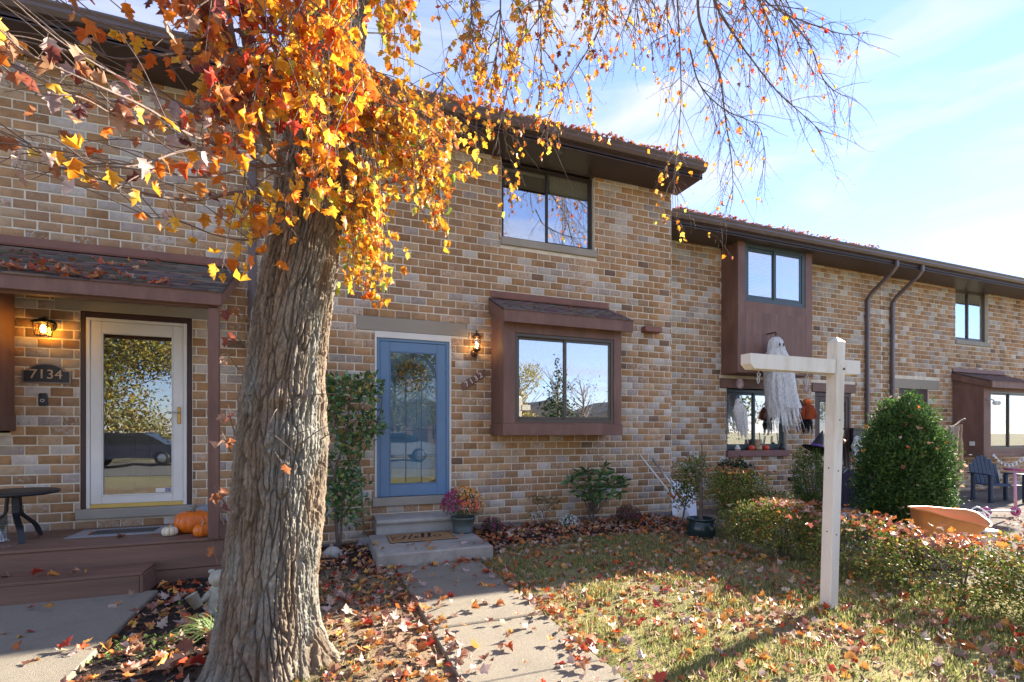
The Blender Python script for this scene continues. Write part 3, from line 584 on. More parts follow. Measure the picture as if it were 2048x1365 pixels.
brick_wall(h4, XB, 19.5, Z0, 5.02, Y3, [(14.22, 15.56, 3.64, 4.95), (14.1, 16.2, .86, 2.9), (14.2, 15.60, 3.53, 3.64), (12.0, 13.6, 2.40, 2.62), (12.15, 13.2, .45, 2.40)], 300, hide=((1720, 1910, 780, 1365), (1905, 2048, 740, 1365)))
eave(h4, XB + .004, 19.5, Y3, 5.045, .65)
s = MB(); s.bbox(XB, 19.5, Y3 - .02, Y3 + .05, 4.90, 5.06, .004); part(s, 'frieze_board', M['trim_dark'], h4)
s = MB(); s.bbox(12.002, 13.598, Y3 - .004, Y3 + .1, 2.403, 2.617, .004); part(s, 'lintel', M['lintel'], h4)
s = MB(); s.bbox(12.16, 13.19, Y3 + .02, Y3 + .06, .46, 2.395, .004); part(s, 'door', M['brown_door'], h4)
window(h4, 14.23, 15.55, 3.645, 4.90, Y3 + .07, M['bronze_frame'], M['glass'], fw=.05, blind=[(14.3, 14.85, 3.7)])
s = MB(); s.bbox(14.205, 15.595, Y3 - .03, Y3 + .1, 3.535, 3.638, .005); part(s, 'window_sill', M['sill'], h4)
bay(h4, 14.10, 16.2, .84, 2.55, 6.70, Y3, 14.36, 15.98, 1.02, 2.36, M['bronze_frame'], M['glass'], bottom=.10, blind=[(14.42, 15.1, 1.1)])
for xx in (14.10, 16.17): s = MB(); s.prism([(6.73, 2.551), (Y3 + .01, 2.551), (Y3 + .01, 2.80), (6.73, 2.56)], 0, .028, Matrix(((0, 1, 0, xx), (1, 0, 0, 0), (0, 0, 1, 0), (0, 0, 0, 1)))); part(s, 'bay_cheek', M['trim'], h4)
lean_roof(h4, 14.06, 16.25, 6.55, 2.58, Y3, 2.85, .16, .10, .19, 'bay_roof')
s = MB(); s.bbox(14.07, 14.095, 6.86, 6.96, 1.10, 1.2, .004); part(s, 'socket_cover', M['white'], h4)
downspout(h4, 11.84, Y3, .65, 5.045, .02, zc=4.30)
for x, y in ((13.5, 9.2), (17.0, 9.0)):
    s = MB(); s.lathe([(.0, 6.0), (.06, 6.0), (.06, 6.35), (.09, 6.36), (.09, 6.46), (.0, 6.46)], 14, Matrix.Translation((x, y, -.30))); part(s, 'roof_vent', M['black'], h4)
# ================================================================== ground, path, steps
def ground_h(x, y):
    x = np.asarray(x, float); y = np.asarray(y, float)
    h = .014 * smooth_noise(x * 1.1, y * 1.1, 3) + .007 * smooth_noise(x * 3.7, y * 3.7, 5)
    bed = np.clip((y - 5.65) / .25, 0, 1) * np.clip((x - 1.75) / .2, 0, 1) * np.clip((5.2 - x) / .3, 0, 1) * np.clip((6.9 - y) / .2, 0, 1)
    h += bed * (.07 + .02 * smooth_noise(x * 4, y * 4, 8))
    h += np.clip((y - 4.3) / 1.2, 0, 1) * np.clip((x - 2.0) / .8, 0, 1) * np.clip((5.6 - x) / .8, 0, 1) * .035
    h -= .03 * (np.exp(-((x - 1.165) / .5) ** 6) * (y < 5.3))                                    # under the path
    flat = np.clip((-1.2 - x) / .15, 0, 1) * np.clip((6.0 - y) / .2, 0, 1); h = h * (1 - flat) - .03 * flat
    return h
def zone(x, y):
    """0 lawn .. 1 bare soil, mulch 2 (how green or how bare the ground is here)"""
    s = np.clip((1.25 - x) / .5, 0, 1) * .8 + .15
    s = s + np.clip((y - 4.6) / .8, 0, 1) * .35
    return np.clip(s + .35 * smooth_noise(x * 1.7, y * 1.7, 11), 0, 1)
def mulch(x, y):
    m = np.clip((y - 5.55 + .1 * smooth_noise(x * 3, y * 3, 21)) / .2, 0, 1) * (x > 1.2)
    m = np.maximum(m, np.clip((-.55 - x + .15 * smooth_noise(x * 3, y * 3, 22)) / .2, 0, 1) * (x > -1.6))
    m = np.maximum(m, np.clip((y - 5.2 + .2 * smooth_noise(x * 2, y * 2, 23)) / .3, 0, 1) * (x < 1.0))
    return np.clip(m, 0, 1)
gx, gy = np.arange(-5.5, 19.6, .07), np.arange(-2.5, 7.5, .07)
GX, GY = np.meshgrid(gx, gy); H = ground_h(GX, GY)
Z_ = zone(GX, GY)[..., None]; MU = mulch(GX, GY)[..., None]
nn = (.5 + .5 * smooth_noise(GX * 9, GY * 9, 31))[..., None]; n2 = (.5 + .5 * smooth_noise(GX * 2.3, GY * 2.3, 33))[..., None]
straw, green, soil, mul_c = np.array([.34, .28, .14]), np.array([.16, .17, .06]), np.array([.19, .135, .09]), np.array([.040, .030, .025])
C = (straw * nn + green * (1 - nn)) * (1 - Z_) + (soil * (.8 + .5 * n2) + straw * .12 * nn) * Z_
C = C * (1 - MU) + mul_c * (.7 + .8 * nn) * MU
yard3 = (np.clip((GX - 5.4) / .5, 0, 1) * np.clip((GY - 2.0) / .6, 0, 1))[..., None]; C = C * (1 - yard3) + np.array([.20, .17, .145]) * (.7 + .5 * nn) * yard3
nxg, nyg = len(gx), len(gy); ids = np.arange(nxg * nyg).reshape(nyg, nxg)
Fg = np.stack([ids[:-1, :-1], ids[:-1, 1:], ids[1:, 1:], ids[1:, :-1]], -1).reshape(-1, 4)
Vg = np.stack([GX, GY, H], -1).reshape(-1, 3); Cg = np.concatenate([C.reshape(-1, 3), np.ones((nxg * nyg, 1))], 1)
M['ground'] = material('yard_soil', attr=True, rough=1, var=.35, scale=30, bump=1, bscale=120, spec=.1)
g = link('ground', np_mesh('ground', Vg, Fg, Cg, True, M['ground'])); g['kind'] = 'structure'
mb = MB(); B = 900; mb.add([(-B, -B, -.06), (B, -B, -.06), (B, B, -.06), (-B, B, -.06)], [(0, 1, 2, 3)]); struct(mb, 'terrain', material('far_lawn', (.20, .17, .08), 1, .3, .6))
mb = MB(); mb.box(-60, 80, -15, -7.0, -.5, -.03); struct(mb, 'parking_lot', material('lot_concrete', (.13, .125, .115), .9, .2, 8, .4, 150))
# path of three slabs, walk in front of the porch
pa = MB(); pa.box(.735, 1.60, -1.5, 5.19, -.12, -.012); po = struct(pa, 'front_path', M['aggregate'])
for a, b, dz in ((3.475, 5.195, 0), (2.635, 3.463, -.006), (1.10, 2.623, -.002), (-1.4, 1.088, 0)):
    s = MB(); s.bbox(.728 + random.uniform(-.004, .004), 1.607 + random.uniform(-.004, .004), a, b, -.1, .022 + dz, .009); part(s, 'paving_slab', M['aggregate'], po)
s = MB(); s.bbox(-5.2, -1.335, 2.2, 5.24, -.1, .012, .01); s2 = struct(s, 'porch_walk', M['aggregate'])
# landing slab and precast step
SLT = .155
def wob_slab(name, x0, x1, y0, y1, z0, z1, mat_, label, cat, chip=.006):
    """cast concrete block with worn, slightly uneven edges"""
    nx, ny = 40, 30; V = []; mb_ = MB()
    def P(x, y, z): q = chip * (smooth_noise(np.array([x * 14 + z * 9]), np.array([y * 14 + z * 5]), 51)[0] + .4 * smooth_noise(np.array([x * 40]), np.array([y * 40 + z * 31]), 52)[0]); return q
    ring = []
    for k in range(nx): ring.append((x0 + (x1 - x0) * k / nx, y0, 0, -1))
    for k in range(ny): ring.append((x1, y0 + (y1 - y0) * k / ny, 1, 0))
    for k in range(nx): ring.append((x1 - (x1 - x0) * k / nx, y1, 0, 1))
    for k in range(ny): ring.append((x0, y1 - (y1 - y0) * k / ny, -1, 0))
    lv = [(z0, 0), (z0 + (z1 - z0) * .35, .0), (z0 + (z1 - z0) * .7, 0.0), (z1 - .016, 0), (z1 - .005, .006), (z1, .018)]; n = len(ring); vs = []
    for z, ins in lv:
        for x, y, a, b in ring:
            q = P(x, y, z) if z > z0 else 0; ix, iy = (x - (x0 + x1) / 2) / (x1 - x0) * 2, (y - (y0 + y1) / 2) / (y1 - y0) * 2
            vs.append((x + a * q - math.copysign(ins, ix) * (abs(ix) > .97), y + b * q - math.copysign(ins, iy) * (abs(iy) > .97), z + (q * .3 if z == z1 else 0)))
    fs = [(i * n + k, i * n + (k + 1) % n, (i + 1) * n + (k + 1) % n, (i + 1) * n + k) for i in range(len(lv) - 1) for k in range(n)] + [tuple((len(lv) - 1) * n + k for k in range(n))]
    mb_.add(vs, fs); return tag(part(mb_, name, mat_), label, cat)
wob_slab('concrete_landing', .55, 1.785, 5.21, 6.30, -.1, SLT, material('landing_concrete', (.37, .335, .28), .95, .22, 12, .6, 180, stain=(.13, .12, .105), stain_scale=3.0, stain_amt=.65), 'low concrete landing slab with a stained front edge before the blue door', 'slab')
s = MB(); pr = [(6.24, SLT + .002), (6.24, .235), (6.232, .265), (6.205, .285), (6.195, .305), (6.20, .325), (6.22, .335), (6.595, .345), (6.595, SLT + .002)]
xa, xb = .64, 1.72; n = len(pr)
s.add([(xa, y, z) for y, z in pr] + [(xb, y, z) for y, z in pr], [tuple(range(n))[::-1], tuple(range(n, 2 * n))] + [(k, (k + 1) % n, n + (k + 1) % n, n + k) for k in range(n)])
tag(part(s, 'door_step', material('precast_concrete', (.40, .38, .34), .9, .18, 8, .5, 150, stain=(.19, .18, .13), stain_scale=4, stain_amt=.6)), 'rounded precast concrete step under the blue door', 'step')
s = MB()
for k in range(9):
    x0 = 1.95 + k * .36; s.bbox(x0, x0 + .34, 6.40 + random.uniform(-.02, .02), 6.56, 0, .125 + random.uniform(-.015, .015), .02)
tag(part(s, 'bed_edging', M['foundation']), 'low dark edging strip along the foot of the brick wall', 'edging')
# ================================================================== the maple tree
def h3(i, j, k, s):
    n = (i * 374761393 + j * 668265263 + k * 2147483647 + s * 1274126177) & 0xffffffff
    n = ((n ^ (n >> 13)) * 1274126177) & 0xffffffff; n = ((n ^ (n >> 15)) * 2246822519) & 0xffffffff
    return ((n ^ (n >> 16)) & 0xffffff) / 16777215.0
def noise3(x, y, z, s=0):
    i, j, k = (np.floor(q).astype(np.int64) for q in (x, y, z)); fx, fy, fz = x - i, y - j, z - k
    fx, fy, fz = (f * f * (3 - 2 * f) for f in (fx, fy, fz)); r = 0
    for a in (0, 1):
        for b in (0, 1):
            for c in (0, 1): r = r + h3(i + a, j + b, k + c, s) * (fx if a else 1 - fx) * (fy if b else 1 - fy) * (fz if c else 1 - fz)
    return r
def worley(x, y, z, s=0):
    i, j, k = (np.floor(q).astype(np.int64) for q in (x, y, z)); f1 = np.full(x.shape, 9.); f2 = f1.copy()
    for a in (-1, 0, 1):
        for b in (-1, 0, 1):
            for c in (-1, 0, 1):
                I, J, K = i + a, j + b, k + c
                d = (I + h3(I, J, K, s) - x) ** 2 + (J + h3(I, J, K, s + 1) - y) ** 2 + (K + h3(I, J, K, s + 2) - z) ** 2
                f2 = np.minimum(f2, np.maximum(f1, d)); f1 = np.minimum(f1, d)
    return np.sqrt(f1), np.sqrt(f2)
# silhouette read off the photograph: row, two edges
SIL = [(1400, 405, 655), (1322, 412, 650), (1285, 417, 645), (1230, 424, 638), (1156, 434, 638), (1045, 448, 650), (897, 463, 658), (757, 480, 652), (622, 499, 668), (521, 520, 681), (420, 538, 689), (371, 547, 697), (236, 577, 716), (120, 592, 727), (34, 601, 735), (-120, 622, 750)]
def trunk_axis():
    rows = []
    for v, ul, ur in SIL:
        t1, t2 = math.atan((ul - 1024) / F_PX), math.atan((ur - 1024) / F_PX); th = (t1 + t2) / 2 + YAW; half = (t2 - t1) / 2
        Y = 3.30 + .12 * max(0, (900 - v) / 900); rg = Y / math.cos(th)
        x, y = rg * math.sin(th), Y; d = CS * x + CC * y; z = CAM_H + (HORIZ - v) / F_PX * d
        rows.append((z, x, y, rg * math.sin(half) * .945))
    return np.array(rows)
AX = trunk_axis()
def trunk_at(z): return [np.interp(z, AX[:, 0], AX[:, k]) for k in (1, 2, 3)]
tree = thing('maple_tree', 'big maple with furrowed bark and orange autumn leaves standing before the houses', 'tree', (trunk_at(0)[0], trunk_at(0)[1], 0), local=False)
NZ, NA = 860, 520
zz = np.concatenate([np.linspace(-.25, .5, 150), np.linspace(.506, 4.9, NZ - 150)]); th = np.linspace(0, 2 * np.pi, NA, endpoint=False)
ZZ, TH = np.meshgrid(zz, th, indexing='ij'); cx, cy, rr = trunk_at(zz); cx, cy, rr = (q[:, None] for q in (cx, cy, rr))
ct, st_ = np.cos(TH), np.sin(TH); ux, uy = ct * .28, st_ * .28
wx = .03 * (noise3(ux * 6, uy * 6, ZZ * 2.2, 3) - .5) + .012 * (noise3(ux * 20, uy * 20, ZZ * 7, 4) - .5)
wa = TH + wx * 6 + .10 * np.sin(ZZ * 1.3)
px_, py_ = np.cos(wa) * .28, np.sin(wa) * .28
f1, f2 = worley(px_ * 27, py_ * 27, ZZ * 3.9 + noise3(px_ * 9, py_ * 9, ZZ * 3, 9), 11); plate = np.clip((f2 - f1) / .15, 0, 1); plate = plate * plate * (3 - 2 * plate)
g1_, g2_ = worley(px_ * 46, py_ * 46, ZZ * 8.5, 31); fine = np.clip((g2_ - g1_) / .35, 0, 1)
n1 = noise3(px_ * 60, py_ * 60, ZZ * 26, 41); n2_ = noise3(px_ * 120, py_ * 120, ZZ * 70, 43)
hc1, hc2 = worley(px_ * 34, py_ * 34, ZZ * 19, 57); cross = np.clip((hc2 - hc1) / .16, 0, 1)
bark = .027 * (plate - .9) + .007 * (fine - .7) * plate + .006 * (cross - .8) * plate + .006 * (n1 - .5) + .006 * (n2_ - .5)
big = .020 * (noise3(ux * 5, uy * 5, ZZ * .9, 51) - .5)
def knot(z0, a0, sz, sa, amp): return amp * np.exp(-((ZZ - z0) / sz) ** 2 - (np.angle(np.exp(1j * (TH - a0))) / sa) ** 2)
def face(u, v):                                    # angle round the trunk that faces the camera at this pixel
    zc = CAM_H + (HORIZ - v) / F_PX * 3.0; x, y, r = trunk_at(zc); t = math.atan((u - 1024) / F_PX) + YAW
    xc = y * math.tan(t); s_ = max(-.98, min(.98, (xc - x) * math.cos(t) / r)); return zc, -math.pi / 2 - t + math.asin(s_)
kn = 0
for u, v, sz, sa, amp in ((560, 800, .06, .25, .022), (505, 790, .05, .2, .020), (620, 785, .05, .2, .024), (580, 865, .05, .35, .020), (535, 900, .05, .25, .012), (540, 930, .04, .25, -.018), (600, 450, .07, .22, -.03), (575, 430, .10, .3, .02), (590, 905, .03, .1, -.012), (560, 815, .025, .08, -.02)):
    zc, a = face(u, v); kn = kn + knot(zc, a, sz, sa, amp)
band = .010 * np.exp(-((ZZ - 1.60) / .05) ** 2) + .008 * np.exp(-((ZZ - 1.36) / .06) ** 2)
lob = .5 + .5 * np.cos(5 * TH + .6) ; fl = np.exp(-np.clip(ZZ + .02, -.1, 9) / .13)
flare = fl * (.03 + .10 * lob ** 2) + np.exp(-np.clip(ZZ, 0, 9) / .5) * .012 * np.cos(3 * TH + 1)
rad = rr + bark * (1 + .5 * fl) + big + kn + band + flare
Vt = np.stack([cx + rad * ct, cy + rad * st_, ZZ + 0 * TH], -1).reshape(-1, 3)
it = np.arange(NZ * NA).reshape(NZ, NA); Ft = np.stack([it[:-1], np.roll(it[:-1], -1, 1), np.roll(it[1:], -1, 1), it[1:]], -1).reshape(-1, 4)
M['bark'] = material('bark', attr=True, rough=.95, var=.3, scale=90, bump=.7, bscale=420, stretch=(1, 1, .5), spec=.12)
cid = noise3(px_ * 26, py_ * 26, ZZ * 3.2, 71)[..., None]; lich = np.clip((noise3(ux * 9, uy * 9, ZZ * 3, 73) - .45) * 4, 0, 1)[..., None]; cf = noise3(px_ * 70, py_ * 70, ZZ * 30, 75)[..., None]
Ct = (np.array([.20, .155, .11]) * (1 - lich) + np.array([.225, .215, .18]) * lich) * (.45 + .75 * cid + .55 * cf); Ct = np.concatenate([Ct.reshape(-1, 3), np.ones((NZ * NA, 1))], 1)
tr = link('trunk', np_mesh('trunk', Vt, Ft, Ct, False, M['bark']), tree)
M['twig'] = material('twig_bark', (.15, .105, .085), .8, .25, 20, .3, 120)
M['limb'] = material('limb_bark', (.20, .16, .13), .9, .3, 16, .6, 140, stretch=(1, 1, .5))
# ---- leaves -----------------------------------------------------------------------------------------------------
def maple_template(fold=.25, curl=.15, lob=1.0):
    half = [(.05, -.02), (.30, .05), (.24, .19), (.50 * lob, .44), (.40 * lob, .50), (.20, .50), (.27, .66), (.19, .72), (.12, .80)]
    mid = [(0, 0), (0, .42), (0, 1.0)]; V = [(*m_, 0) for m_ in mid]
    for s_ in (1, -1): V += [(s_ * x, y, 0) for x, y in half]
    V = np.array(V); V[:, 2] = fold * np.abs(V[:, 0]) + curl * (V[:, 1] - .4) ** 2 - .25 * fold * (np.abs(V[:, 0]) > .38); V[:, 1] -= 0
    Fm = []; n = len(half)
    for s_ in (0, 1):
        o = 3 + s_ * n; ch = [0] + [o + k for k in range(n)] + [2]
        for a, b in zip(ch, ch[1:]): Fm.append((1, b, a) if s_ else (1, a, b))
    return V, np.array(Fm)
LEAF_T = [maple_template(.7, .4), maple_template(1.3, .6, .9), maple_template(-.8, -.5), maple_template(.9, -.7, 1.1), maple_template(1.8, .9, .85)]
LEAF_DRY = [maple_template(.9, .9, .8), maple_template(.5, 1.3), maple_template(-.7, .6, .9), maple_template(.2, .35, 1.05), maple_template(1.3, -.6, .75)]
M['leaf'] = leaf_material('maple_leaf', .58, .45)
M['leaf_dry'] = leaf_material('fallen_leaf', .22, .5)
ORANGE = [(.80, .27, .02), (.82, .36, .03), (.76, .20, .02), (.84, .44, .04), (.70, .14, .02), (.66, .26, .06), (.82, .32, .03), (.84, .48, .06)]
RED = [(.66, .09, .02), (.72, .15, .02), (.50, .06, .03), (.78, .22, .02)]
YELLOW = [(.85, .50, .04), (.86, .56, .08), (.82, .42, .03), (.80, .34, .03), (.62, .58, .08), (.84, .48, .05), (.76, .28, .03)]
GREENY = [(.36, .46, .05), (.25, .36, .05), (.55, .58, .08)]
BROWN = [(.34, .13, .06), (.46, .18, .07), (.28, .08, .05), (.40, .22, .12), (.50, .32, .22), (.20, .06, .05)]
PALE = [(.62, .50, .44), (.55, .42, .36), (.48, .36, .34)]
twigs = MB(); LP, LY, LPi, LR, LS, LC = [], [], [], [], [], []
def add_leaf(p, size, pal, tilt=.7):
    LP.append(tuple(p)); LY.append(random.uniform(0, 6.283)); LPi.append(-math.pi / 2 + random.gauss(0, tilt)); LR.append(random.gauss(0, .6)); LS.append(size * random.uniform(.7, 1.2))
    c = random.choice(pal); j = random.uniform(.8, 1.15); LC.append(tuple(q * j for q in c))
def curve(pts, n=14):
    """Catmull-Rom through the points"""
    P = [Vector(p) for p in pts]; P = [P[0] * 2 - P[1]] + P + [P[-1] * 2 - P[-2]]; out_ = []
    for i in range(1, len(P) - 2):
        for k in range(n):
            t = k / n; a, b, c, d = P[i - 1], P[i], P[i + 1], P[i + 2]
            out_.append(.5 * ((2 * b) + (c - a) * t + (2 * a - 5 * b + 4 * c - d) * t * t + (3 * b - a - 3 * c + d) * t ** 3))
    out_.append(P[-2]); return out_
def px3(q): return atY(*q)
limbs = 0
def limb(pts, r0, r1, n=8, mat_='limb', name='limb'):
    c = curve(pts); k = len(c); m_ = MB(); m_.tube([p + Vector((random.gauss(0, r0 * .04), random.gauss(0, r0 * .04), 0)) for p in c], [r0 + (r1 - r0) * (i / (k - 1)) ** .8 for i in range(k)], n); part(m_, name, M[mat_], tree); return c
def twig(pts, r0=.004, r1=.0015, n=5): c = curve(pts, 8); k = len(c); twigs.tube(c, [r0 + (r1 - r0) * i / (k - 1) for i in range(k)], n, cap=False); return c
def spray(c, n, size, pal, reach=.10, start=.15, drop=.05):
    """leaves on short stalks along a twig"""
    for k in range(n):
        p = c[int((start + (1 - start) * random.random()) * (len(c) - 1))]; q = p + Vector((random.gauss(0, reach), random.gauss(0, reach), random.gauss(-drop, reach * .8)))
        twigs.tube([p, (p + q) / 2 + Vector((0, 0, .01)), q], [.0012, .001, .0008], 3, cap=False); add_leaf(q, size, pal)
# branches on the side of the porch: pixel and distance
T0 = lambda u, v, Y: (u, v, Y)
LEFT = [  # points, r0, leaves, palette
    ([(575, 392, 3.10), (480, 385, 2.9), (385, 400, 2.7), (270, 382, 2.5), (120, 325, 2.3), (0, 265, 2.2)], .012, 9, BROWN + PALE),
    ([(570, 330, 3.1), (500, 330, 2.8), (430, 290, 2.5), (370, 265, 2.3), (290, 215, 2.1), (180, 165, 1.9), (60, 110, 1.8), (0, 60, 1.7)], .010, 26, BROWN + BROWN + ORANGE + PALE + PALE),
    ([(560, 260, 3.1), (480, 250, 2.8), (380, 220, 2.5), (250, 160, 2.2), (130, 90, 2.0), (22, 0, 1.9)], .009, 20, BROWN + BROWN + ORANGE + PALE + PALE),
    ([(600, 130, 3.2), (500, 100, 3.0), (430, 105, 2.8), (320, 110, 2.7), (235, 118, 2.6), (150, 85, 2.5)], .013, 8, BROWN + ORANGE),
    ([(590, 70, 3.2), (480, 60, 2.9), (400, 80, 2.7), (300, 72, 2.6), (200, 45, 2.5), (110, 0, 2.4)], .010, 10, ORANGE),
    ([(575, 300, 3.0), (480, 310, 2.6), (380, 300, 2.3), (280, 330, 2.1), (200, 330, 2.0), (130, 300, 2.0)], .007, 12, BROWN + PALE + ORANGE),
    ([(570, 350, 3.0), (500, 340, 2.7), (400, 355, 2.5), (300, 345, 2.3), (230, 380, 2.2)], .006, 9, BROWN + ORANGE),
    ([(560, 460, 3.05), (500, 480, 2.9), (430, 470, 2.8), (350, 440, 2.7), (300, 436, 2.6)], .006, 7, YELLOW),
    ([(520, 200, 2.9), (440, 230, 2.6), (340, 250, 2.4), (250, 240, 2.2), (160, 195, 2.0), (70, 190, 1.9)], .007, 12, BROWN + PALE),
    ([(480, 30, 2.9), (400, 20, 2.7), (330, -10, 2.6)], .008, 8, ORANGE + RED),
]
for pts, r0, nl, pal in LEFT:
    c = limb([px3(p) for p in pts], r0, .002, 6, 'twig', 'branch'); spray(c, nl, .066, pal, .045, .25, .02)
    for _ in range(7):
        i = random.randint(len(c) // 5, len(c) - 2); p = c[i]; d = Vector((random.uniform(-.5, -.1), random.uniform(-.25, .1), random.uniform(-.12, .25)))
        t_ = twig([p, p + d * .5 + Vector((0, 0, .03)), p + d], .003, .001); spray(t_, random.randint(0, 2), .06, pal, .03, .4, .02)
# stems rising beside the trunk
for pts, r0, r1 in (([(560, 320, 3.15), (535, 290, 3.0), (512, 210, 2.95), (500, 130, 2.9), (488, 60, 2.9), (480, -60, 2.9)], .028, .018), ([(550, 300, 3.12), (520, 245, 3.0), (500, 180, 2.9), (470, 90, 2.8), (455, 0, 2.75), (450, -80, 2.7)], .015, .009),
                    ([(540, 345, 3.1), (560, 352, 3.0), (520, 322, 2.9), (490, 310, 2.8)], .010, .006), ([(690, 300, 3.3), (735, 262, 3.25), (720, 300, 3.15)], .008, .004),
                    ([(672, 250, 3.15), (740, 262, 3.2), (810, 277, 3.3), (900, 292, 3.5)], .009, .003), ([(690, 375, 3.2), (760, 370, 3.3), (860, 352, 3.4)], .007, .003), ([(520, 65, 3.0), (680, 65, 3.0), (800, 68, 3.1)], .006, .003)):
    limb([px3(p) for p in pts], r0, r1, 9, 'limb', 'branch')
# hanging strands: (start box, end box, distance range, count, leaves on each, palette, size)
STR = [((480, 730, -120, 20), (470, 760, 120, 330), (2.55, 3.0), 38, 12, ORANGE + ORANGE + RED + YELLOW, .068),
       ((520, 720, -40, 120), (560, 720, 200, 330), (2.6, 2.95), 18, 8, ORANGE + RED + YELLOW, .068),
       ((560, 740, 120, 260), (560, 760, 330, 420), (2.6, 3.0), 20, 7, ORANGE + YELLOW, .064),
       ((640, 760, 100, 240), (760, 990, 230, 400), (2.9, 3.7), 52, 10, ORANGE + ORANGE + YELLOW + BROWN[:2], .060),
       ((700, 820, 160, 280), (780, 930, 300, 440), (3.0, 3.7), 40, 11, YELLOW + YELLOW + ORANGE + GREENY, .058),
       ((680, 760, 250, 400), (690, 790, 470, 620), (2.9, 3.4), 44, 12, YELLOW + YELLOW + GREENY + ORANGE, .056),
       ((840, 880, 280, 360), (860, 905, 420, 480), (3.4, 3.6), 9, 8, YELLOW + ORANGE, .062),
       ((480, 590, 330, 400), (420, 600, 420, 540), (2.7, 2.95), 12, 5, YELLOW + ORANGE, .070),
       ((740, 830, -140, 0), (740, 850, 30, 170), (3.0, 3.6), 16, 7, YELLOW + ORANGE, .066),
       ((330, 520, -120, -10), (300, 500, 20, 150), (2.4, 2.9), 24, 8, ORANGE + RED + BROWN, .066),
       ((430, 540, 60, 190), (360, 520, 160, 330), (2.4, 2.9), 22, 7, ORANGE + BROWN + RED, .072),
       ((850, 900, -90, 0), (830, 960, 90, 210), (3.4, 4.2), 3, 4, ORANGE + YELLOW, .058)]
for a, b, yr, n, nl, pal, sz in STR:
    for _ in range(n):
        Y0 = random.uniform(*yr); Y1 = Y0 + random.uniform(-.15, .2)
        p0 = atY(random.uniform(*a[:2]), random.uniform(*a[2:]), Y0); p1 = atY(random.uniform(*b[:2]), random.uniform(*b[2:]), Y1)
        mid = (p0 + p1) / 2 + Vector((0, 0, .10 * (p0 - p1).length)); c = twig([p0, mid, p1], .0035, .0012); spray(c, nl, sz, pal, .045, .1, .035)
# shoots and stubs on the trunk
for u, v, du, dv, nl in ((505, 645, -45, -30, 2), (492, 690, -40, -22, 2), (478, 740, -30, -35, 1), (470, 870, -14, -60, 2), (462, 905, -20, -45, 2), (452, 1010, -25, -40, 1), (448, 1050, -12, -70, 2), (560, 812, -20, 34, 0), (585, 800, 90, -12, 0), (530, 860, 60, 46, 0), (600, 890, 60, -40, 0), (575, 880, 45, -20, 0), (545, 900, 20, 28, 1), (436, 1130, -12, -50, 1), (640, 880, 30, -12, 0)):
    zc = CAM_H + (HORIZ - v) / F_PX * 3.0; p = atY(u, v, trunk_at(zc)[1] - trunk_at(zc)[2] * .9); e = atY(u + du, v + dv, p.y - .10); c = twig([p, (p + e) / 2 + Vector((0, -.03, .01)), e], .0045, .0015); spray(c, nl, .07, BROWN, .02, .6, .01)
# ---- limbs above the frame and the bare weeping twigs over the roof ----------------------------------------------
tz = 4.85; tx, ty, trr = trunk_at(tz)
top = Vector((tx, ty, tz))
L1 = limb([top - Vector((0, 0, .15)), top + Vector((.1, .05, .8)), top + Vector((.5, .25, 1.7)), top + Vector((1.6, .7, 2.5)), top + Vector((3.2, 1.2, 2.9)), top + Vector((4.6, 1.4, 2.7))], .17, .05, 14)
L2 = limb([top - Vector((0, 0, .15)), top + Vector((-.1, .1, .9)), top + Vector((-.7, .1, 2.2)), top + Vector((-1.6, .2, 3.4))], .15, .06, 14)
L3 = limb([top - Vector((0, 0, .1)), top + Vector((.15, .3, 1.2)), top + Vector((.2, .9, 3.0)), top + Vector((.4, 1.4, 4.6))], .14, .06, 14)
def wtwig(p, d, L, r, depth, pal, dens):
    """a drooping branchlet with side shoots and buds"""
    pts = [p]; n = 9; q = Vector(p); d = Vector(d).normalized()
    for k in range(n):
        d = (d + Vector((random.gauss(0, .09), random.gauss(0, .09), -.11 if k < 6 else .02)) ).normalized(); q = q + d * L / n; pts.append(q.copy())
    if depth == 0 and random.random() < .5: pts[-1] += Vector((.03, 0, .05))
    twigs.tube(pts, [r * (1 - .75 * i / n) for i in range(n + 1)], 4 if depth == 0 else 5, cap=False)
    if depth > 0:
        for k in range(2, n + 1):
            for _ in range(1 if depth == 1 else 2):
                if random.random() < .82:
                    dd = (pts[k] - pts[k - 1]).normalized(); side = Vector((random.gauss(0, .95), random.gauss(0, .8), random.gauss(-.05, .45))); wtwig(pts[k], dd + side * .8, L * random.uniform(.30, .55), r * .5, depth - 1, pal, dens)
    else:
        for k in range(1, n + 1):
            if random.random() < .5: b = pts[k] + Vector((random.gauss(0, .012), random.gauss(0, .012), random.gauss(0, .012))); twigs.tube([pts[k], b], [.0022, .0008], 3, cap=False)
            if random.random() < dens: add_leaf(pts[k] + Vector((0, 0, -.01)), .062, pal, .5)
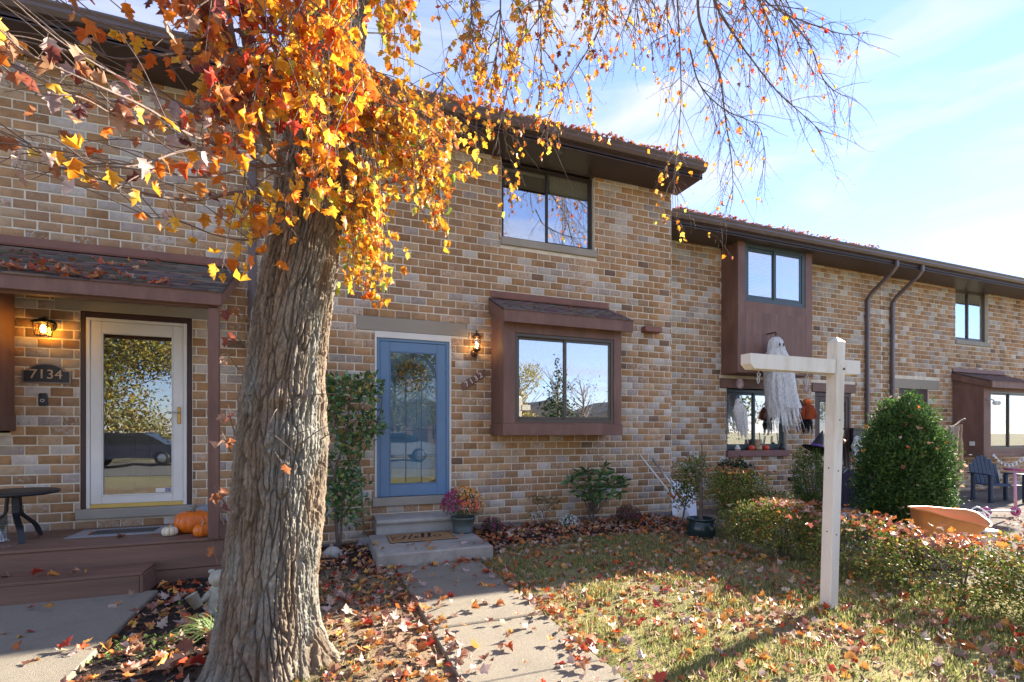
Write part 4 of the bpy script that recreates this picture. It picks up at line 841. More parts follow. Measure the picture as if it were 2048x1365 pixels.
WEEP = [((1010, -120), (980, 60), 4.3, 1.1, .20, ORANGE + YELLOW), ((1060, -160), (1090, 30), 4.6, 1.2, .20, YELLOW + ORANGE + BROWN), ((1130, -200), (1160, 60), 4.8, 1.35, .17, YELLOW + ORANGE + BROWN), ((1190, -200), (1180, 50), 5.0, 1.4, .12, ORANGE + BROWN + YELLOW), ((1250, -220), (1290, 40), 4.7, 1.5, .08, ORANGE + BROWN),
        ((1300, -240), (1370, 20), 4.5, 1.5, .05, ORANGE + BROWN), ((1360, -260), (1350, 60), 5.0, 1.6, .05, ORANGE + YELLOW), ((1400, -240), (1470, 40), 4.6, 2.0, .04, ORANGE + RED), ((1440, -260), (1540, 10), 4.3, 1.8, .04, RED + ORANGE), ((1480, -220), (1620, 0), 4.2, 1.5, .04, RED + ORANGE), ((1420, -200), (1390, 80), 4.9, 1.6, .04, ORANGE), ((1300, -200), (1250, 60), 5.2, 1.5, .08, ORANGE + YELLOW), ((950, -100), (930, 50), 4.2, .9, .10, ORANGE + YELLOW)]
for s0, s1, Y, L, dens, pal in WEEP:
    p = atY(*s0, Y); e = atY(*s1, Y + random.uniform(-.2, .2)); best = min(L1, key=lambda q: (q - p).length)
    limb([best, (best + p) / 2 + Vector((0, 0, .15)), p], .02, .013, 6, 'twig', 'branch')
    wtwig(p, e - p, L, .013, 2, pal, dens)
for pts, r0, dens, pal in (([(1395, -60), (1400, 44), (1437, 140), (1450, 230), (1464, 330), (1466, 400)], .022, .03, ORANGE + BROWN), ([(1540, -60), (1552, 7), (1616, 84), (1653, 168), (1713, 204)], .018, .02, RED + ORANGE), ([(1380, 100), (1400, 170), (1450, 220), (1518, 256), (1530, 330)], .011, .02, ORANGE), ([(1420, -40), (1444, 34), (1541, 168), (1600, 225), (1646, 266)], .016, .02, RED + ORANGE), ([(1350, -60), (1358, 60), (1362, 200), (1352, 320), (1348, 390)], .014, .06, ORANGE + YELLOW), ([(1500, -60), (1540, 10), (1640, 55), (1700, 70), (1740, 62)], .014, .02, RED + ORANGE), ([(1215, -60), (1205, 40), (1170, 110), (1120, 190), (1080, 280)], .014, .14, YELLOW + ORANGE + BROWN), ([(1060, -60), (1055, 30), (1030, 120), (1010, 200), (990, 300)], .010, .16, YELLOW + ORANGE), ([(960, -40), (930, 90), (890, 150), (880, 190)], .008, .10, ORANGE + YELLOW)):
    Yl = random.uniform(4.5, 5.0); c = limb([atY(u_, v_, Yl + .05 * i) for i, (u_, v_) in enumerate(pts)], r0, .003, 6, 'twig', 'branch')
    for i in range(6, len(c) - 1, 2):
        d_ = (c[i + 1] - c[i]).normalized(); side = Vector((random.gauss(0, .8), random.gauss(0, .6), random.gauss(-.1, .4))); wtwig(c[i], d_ + side, random.uniform(.35, .8), .004, 1 if i % 4 == 0 else 0, pal, dens)
# leaves: the ones largest in view as single leaves, the rest as one mass
LP, LC, LS = np.array(LP), np.array(LC), np.array(LS); RM = rot_mats(len(LP), np.array(LY), np.array(LPi), np.array(LR))
scr = [(S_ / max(.3, project(*p)[2]) if (0 < project(*p)[0] < 2048 and 0 < project(*p)[1] < 1365) else 0) for p, S_ in zip(LP, LS)]
order = np.argsort(scr)[::-1]; own = order[:300]; rest = order[300:]
for i in own:
    tv, tf = LEAF_T[i % 5]; m_ = np_mesh('leaf', tv, tf, np.tile((*LC[i], 1), (len(tv), 1)), mat=M['leaf'])
    o = link('leaf', m_, tree); mw = Matrix(RM[i].tolist()).to_4x4(); o.location = LP[i]; o.rotation_mode = 'QUATERNION'; o.rotation_quaternion = mw.to_quaternion(); o.scale = (LS[i],) * 3
scatter('foliage', LEAF_T, LP[rest], RM[rest], LS[rest], LC[rest], tree, M['leaf'], 'stuff')
part(twigs, 'twigs', M['twig'], tree, kind='stuff')
# ================================================================== shrubs and flowers
def oval_template(w_=.45, fold=.3, tip=.0):
    V = np.array([(0, 0, 0), (w_ * .42, .3, fold * .2), (w_ * .45, .65, fold * .22), (0, 1, tip), (-w_ * .45, .65, fold * .22), (-w_ * .42, .3, fold * .2), (0, .5, 0)]); V[:, 0] *= 1.1
    return V, np.array([(6, 0, 1), (6, 1, 2), (6, 2, 3), (6, 3, 4), (6, 4, 5), (6, 5, 0)])
def small_oval(w_=.5, fold=.3):
    return np.array([(0, 0, 0), (w_ / 2, .5, fold * .2), (0, 1, 0), (-w_ / 2, .5, fold * .2)]), np.array([(0, 1, 2), (0, 2, 3)])
OVAL = [oval_template(.5, .5), oval_template(.42, -.3), oval_template(.55, .8, .1)]
SMALL = [small_oval(.55, .6), small_oval(.5, -.3), small_oval(.6, 1.0)]
M['shrub_leaf'] = leaf_material('shrub_leaf', .25, .6, spec=.2)
M['glossy_leaf'] = leaf_material('glossy_leaf', .12, .22, spec=.7)
M['stem'] = material('shrub_stem', (.13, .10, .075), .9, .25, 20, .4, 120)
def blob_points(blobs, N, inner=.5):
    vol = np.array([b[3] * b[4] * b[5] for b in blobs]); w_ = rng.choice(len(blobs), N, p=vol / vol.sum()); d = rng.normal(size=(N, 3)); d /= np.linalg.norm(d, axis=1)[:, None]
    B = np.array([b[:6] for b in blobs])[w_]; ex = np.array([(b[6] if len(b) > 6 else 2) for b in blobs])[w_]
    k = (np.abs(d) ** ex[:, None]).sum(1) ** (-1 / ex); r = rng.uniform(inner ** 2, 1, N) ** .5
    lump = 1 + .16 * np.sin(7 * d[:, 0] + 3 * d[:, 2] + B[:, 0] * 9) * np.sin(6 * d[:, 1] + 5 * d[:, 2]) + .07 * np.sin(17 * d[:, 0] + 4) * np.sin(15 * d[:, 2] + 9 * d[:, 1]) + np.where(rng.uniform(0, 1, N) < .05, rng.uniform(0, .22, N), 0)
    return B[:, :3] + d * (k * r * lump)[:, None] * B[:, 3:6], d
def shrub(name, label, cat, loc, blobs, N, size, pal, stems, mat='shrub_leaf', temps=None, inner=.45, n_own=0, up=.5, cull=None, group=None):
    t = thing(name, label, cat, loc, group=group)
    for pts, r0, r1 in stems:
        m_ = MB(); c = curve(pts, 6); m_.tube(c, [r0 + (r1 - r0) * i / (len(c) - 1) for i in range(len(c))], 7); part(m_, 'stem', M['stem'], t)
    P, d = blob_points(blobs, N, inner)
    if cull is not None: k = cull(P); P, d = P[k], d[k]
    N = len(P); yaw = np.arctan2(d[:, 1], d[:, 0]) - np.pi / 2 + rng.normal(0, .8, N); pit = np.arcsin(np.clip(d[:, 2], -1, 1)) * .6 + rng.normal(up * .4, .55, N); S = rng.uniform(.65, 1.2, N) * size
    Rm = rot_mats(N, yaw, pit, rng.normal(0, .7, N)); C = pick(pal, N, .3); temps = temps or SMALL
    for i in range(min(n_own, N)):
        tv, tf = temps[i % len(temps)]; o = link('leaf', np_mesh('leaf', tv, tf, np.tile((*C[i], 1), (len(tv), 1)), mat=M[mat]), t)
        o.location = P[i]; o.rotation_mode = 'QUATERNION'; o.rotation_quaternion = Matrix(Rm[i].tolist()).to_quaternion(); o.scale = (S[i],) * 3
    if N > n_own: scatter('foliage', temps, P[n_own:], Rm[n_own:], S[n_own:], C[n_own:], t, M[mat], 'stuff')
    return t
def up_stems(n, spread, h, r=.012, base=.04):
    out_ = []
    for _ in range(n):
        a = random.uniform(0, 6.28); q = random.uniform(.4, 1) * spread; b = (math.cos(a) * base, math.sin(a) * base, -.03)
        out_.append(([b, (math.cos(a) * q * .4, math.sin(a) * q * .4, h * .5), (math.cos(a) * q, math.sin(a) * q, h)], r, r * .35))
    return out_
BOX_G = [(.13, .19, .045), (.17, .23, .05), (.09, .14, .035), (.24, .29, .07), (.08, .12, .03)]
BOX_Y = BOX_G + BOX_G[:3] + [(.44, .40, .08), (.34, .34, .08), (.30, .33, .07), (.42, .20, .08), (.36, .14, .07)]
CAM_G = [(.08, .17, .06), (.11, .22, .07), (.06, .13, .05), (.16, .28, .08), (.09, .18, .06)]
# glossy camellia between the trunk and the blue door
Yc = 6.22; cb = atY(676, 1068, Yc); cb.z = .02
def lp(u, v, Y=Yc): p = atY(u, v, Y) - cb; return (p.x, p.y, p.z)
stems = [([(0, 0, 0), lp(668, 960), lp(690, 880), lp(700, 800)], .022, .008), ([(.02, 0, 0), lp(690, 980), lp(730, 900), lp(760, 830), lp(765, 770)], .018, .005), ([lp(668, 950), lp(655, 900), lp(670, 850), lp(680, 780)], .014, .005), ([lp(690, 880), lp(740, 870), lp(770, 862)], .007, .003), ([lp(700, 840), lp(735, 800), lp(768, 780)], .008, .003), ([lp(665, 985), lp(690, 955), lp(730, 970)], .01, .004), ([lp(690, 870), lp(715, 835), lp(720, 790)], .008, .003)]
def bl(u, v, ru, rv, Y=Yc, ry=.22): x, y, z = lp(u, v, Y); k = 6.3 / F_PX; return (x, y, z, ru * k, ry, rv * k)
shrub('camellia_bush', 'glossy green camellia growing between the tree trunk and the blue door', 'bush', cb, [bl(690, 1015, 40, 38), bl(680, 975, 34, 25), bl(705, 960, 30, 25), bl(688, 920, 30, 28), bl(715, 880, 38, 24), bl(680, 850, 25, 30), bl(695, 790, 42, 38), bl(735, 775, 34, 28), bl(740, 850, 26, 30), bl(765, 860, 8, 10), bl(668, 800, 22, 40)], 1450, .080, CAM_G + CAM_G + [(.34, .30, .06)], stems, 'glossy_leaf', OVAL, .2, 300)
# rhododendron with long leaves in whorls
rb = atY(1183, 1040, 6.25); rb.z = .07
t = thing('rhododendron', 'young rhododendron with long dark leaves and one red leaf by the brick wall', 'shrub', rb)
LONG = [oval_template(.38, .4), oval_template(.33, -.3, -.1), oval_template(.40, .7)]; k = 6.5 / F_PX
st_pts = []
for u, v in ((1150, 955), (1165, 975), (1180, 950), (1200, 945), (1215, 965), (1235, 960), (1245, 975), (1195, 985), (1222, 990), (1160, 992), (1210, 935), (1180, 1000), (1190, 962), (1228, 945), (1205, 1000), (1172, 945), (1140, 965), (1150, 980), (1250, 962), (1240, 985), (1188, 975), (1210, 975), (1225, 972), (1168, 960), (1200, 958), (1178, 988), (1215, 952), (1160, 948)):
    q = atY(u, v, 6.25 + random.uniform(-.2, .2)) - rb; st_pts.append(q); m_ = MB(); s0 = Vector((random.choice((-.05, .03, .07)), 0, .16)); c = curve(([(0, 0, -.04), (s0.x * .6, 0, .10)] if len(st_pts) % 5 == 1 else [s0]) + [(q.x * .45 + s0.x * .4, q.y * .4, q.z * .6 + .04), q], 5); m_.tube(c, [(.012 if len(st_pts) % 5 == 1 else .006) * (1 - .7 * i / (len(c) - 1)) for i in range(len(c))], 6); part(m_, 'stem', M['stem'], t)
ii = 0
for q in st_pts:
    a0 = random.uniform(0, 6)
    for j in range(8):
        a = a0 + j * .785 + random.gauss(0, .15); tv, tf = LONG[j % 3]; c = random.choice(CAM_G); c = tuple(x * random.uniform(.7, 1.3) for x in c)
        if ii == 44: c = (.70, .06, .02)
        o = link('leaf', np_mesh('leaf', tv, tf, np.tile((*c, 1), (len(tv), 1)), mat=M['glossy_leaf']), t); o.location = q; o.rotation_euler = (random.gauss(.05, .4), random.gauss(0, .3), a); o.scale = (.145 * random.uniform(.75, 1.15),) * 3; ii += 1
# sparse azalea
ab = atY(1090, 1052, 6.3); ab.z = .07
def al(u, v): p = atY(u, v, 6.3) - ab; return (p.x, p.y, p.z)
shrub('azalea_bush', 'sparse twiggy azalea with small reddish leaves under the box window', 'shrub', ab, [(*al(1075, 1000), .16, .15, .05), (*al(1105, 1003), .13, .15, .05), (*al(1065, 1030), .13, .12, .05), (*al(1100, 1018), .08, .1, .04)], 420, .034, [(.14, .17, .05), (.10, .13, .04), (.30, .13, .06), (.24, .10, .05), (.2, .2, .07)],
      [([(0, 0, 0), al(1085, 1025), al(1065, 998)], .007, .002), ([(0, 0, 0), al(1095, 1020), al(1115, 995)], .007, .002), ([(0, 0, 0), al(1080, 1035), al(1058, 1022)], .005, .002), ([al(1085, 1025), al(1090, 1005), al(1092, 990)], .004, .002)])
# chrysanthemums
def flower_template(n=9, cup=.35):
    V = [(0, 0, .1)]; Fm = []
    for k in range(n):
        a = 2 * math.pi * k / n; b = .7 * math.pi / n
        V += [(.45 * math.cos(a - b), .45 * math.sin(a - b), cup * .3), (math.cos(a), math.sin(a), cup), (.45 * math.cos(a + b), .45 * math.sin(a + b), cup * .3)]; o = 1 + 3 * k; Fm += [(0, o, o + 1), (0, o + 1, o + 2)]
    return np.array(V), np.array(Fm)
FLW = [flower_template(9, .3), flower_template(10, .6), flower_template(8, .1)]
M['petal'] = leaf_material('petal', .25, .6)
def mum(name, label, loc, r, hgt, pal_fn, n, fs, cz, pot=None, group=None):
    t = thing(name, label, 'flowers', loc, group=group)
    if pot:
        m_ = MB(); m_.lathe(pot, 32); part(m_, 'pot', M['pot'], t); m_ = MB(); m_.lathe([(.0, .165), (.135, .165)], 24); part(m_, 'pot_soil', M['soil_'], t)
    d = rng.normal(size=(n, 3)); d /= np.linalg.norm(d, axis=1)[:, None]; d[:, 2] = np.abs(d[:, 2]) * 1.05 - .18; d /= np.linalg.norm(d, axis=1)[:, None]
    P = d * np.array([r, r, hgt]) * rng.uniform(.93, 1.05, (n, 1)) + np.array([0, 0, cz]); yaw = np.arctan2(d[:, 1], d[:, 0]) + np.pi / 2; pit = np.arccos(np.clip(d[:, 2], -1, 1)) 
    Rm = rot_mats(n, yaw, pit + rng.normal(0, .25, n), rng.normal(0, .25, n)); C = np.array([pal_fn(q) for q in d]) * rng.uniform(.8, 1.2, (n, 1))
    scatter('blooms', FLW, P, Rm, rng.uniform(.75, 1.2, n) * fs, C, t, M['petal'], 'stuff')
    N = n * 3; Q, dd = blob_points([(0, 0, cz - .01, r * .96, r * .96, hgt * .96)], N, .5); k = Q[:, 2] > cz - hgt * .5; Q, dd = Q[k], dd[k]; N = len(Q)
    scatter('foliage', SMALL, Q, rot_mats(N, rng.uniform(0, 6.28, N), rng.normal(.3, .6, N), rng.normal(0, .5, N)), rng.uniform(.02, .035, N), pick([(.05, .10, .03), (.07, .12, .035)], N, .3), t, M['shrub_leaf'], 'stuff')
    m_ = MB()
    for k in range(9): a = k * .7; m_.tube([(0, 0, max(0, cz - hgt)), (math.cos(a) * r * .4, math.sin(a) * r * .4, cz)], [.004, .002], 5)
    part(m_, 'stems', M['stem'], t, kind='stuff'); return t
M['pot'] = material('grey_green_pot', (.075, .095, .085), .55, .1, 5); M['soil_'] = material('potting_soil', (.05, .035, .025), 1, .3, 40, .5, 100)
def pal_big(d):
    s_ = d[0] * .933 - d[1] * -.36
    if d[0] < -.45 + .2 * random.random(): return random.choice([(.44, .03, .18), (.34, .02, .14), (.52, .06, .19)])
    if d[2] > .45 or d[0] > .55: return random.choice([(.88, .40, .07), (.86, .48, .11), (.80, .28, .06)])
    return random.choice([(.80, .16, .09), (.82, .22, .12), (.74, .11, .08), (.84, .34, .08)])
pl = atZ(925, 1064, SLT)
mum('potted_chrysanthemum', 'potted chrysanthemum with orange, coral and purple blooms beside the door step', (pl.x, pl.y - .02, SLT + .001), .262, .23, pal_big, 420, .024, .335, [(.0, .001), (.118, .001), (.125, .012), (.128, .02), (.118, .022), (.145, .165), (.155, .168), (.157, .195), (.150, .197), (.140, .165)])
for u, v, r, lab, pal in ((985, 1070, .135, 'small dark magenta chrysanthemum growing next to the concrete landing', [(.20, .02, .09), (.28, .03, .13), (.15, .015, .07)]), (1138, 1062, .135, 'small white chrysanthemum in the leaf covered bed', [(.75, .74, .68), (.68, .66, .60), (.78, .77, .74)]), (1257, 1052, .175, 'small wine red chrysanthemum at the end of the bed', [(.17, .012, .045), (.24, .02, .07), (.12, .01, .035)])):
    p = atZ(u, v, .06); mum('chrysanthemum', lab, (p.x, p.y, .04), r, r * .85, lambda d, pal=pal: random.choice(pal), int(170 * (r / .14) ** 2), .017, r * .95, group='small chrysanthemums in the bed')
# hedge and shrubs along the property line
def leafy_top(t, pts_fn, n, size=.07):
    P = np.array([pts_fn() for _ in range(n)]); scatter('fallen_leaves', LEAF_DRY, P, rot_mats(n, rng.uniform(0, 6.28, n), rng.normal(0, .35, n), rng.normal(0, .35, n)), rng.uniform(.7, 1.15, n) * size, pick(FALL, n, .25), t, M['leaf_dry'], 'stuff')
FALL = [(.50, .20, .09), (.42, .14, .08), (.56, .28, .14), (.60, .20, .05), (.34, .12, .08), (.58, .40, .30), (.48, .33, .27), (.30, .10, .07), (.66, .30, .06), (.62, .16, .04), (.44, .27, .20)]
GRP = 'clipped shrubs between the yards'
t = shrub('hedge', 'long low clipped hedge strewn with dead leaves behind the white sign post', 'hedge', (4.95, 2.5, 0), [(0, .85, .29, .42, .42, .27, 3.2), (.02, .15, .245, .44, .60, .225, 3.2), (.1, -.75, .33, .50, .62, .30, 3.2), (.12, -1.4, .33, .50, .6, .30, 3.2)], 22000, .034, BOX_Y, sum([up_stems(5, .3, .42, .011) for _ in range(1)], []) + [([(x, y, 0), (x + .05, y + .05, .2), (x + random.gauss(0, .15), y + random.gauss(0, .15), .45)], .011, .004) for x in (-.2, .1, .25) for y in (-1.2, -.6, -.1, .4, .8)], inner=.55)
leafy_top(t, lambda: (lambda y_: (random.gauss(.02, .24), y_, float(np.interp(y_, [-1.7, -.8, -.2, .15, .6, 1.1], [.62, .62, .53, .465, .50, .55])) + random.uniform(-.02, .05)))(random.uniform(-1.7, 1.15)), 460)
t = shrub('clipped_shrub', 'low clipped shrub heaped with reddish dead leaves next to the sign post', 'shrub', (4.78, 4.05, 0), [(.0, 0, .36, .36, .36, .28, 2.6), (-.25, .2, .4, .3, .3, .22, 2.4), (.25, -.2, .28, .28, .28, .24)], 8000, .034, BOX_Y, up_stems(8, .3, .45), inner=.5, group=GRP)
leafy_top(t, lambda: (random.gauss(.1, .2), random.gauss(-.05, .2), .60 + random.uniform(-.06, .05)), 150)
t = shrub('clipped_shrub', 'flat topped yellow green shrub behind the dark glazed pot', 'shrub', (5.05, 4.95, 0), [(0, .05, .70, .36, .36, .22, 4), (.0, 0, .42, .28, .3, .25, 2.6), (.3, -.25, .45, .3, .3, .22)], 8000, .034, BOX_Y, up_stems(8, .3, .7, .014), inner=.5, group=GRP)
leafy_top(t, lambda: (random.gauss(0, .2), random.gauss(.05, .2), .91 + random.uniform(-.03, .04)), 60)
q = atZ(1358, 1068)
def sl(u, v): p = atY(u, v, q.y) - q; return (p.x, p.y, p.z)
shrub('sapling_shrub', 'small open shrub on a thin leaning stem at the corner of the brick wall', 'shrub', q, [(*sl(1380, 950), .24, .22, .24), (*sl(1370, 985), .24, .2, .18), (*sl(1360, 1010), .12, .12, .08), (*sl(1395, 930), .16, .16, .16)], 1500, .045, BOX_G + [(.35, .12, .06), (.2, .26, .06)], [([(0, 0, -.03), sl(1365, 1040), sl(1372, 1000), sl(1378, 950)], .016, .005), ([sl(1372, 1010), sl(1390, 985), sl(1402, 960)], .008, .003), ([sl(1370, 1015), sl(1355, 990), sl(1352, 960)], .008, .003)], inner=.2, group=GRP)
p = atZ(1522, 1035)
shrub('yew_bush', 'dark green bush with a few caught leaves under the window sill', 'bush', (p.x, 6.75, 0), [(0, 0, .55, .32, .28, .36, 3.5), (0, 0, .25, .22, .2, .25)], 6500, .04, [(.02, .045, .02), (.03, .06, .028), (.015, .035, .018), (.04, .075, .03)], up_stems(5, .2, .5), inner=.5, group=GRP)
p = atZ(1612, 1040)
shrub('tall_shrub', 'tall narrow clipped shrub beside the sign post, holding a witch hat', 'shrub', (p.x + .05, 5.7, 0), [(0, 0, .62, .27, .27, .52, 4), (0, 0, .25, .2, .2, .2)], 7500, .034, BOX_Y[:7], up_stems(6, .2, .8), inner=.5, group=GRP)
# arborvitae: sprays of scale leaves
p = atZ(1805, 1080)
SPR = [(np.array([(0, 0, 0), (.10, .45, .05), (.05, 1, .0), (-.10, .5, -.05), (.24, .75, .0), (-.22, .8, .04)]), np.array([(0, 1, 2), (0, 2, 3), (1, 4, 2), (3, 2, 5)]))]
t = shrub('arborvitae', 'large rounded evergreen arborvitae speckled with fallen leaves', 'tree', (p.x, p.y, 0), [(0, 0, .82, .56, .52, .74, 2.3), (.03, 0, 1.28, .42, .38, .58, 2.0), (-.02, 0, .35, .44, .4, .32), (.26, 0, 1.0, .38, .34, .45), (-.30, -.1, 1.02, .30, .26, .28), (.30, -.1, .55, .34, .3, .3), (.08, -.05, 1.74, .16, .14, .20), (-.16, 0, 1.55, .22, .2, .22), (-.34, -.1, .5, .26, .24, .26)], 42000, .055, [(.05, .115, .03), (.075, .15, .035), (.04, .09, .028), (.11, .19, .045)], up_stems(7, .4, 1.2, .02), 'shrub_leaf', SPR, .6, up=1.1)
n_ = 110; P, d = blob_points([(0, 0, .82, .58, .54, .77, 2.3), (.03, 0, 1.28, .44, .4, .60)], n_, .97)
scatter('fallen_leaves', LEAF_DRY, P, rot_mats(n_, rng.uniform(0, 6.28, n_), rng.normal(.3, .6, n_), rng.normal(0, .5, n_)), rng.uniform(.05, .08, n_), pick(FALL + [(.6, .42, .33)] * 4, n_, .2), t, M['leaf_dry'], 'stuff')
# tufts of lily turf at the trunk
p = atZ(432, 1275); t = thing('lily_turf', 'clump of long arching grassy blades at the foot of the trunk', 'plant', (p.x, p.y, 0)); m_ = MB()
M['blade'] = material('blade_green', (.13, .19, .06), .55, .3, 10)
for k in range(60):
    a = random.uniform(math.pi * .55, math.pi * 1.45); L = random.uniform(.18, .36); h = random.uniform(.12, .24); w_ = .004; b0 = Vector((random.gauss(0, .03), random.gauss(0, .05), 0)); pts = [b0 + Vector((math.cos(a) * L * s_, math.sin(a) * L * s_, h * (1.9 * s_ - 1.5 * s_ * s_))) for s_ in np.linspace(0, 1, 7)]; sd_ = Vector((-math.sin(a), math.cos(a), 0))
    vs = []
    for i, q_ in enumerate(pts): ww = w_ * (1 - (i / 6) ** 2 * .95); vs += [q_ - sd_ * ww, q_ + sd_ * ww]
    m_.add(vs, [(2 * i, 2 * i + 1, 2 * i + 3, 2 * i + 2) for i in range(6)])
part(m_, 'blades', M['blade'], t, kind='stuff')
# ================================================================== things by the blue door
def text_mesh(txt, size, ext=.003, font_shear=0, name='digit'):
    cu = bpy.data.curves.new('txt', 'FONT'); cu.body = txt; cu.size = size; cu.extrude = ext; cu.align_x = 'CENTER'; cu.align_y = 'CENTER'; cu.shear = font_shear
    o = bpy.data.objects.new('txt', cu); COL.objects.link(o); dg = bpy.context.evaluated_depsgraph_get(); me = bpy.data.meshes.new_from_object(o.evaluated_get(dg)); bpy.data.objects.remove(o); me.name = name; return me
UPR = Matrix.Rotation(math.pi / 2, 4, 'X')                              # lettering stands up and faces -Y
def stroke(mb, pts, w0, w1, z, y, M_=None, n=10):
    """flat pen stroke, width swelling in the middle"""
    c = curve([(p[0], p[1], 0) for p in pts], n); vs = []; k = len(c)
    for i, p in enumerate(c):
        t_ = (c[min(i + 1, k - 1)] - c[max(i - 1, 0)]).normalized(); nrm = Vector((-t_.y, t_.x, 0)); ww = w0 + (w1 - w0) * abs(t_.y) ** 1.5
        vs += [p + nrm * ww, p - nrm * ww]
    vs = [Vector((q.x, q.y, z)) for q in vs]
    if M_: vs = [M_ @ q for q in vs]
    mb.add(vs, [(2 * i, 2 * i + 1, 2 * i + 3, 2 * i + 2) for i in range(k - 1)])
a, b = atZ(782, 1088, SLT), atZ(917, 1078, SLT); back = atZ(775, 1069, SLT); mw, mh = (b - a).length * 1.0, .43
mc = Vector(((a.x + b.x) / 2, (a.y + b.y) / 2 + mh / 2, SLT + .002))
t = thing('doormat', 'tan coir doormat reading Hello in black script on the landing', 'doormat', mc, math.atan2(b.y - a.y, b.x - a.x))
s = MB(); s.bbox(-mw / 2, mw / 2, -mh / 2, mh / 2, 0, .016, .006); part(s, 'mat', material('coir', (.42, .23, .095), 1, .3, 90, 1, 400), t)
s = MB(); s.bbox(-mw / 2 - .004, mw / 2 + .004, -mh / 2 - .004, mh / 2 + .004, -.001, .008, .003); part(s, 'backing', M['black'], t)
M['print'] = material('black_print', (.012, .012, .012), .95, .2, 90)
s = MB()
for (x0, x1, y0, y1) in ((-.45, .45, .40, .42), (-.45, .45, -.42, -.40), (-.46, -.45, -.42, .42), (.45, .46, -.42, .42)): s.box(x0 * mw, x1 * mw, y0 * mh, y1 * mh, .0165, .0172)
part(s, 'border', M['print'], t)
s = MB(); SX, SY = mw * .92, mh * 1.0
def hs(pts, w0=.004, w1=.010): stroke(s, [((x - .5) * SX, (y - .42) * SY) for x, y in pts], w0, w1, .0178, 0)
hs([(.06, .30), (.03, .40), (.08, .52), (.18, .62), (.24, .62), (.22, .45), (.17, .22), (.12, .14), (.06, .18)]); hs([(.36, .72), (.33, .55), (.28, .30), (.27, .16), (.33, .18)]); hs([(.16, .40), (.24, .42), (.32, .40)], .003, .004)
hs([(.33, .18), (.40, .32), (.44, .40), (.41, .46), (.385, .36), (.40, .20), (.46, .20)]); hs([(.46, .20), (.53, .50), (.56, .74), (.53, .76), (.51, .45), (.52, .22), (.57, .20)]); hs([(.57, .20), (.64, .50), (.67, .74), (.64, .76), (.62, .45), (.63, .22), (.68, .22)]); hs([(.72, .24), (.69, .36), (.74, .48), (.80, .40), (.78, .24), (.72, .22), (.72, .28)]); hs([(.80, .38), (.86, .36), (.93, .46)], .003, .004)
part(s, 'lettering', M['print'], t)
# number board
bp = Vector((1.975, YF - .012, 2.13)); t = thing('house_number_board', 'small slanted brown board with the white number 7132', 'house number', bp)
Mt = Matrix.Rotation(R(-33), 4, 'Y')
s = MB(); s.bbox(-.195, .195, -.006, .010, -.048, .048, .004, Mt @ Matrix(((1, 0, .45, 0), (0, 1, 0, 0), (0, 0, 1, 0), (0, 0, 0, 1)))); part(s, 'board', M['trim'], t)
for k, ch in enumerate('7132'):
    o = link('digit', text_mesh(ch, .105, .003), t, M['white']); o.location = Mt @ Vector((-.118 + k * .078, -.010, 0)); o.rotation_euler = (math.pi / 2, R(-33), 0)
# lantern on the brick between the door and the box window
def lathe_part(prof, name, mat_, parent, at=(0, 0, 0), n=20, fn=None): m_ = MB(); m_.lathe(prof, n, Matrix.Translation(at), fn=fn); return part(m_, name, mat_, parent)
M['copper'] = material('aged_copper', (.16, .085, .05), .4, .25, 12, metal=.7)
M['bulb'] = glow('lamp_bulb', (1, .62, .25), 22); M['lamp_glass'] = glass_material('lantern_glass', .12, (1, .95, .85))
lx, lz = 1.985, 2.50; t = thing('wall_lantern', 'ornate copper carriage lantern lit beside the blue door', 'lamp', (lx, YF, lz), group=None)
lathe_part([(.0, -.02), (.045, -.02), (.055, 0), (.045, .02), (.0, .02)], 'backplate', M['copper'], t, (0, 0, 0)).rotation_euler = (math.pi / 2, 0, 0)
s = MB(); s.tube(curve([(0, -.01, -.01), (0, -.06, -.07), (0, -.12, -.06), (0, -.12, .0)], 6), .009, 8); s.tube(curve([(0, -.02, .03), (0, -.05, .05), (0, -.09, .02)], 6), .006, 8); part(s, 'bracket', M['copper'], t)
lathe_part([(.0, .0), (.02, .0), (.05, .02), (.058, .03), (.05, .036), (.0, .036)], 'lamp_base', M['copper'], t, (0, -.12, 0))
lathe_part([(.045, .036), (.056, .07), (.056, .17), (.046, .20)], 'glass_shade', M['lamp_glass'], t, (0, -.12, 0))
s = MB()
for k in range(6): q_ = k * math.pi / 3; s.tube([(.05 * math.cos(q_), -.12 + .05 * math.sin(q_), .036), (.060 * math.cos(q_), -.12 + .060 * math.sin(q_), .10), (.052 * math.cos(q_), -.12 + .052 * math.sin(q_), .20)], .0035, 5)
s.lathe([(.060, .115), (.063, .12), (.060, .125)], 20, Matrix.Translation((0, -.12, 0))); part(s, 'cage', M['copper'], t)
lathe_part([(.068, .198), (.072, .205), (.05, .225), (.035, .245), (.02, .25), (.012, .265), (.018, .275), (.008, .29), (.0, .305)], 'lamp_cap', M['copper'], t, (0, -.12, 0))
lathe_part([(.0, .06), (.012, .065), (.016, .09), (.012, .12), (.0, .14)], 'bulb', M['bulb'], t, (0, -.12, 0))
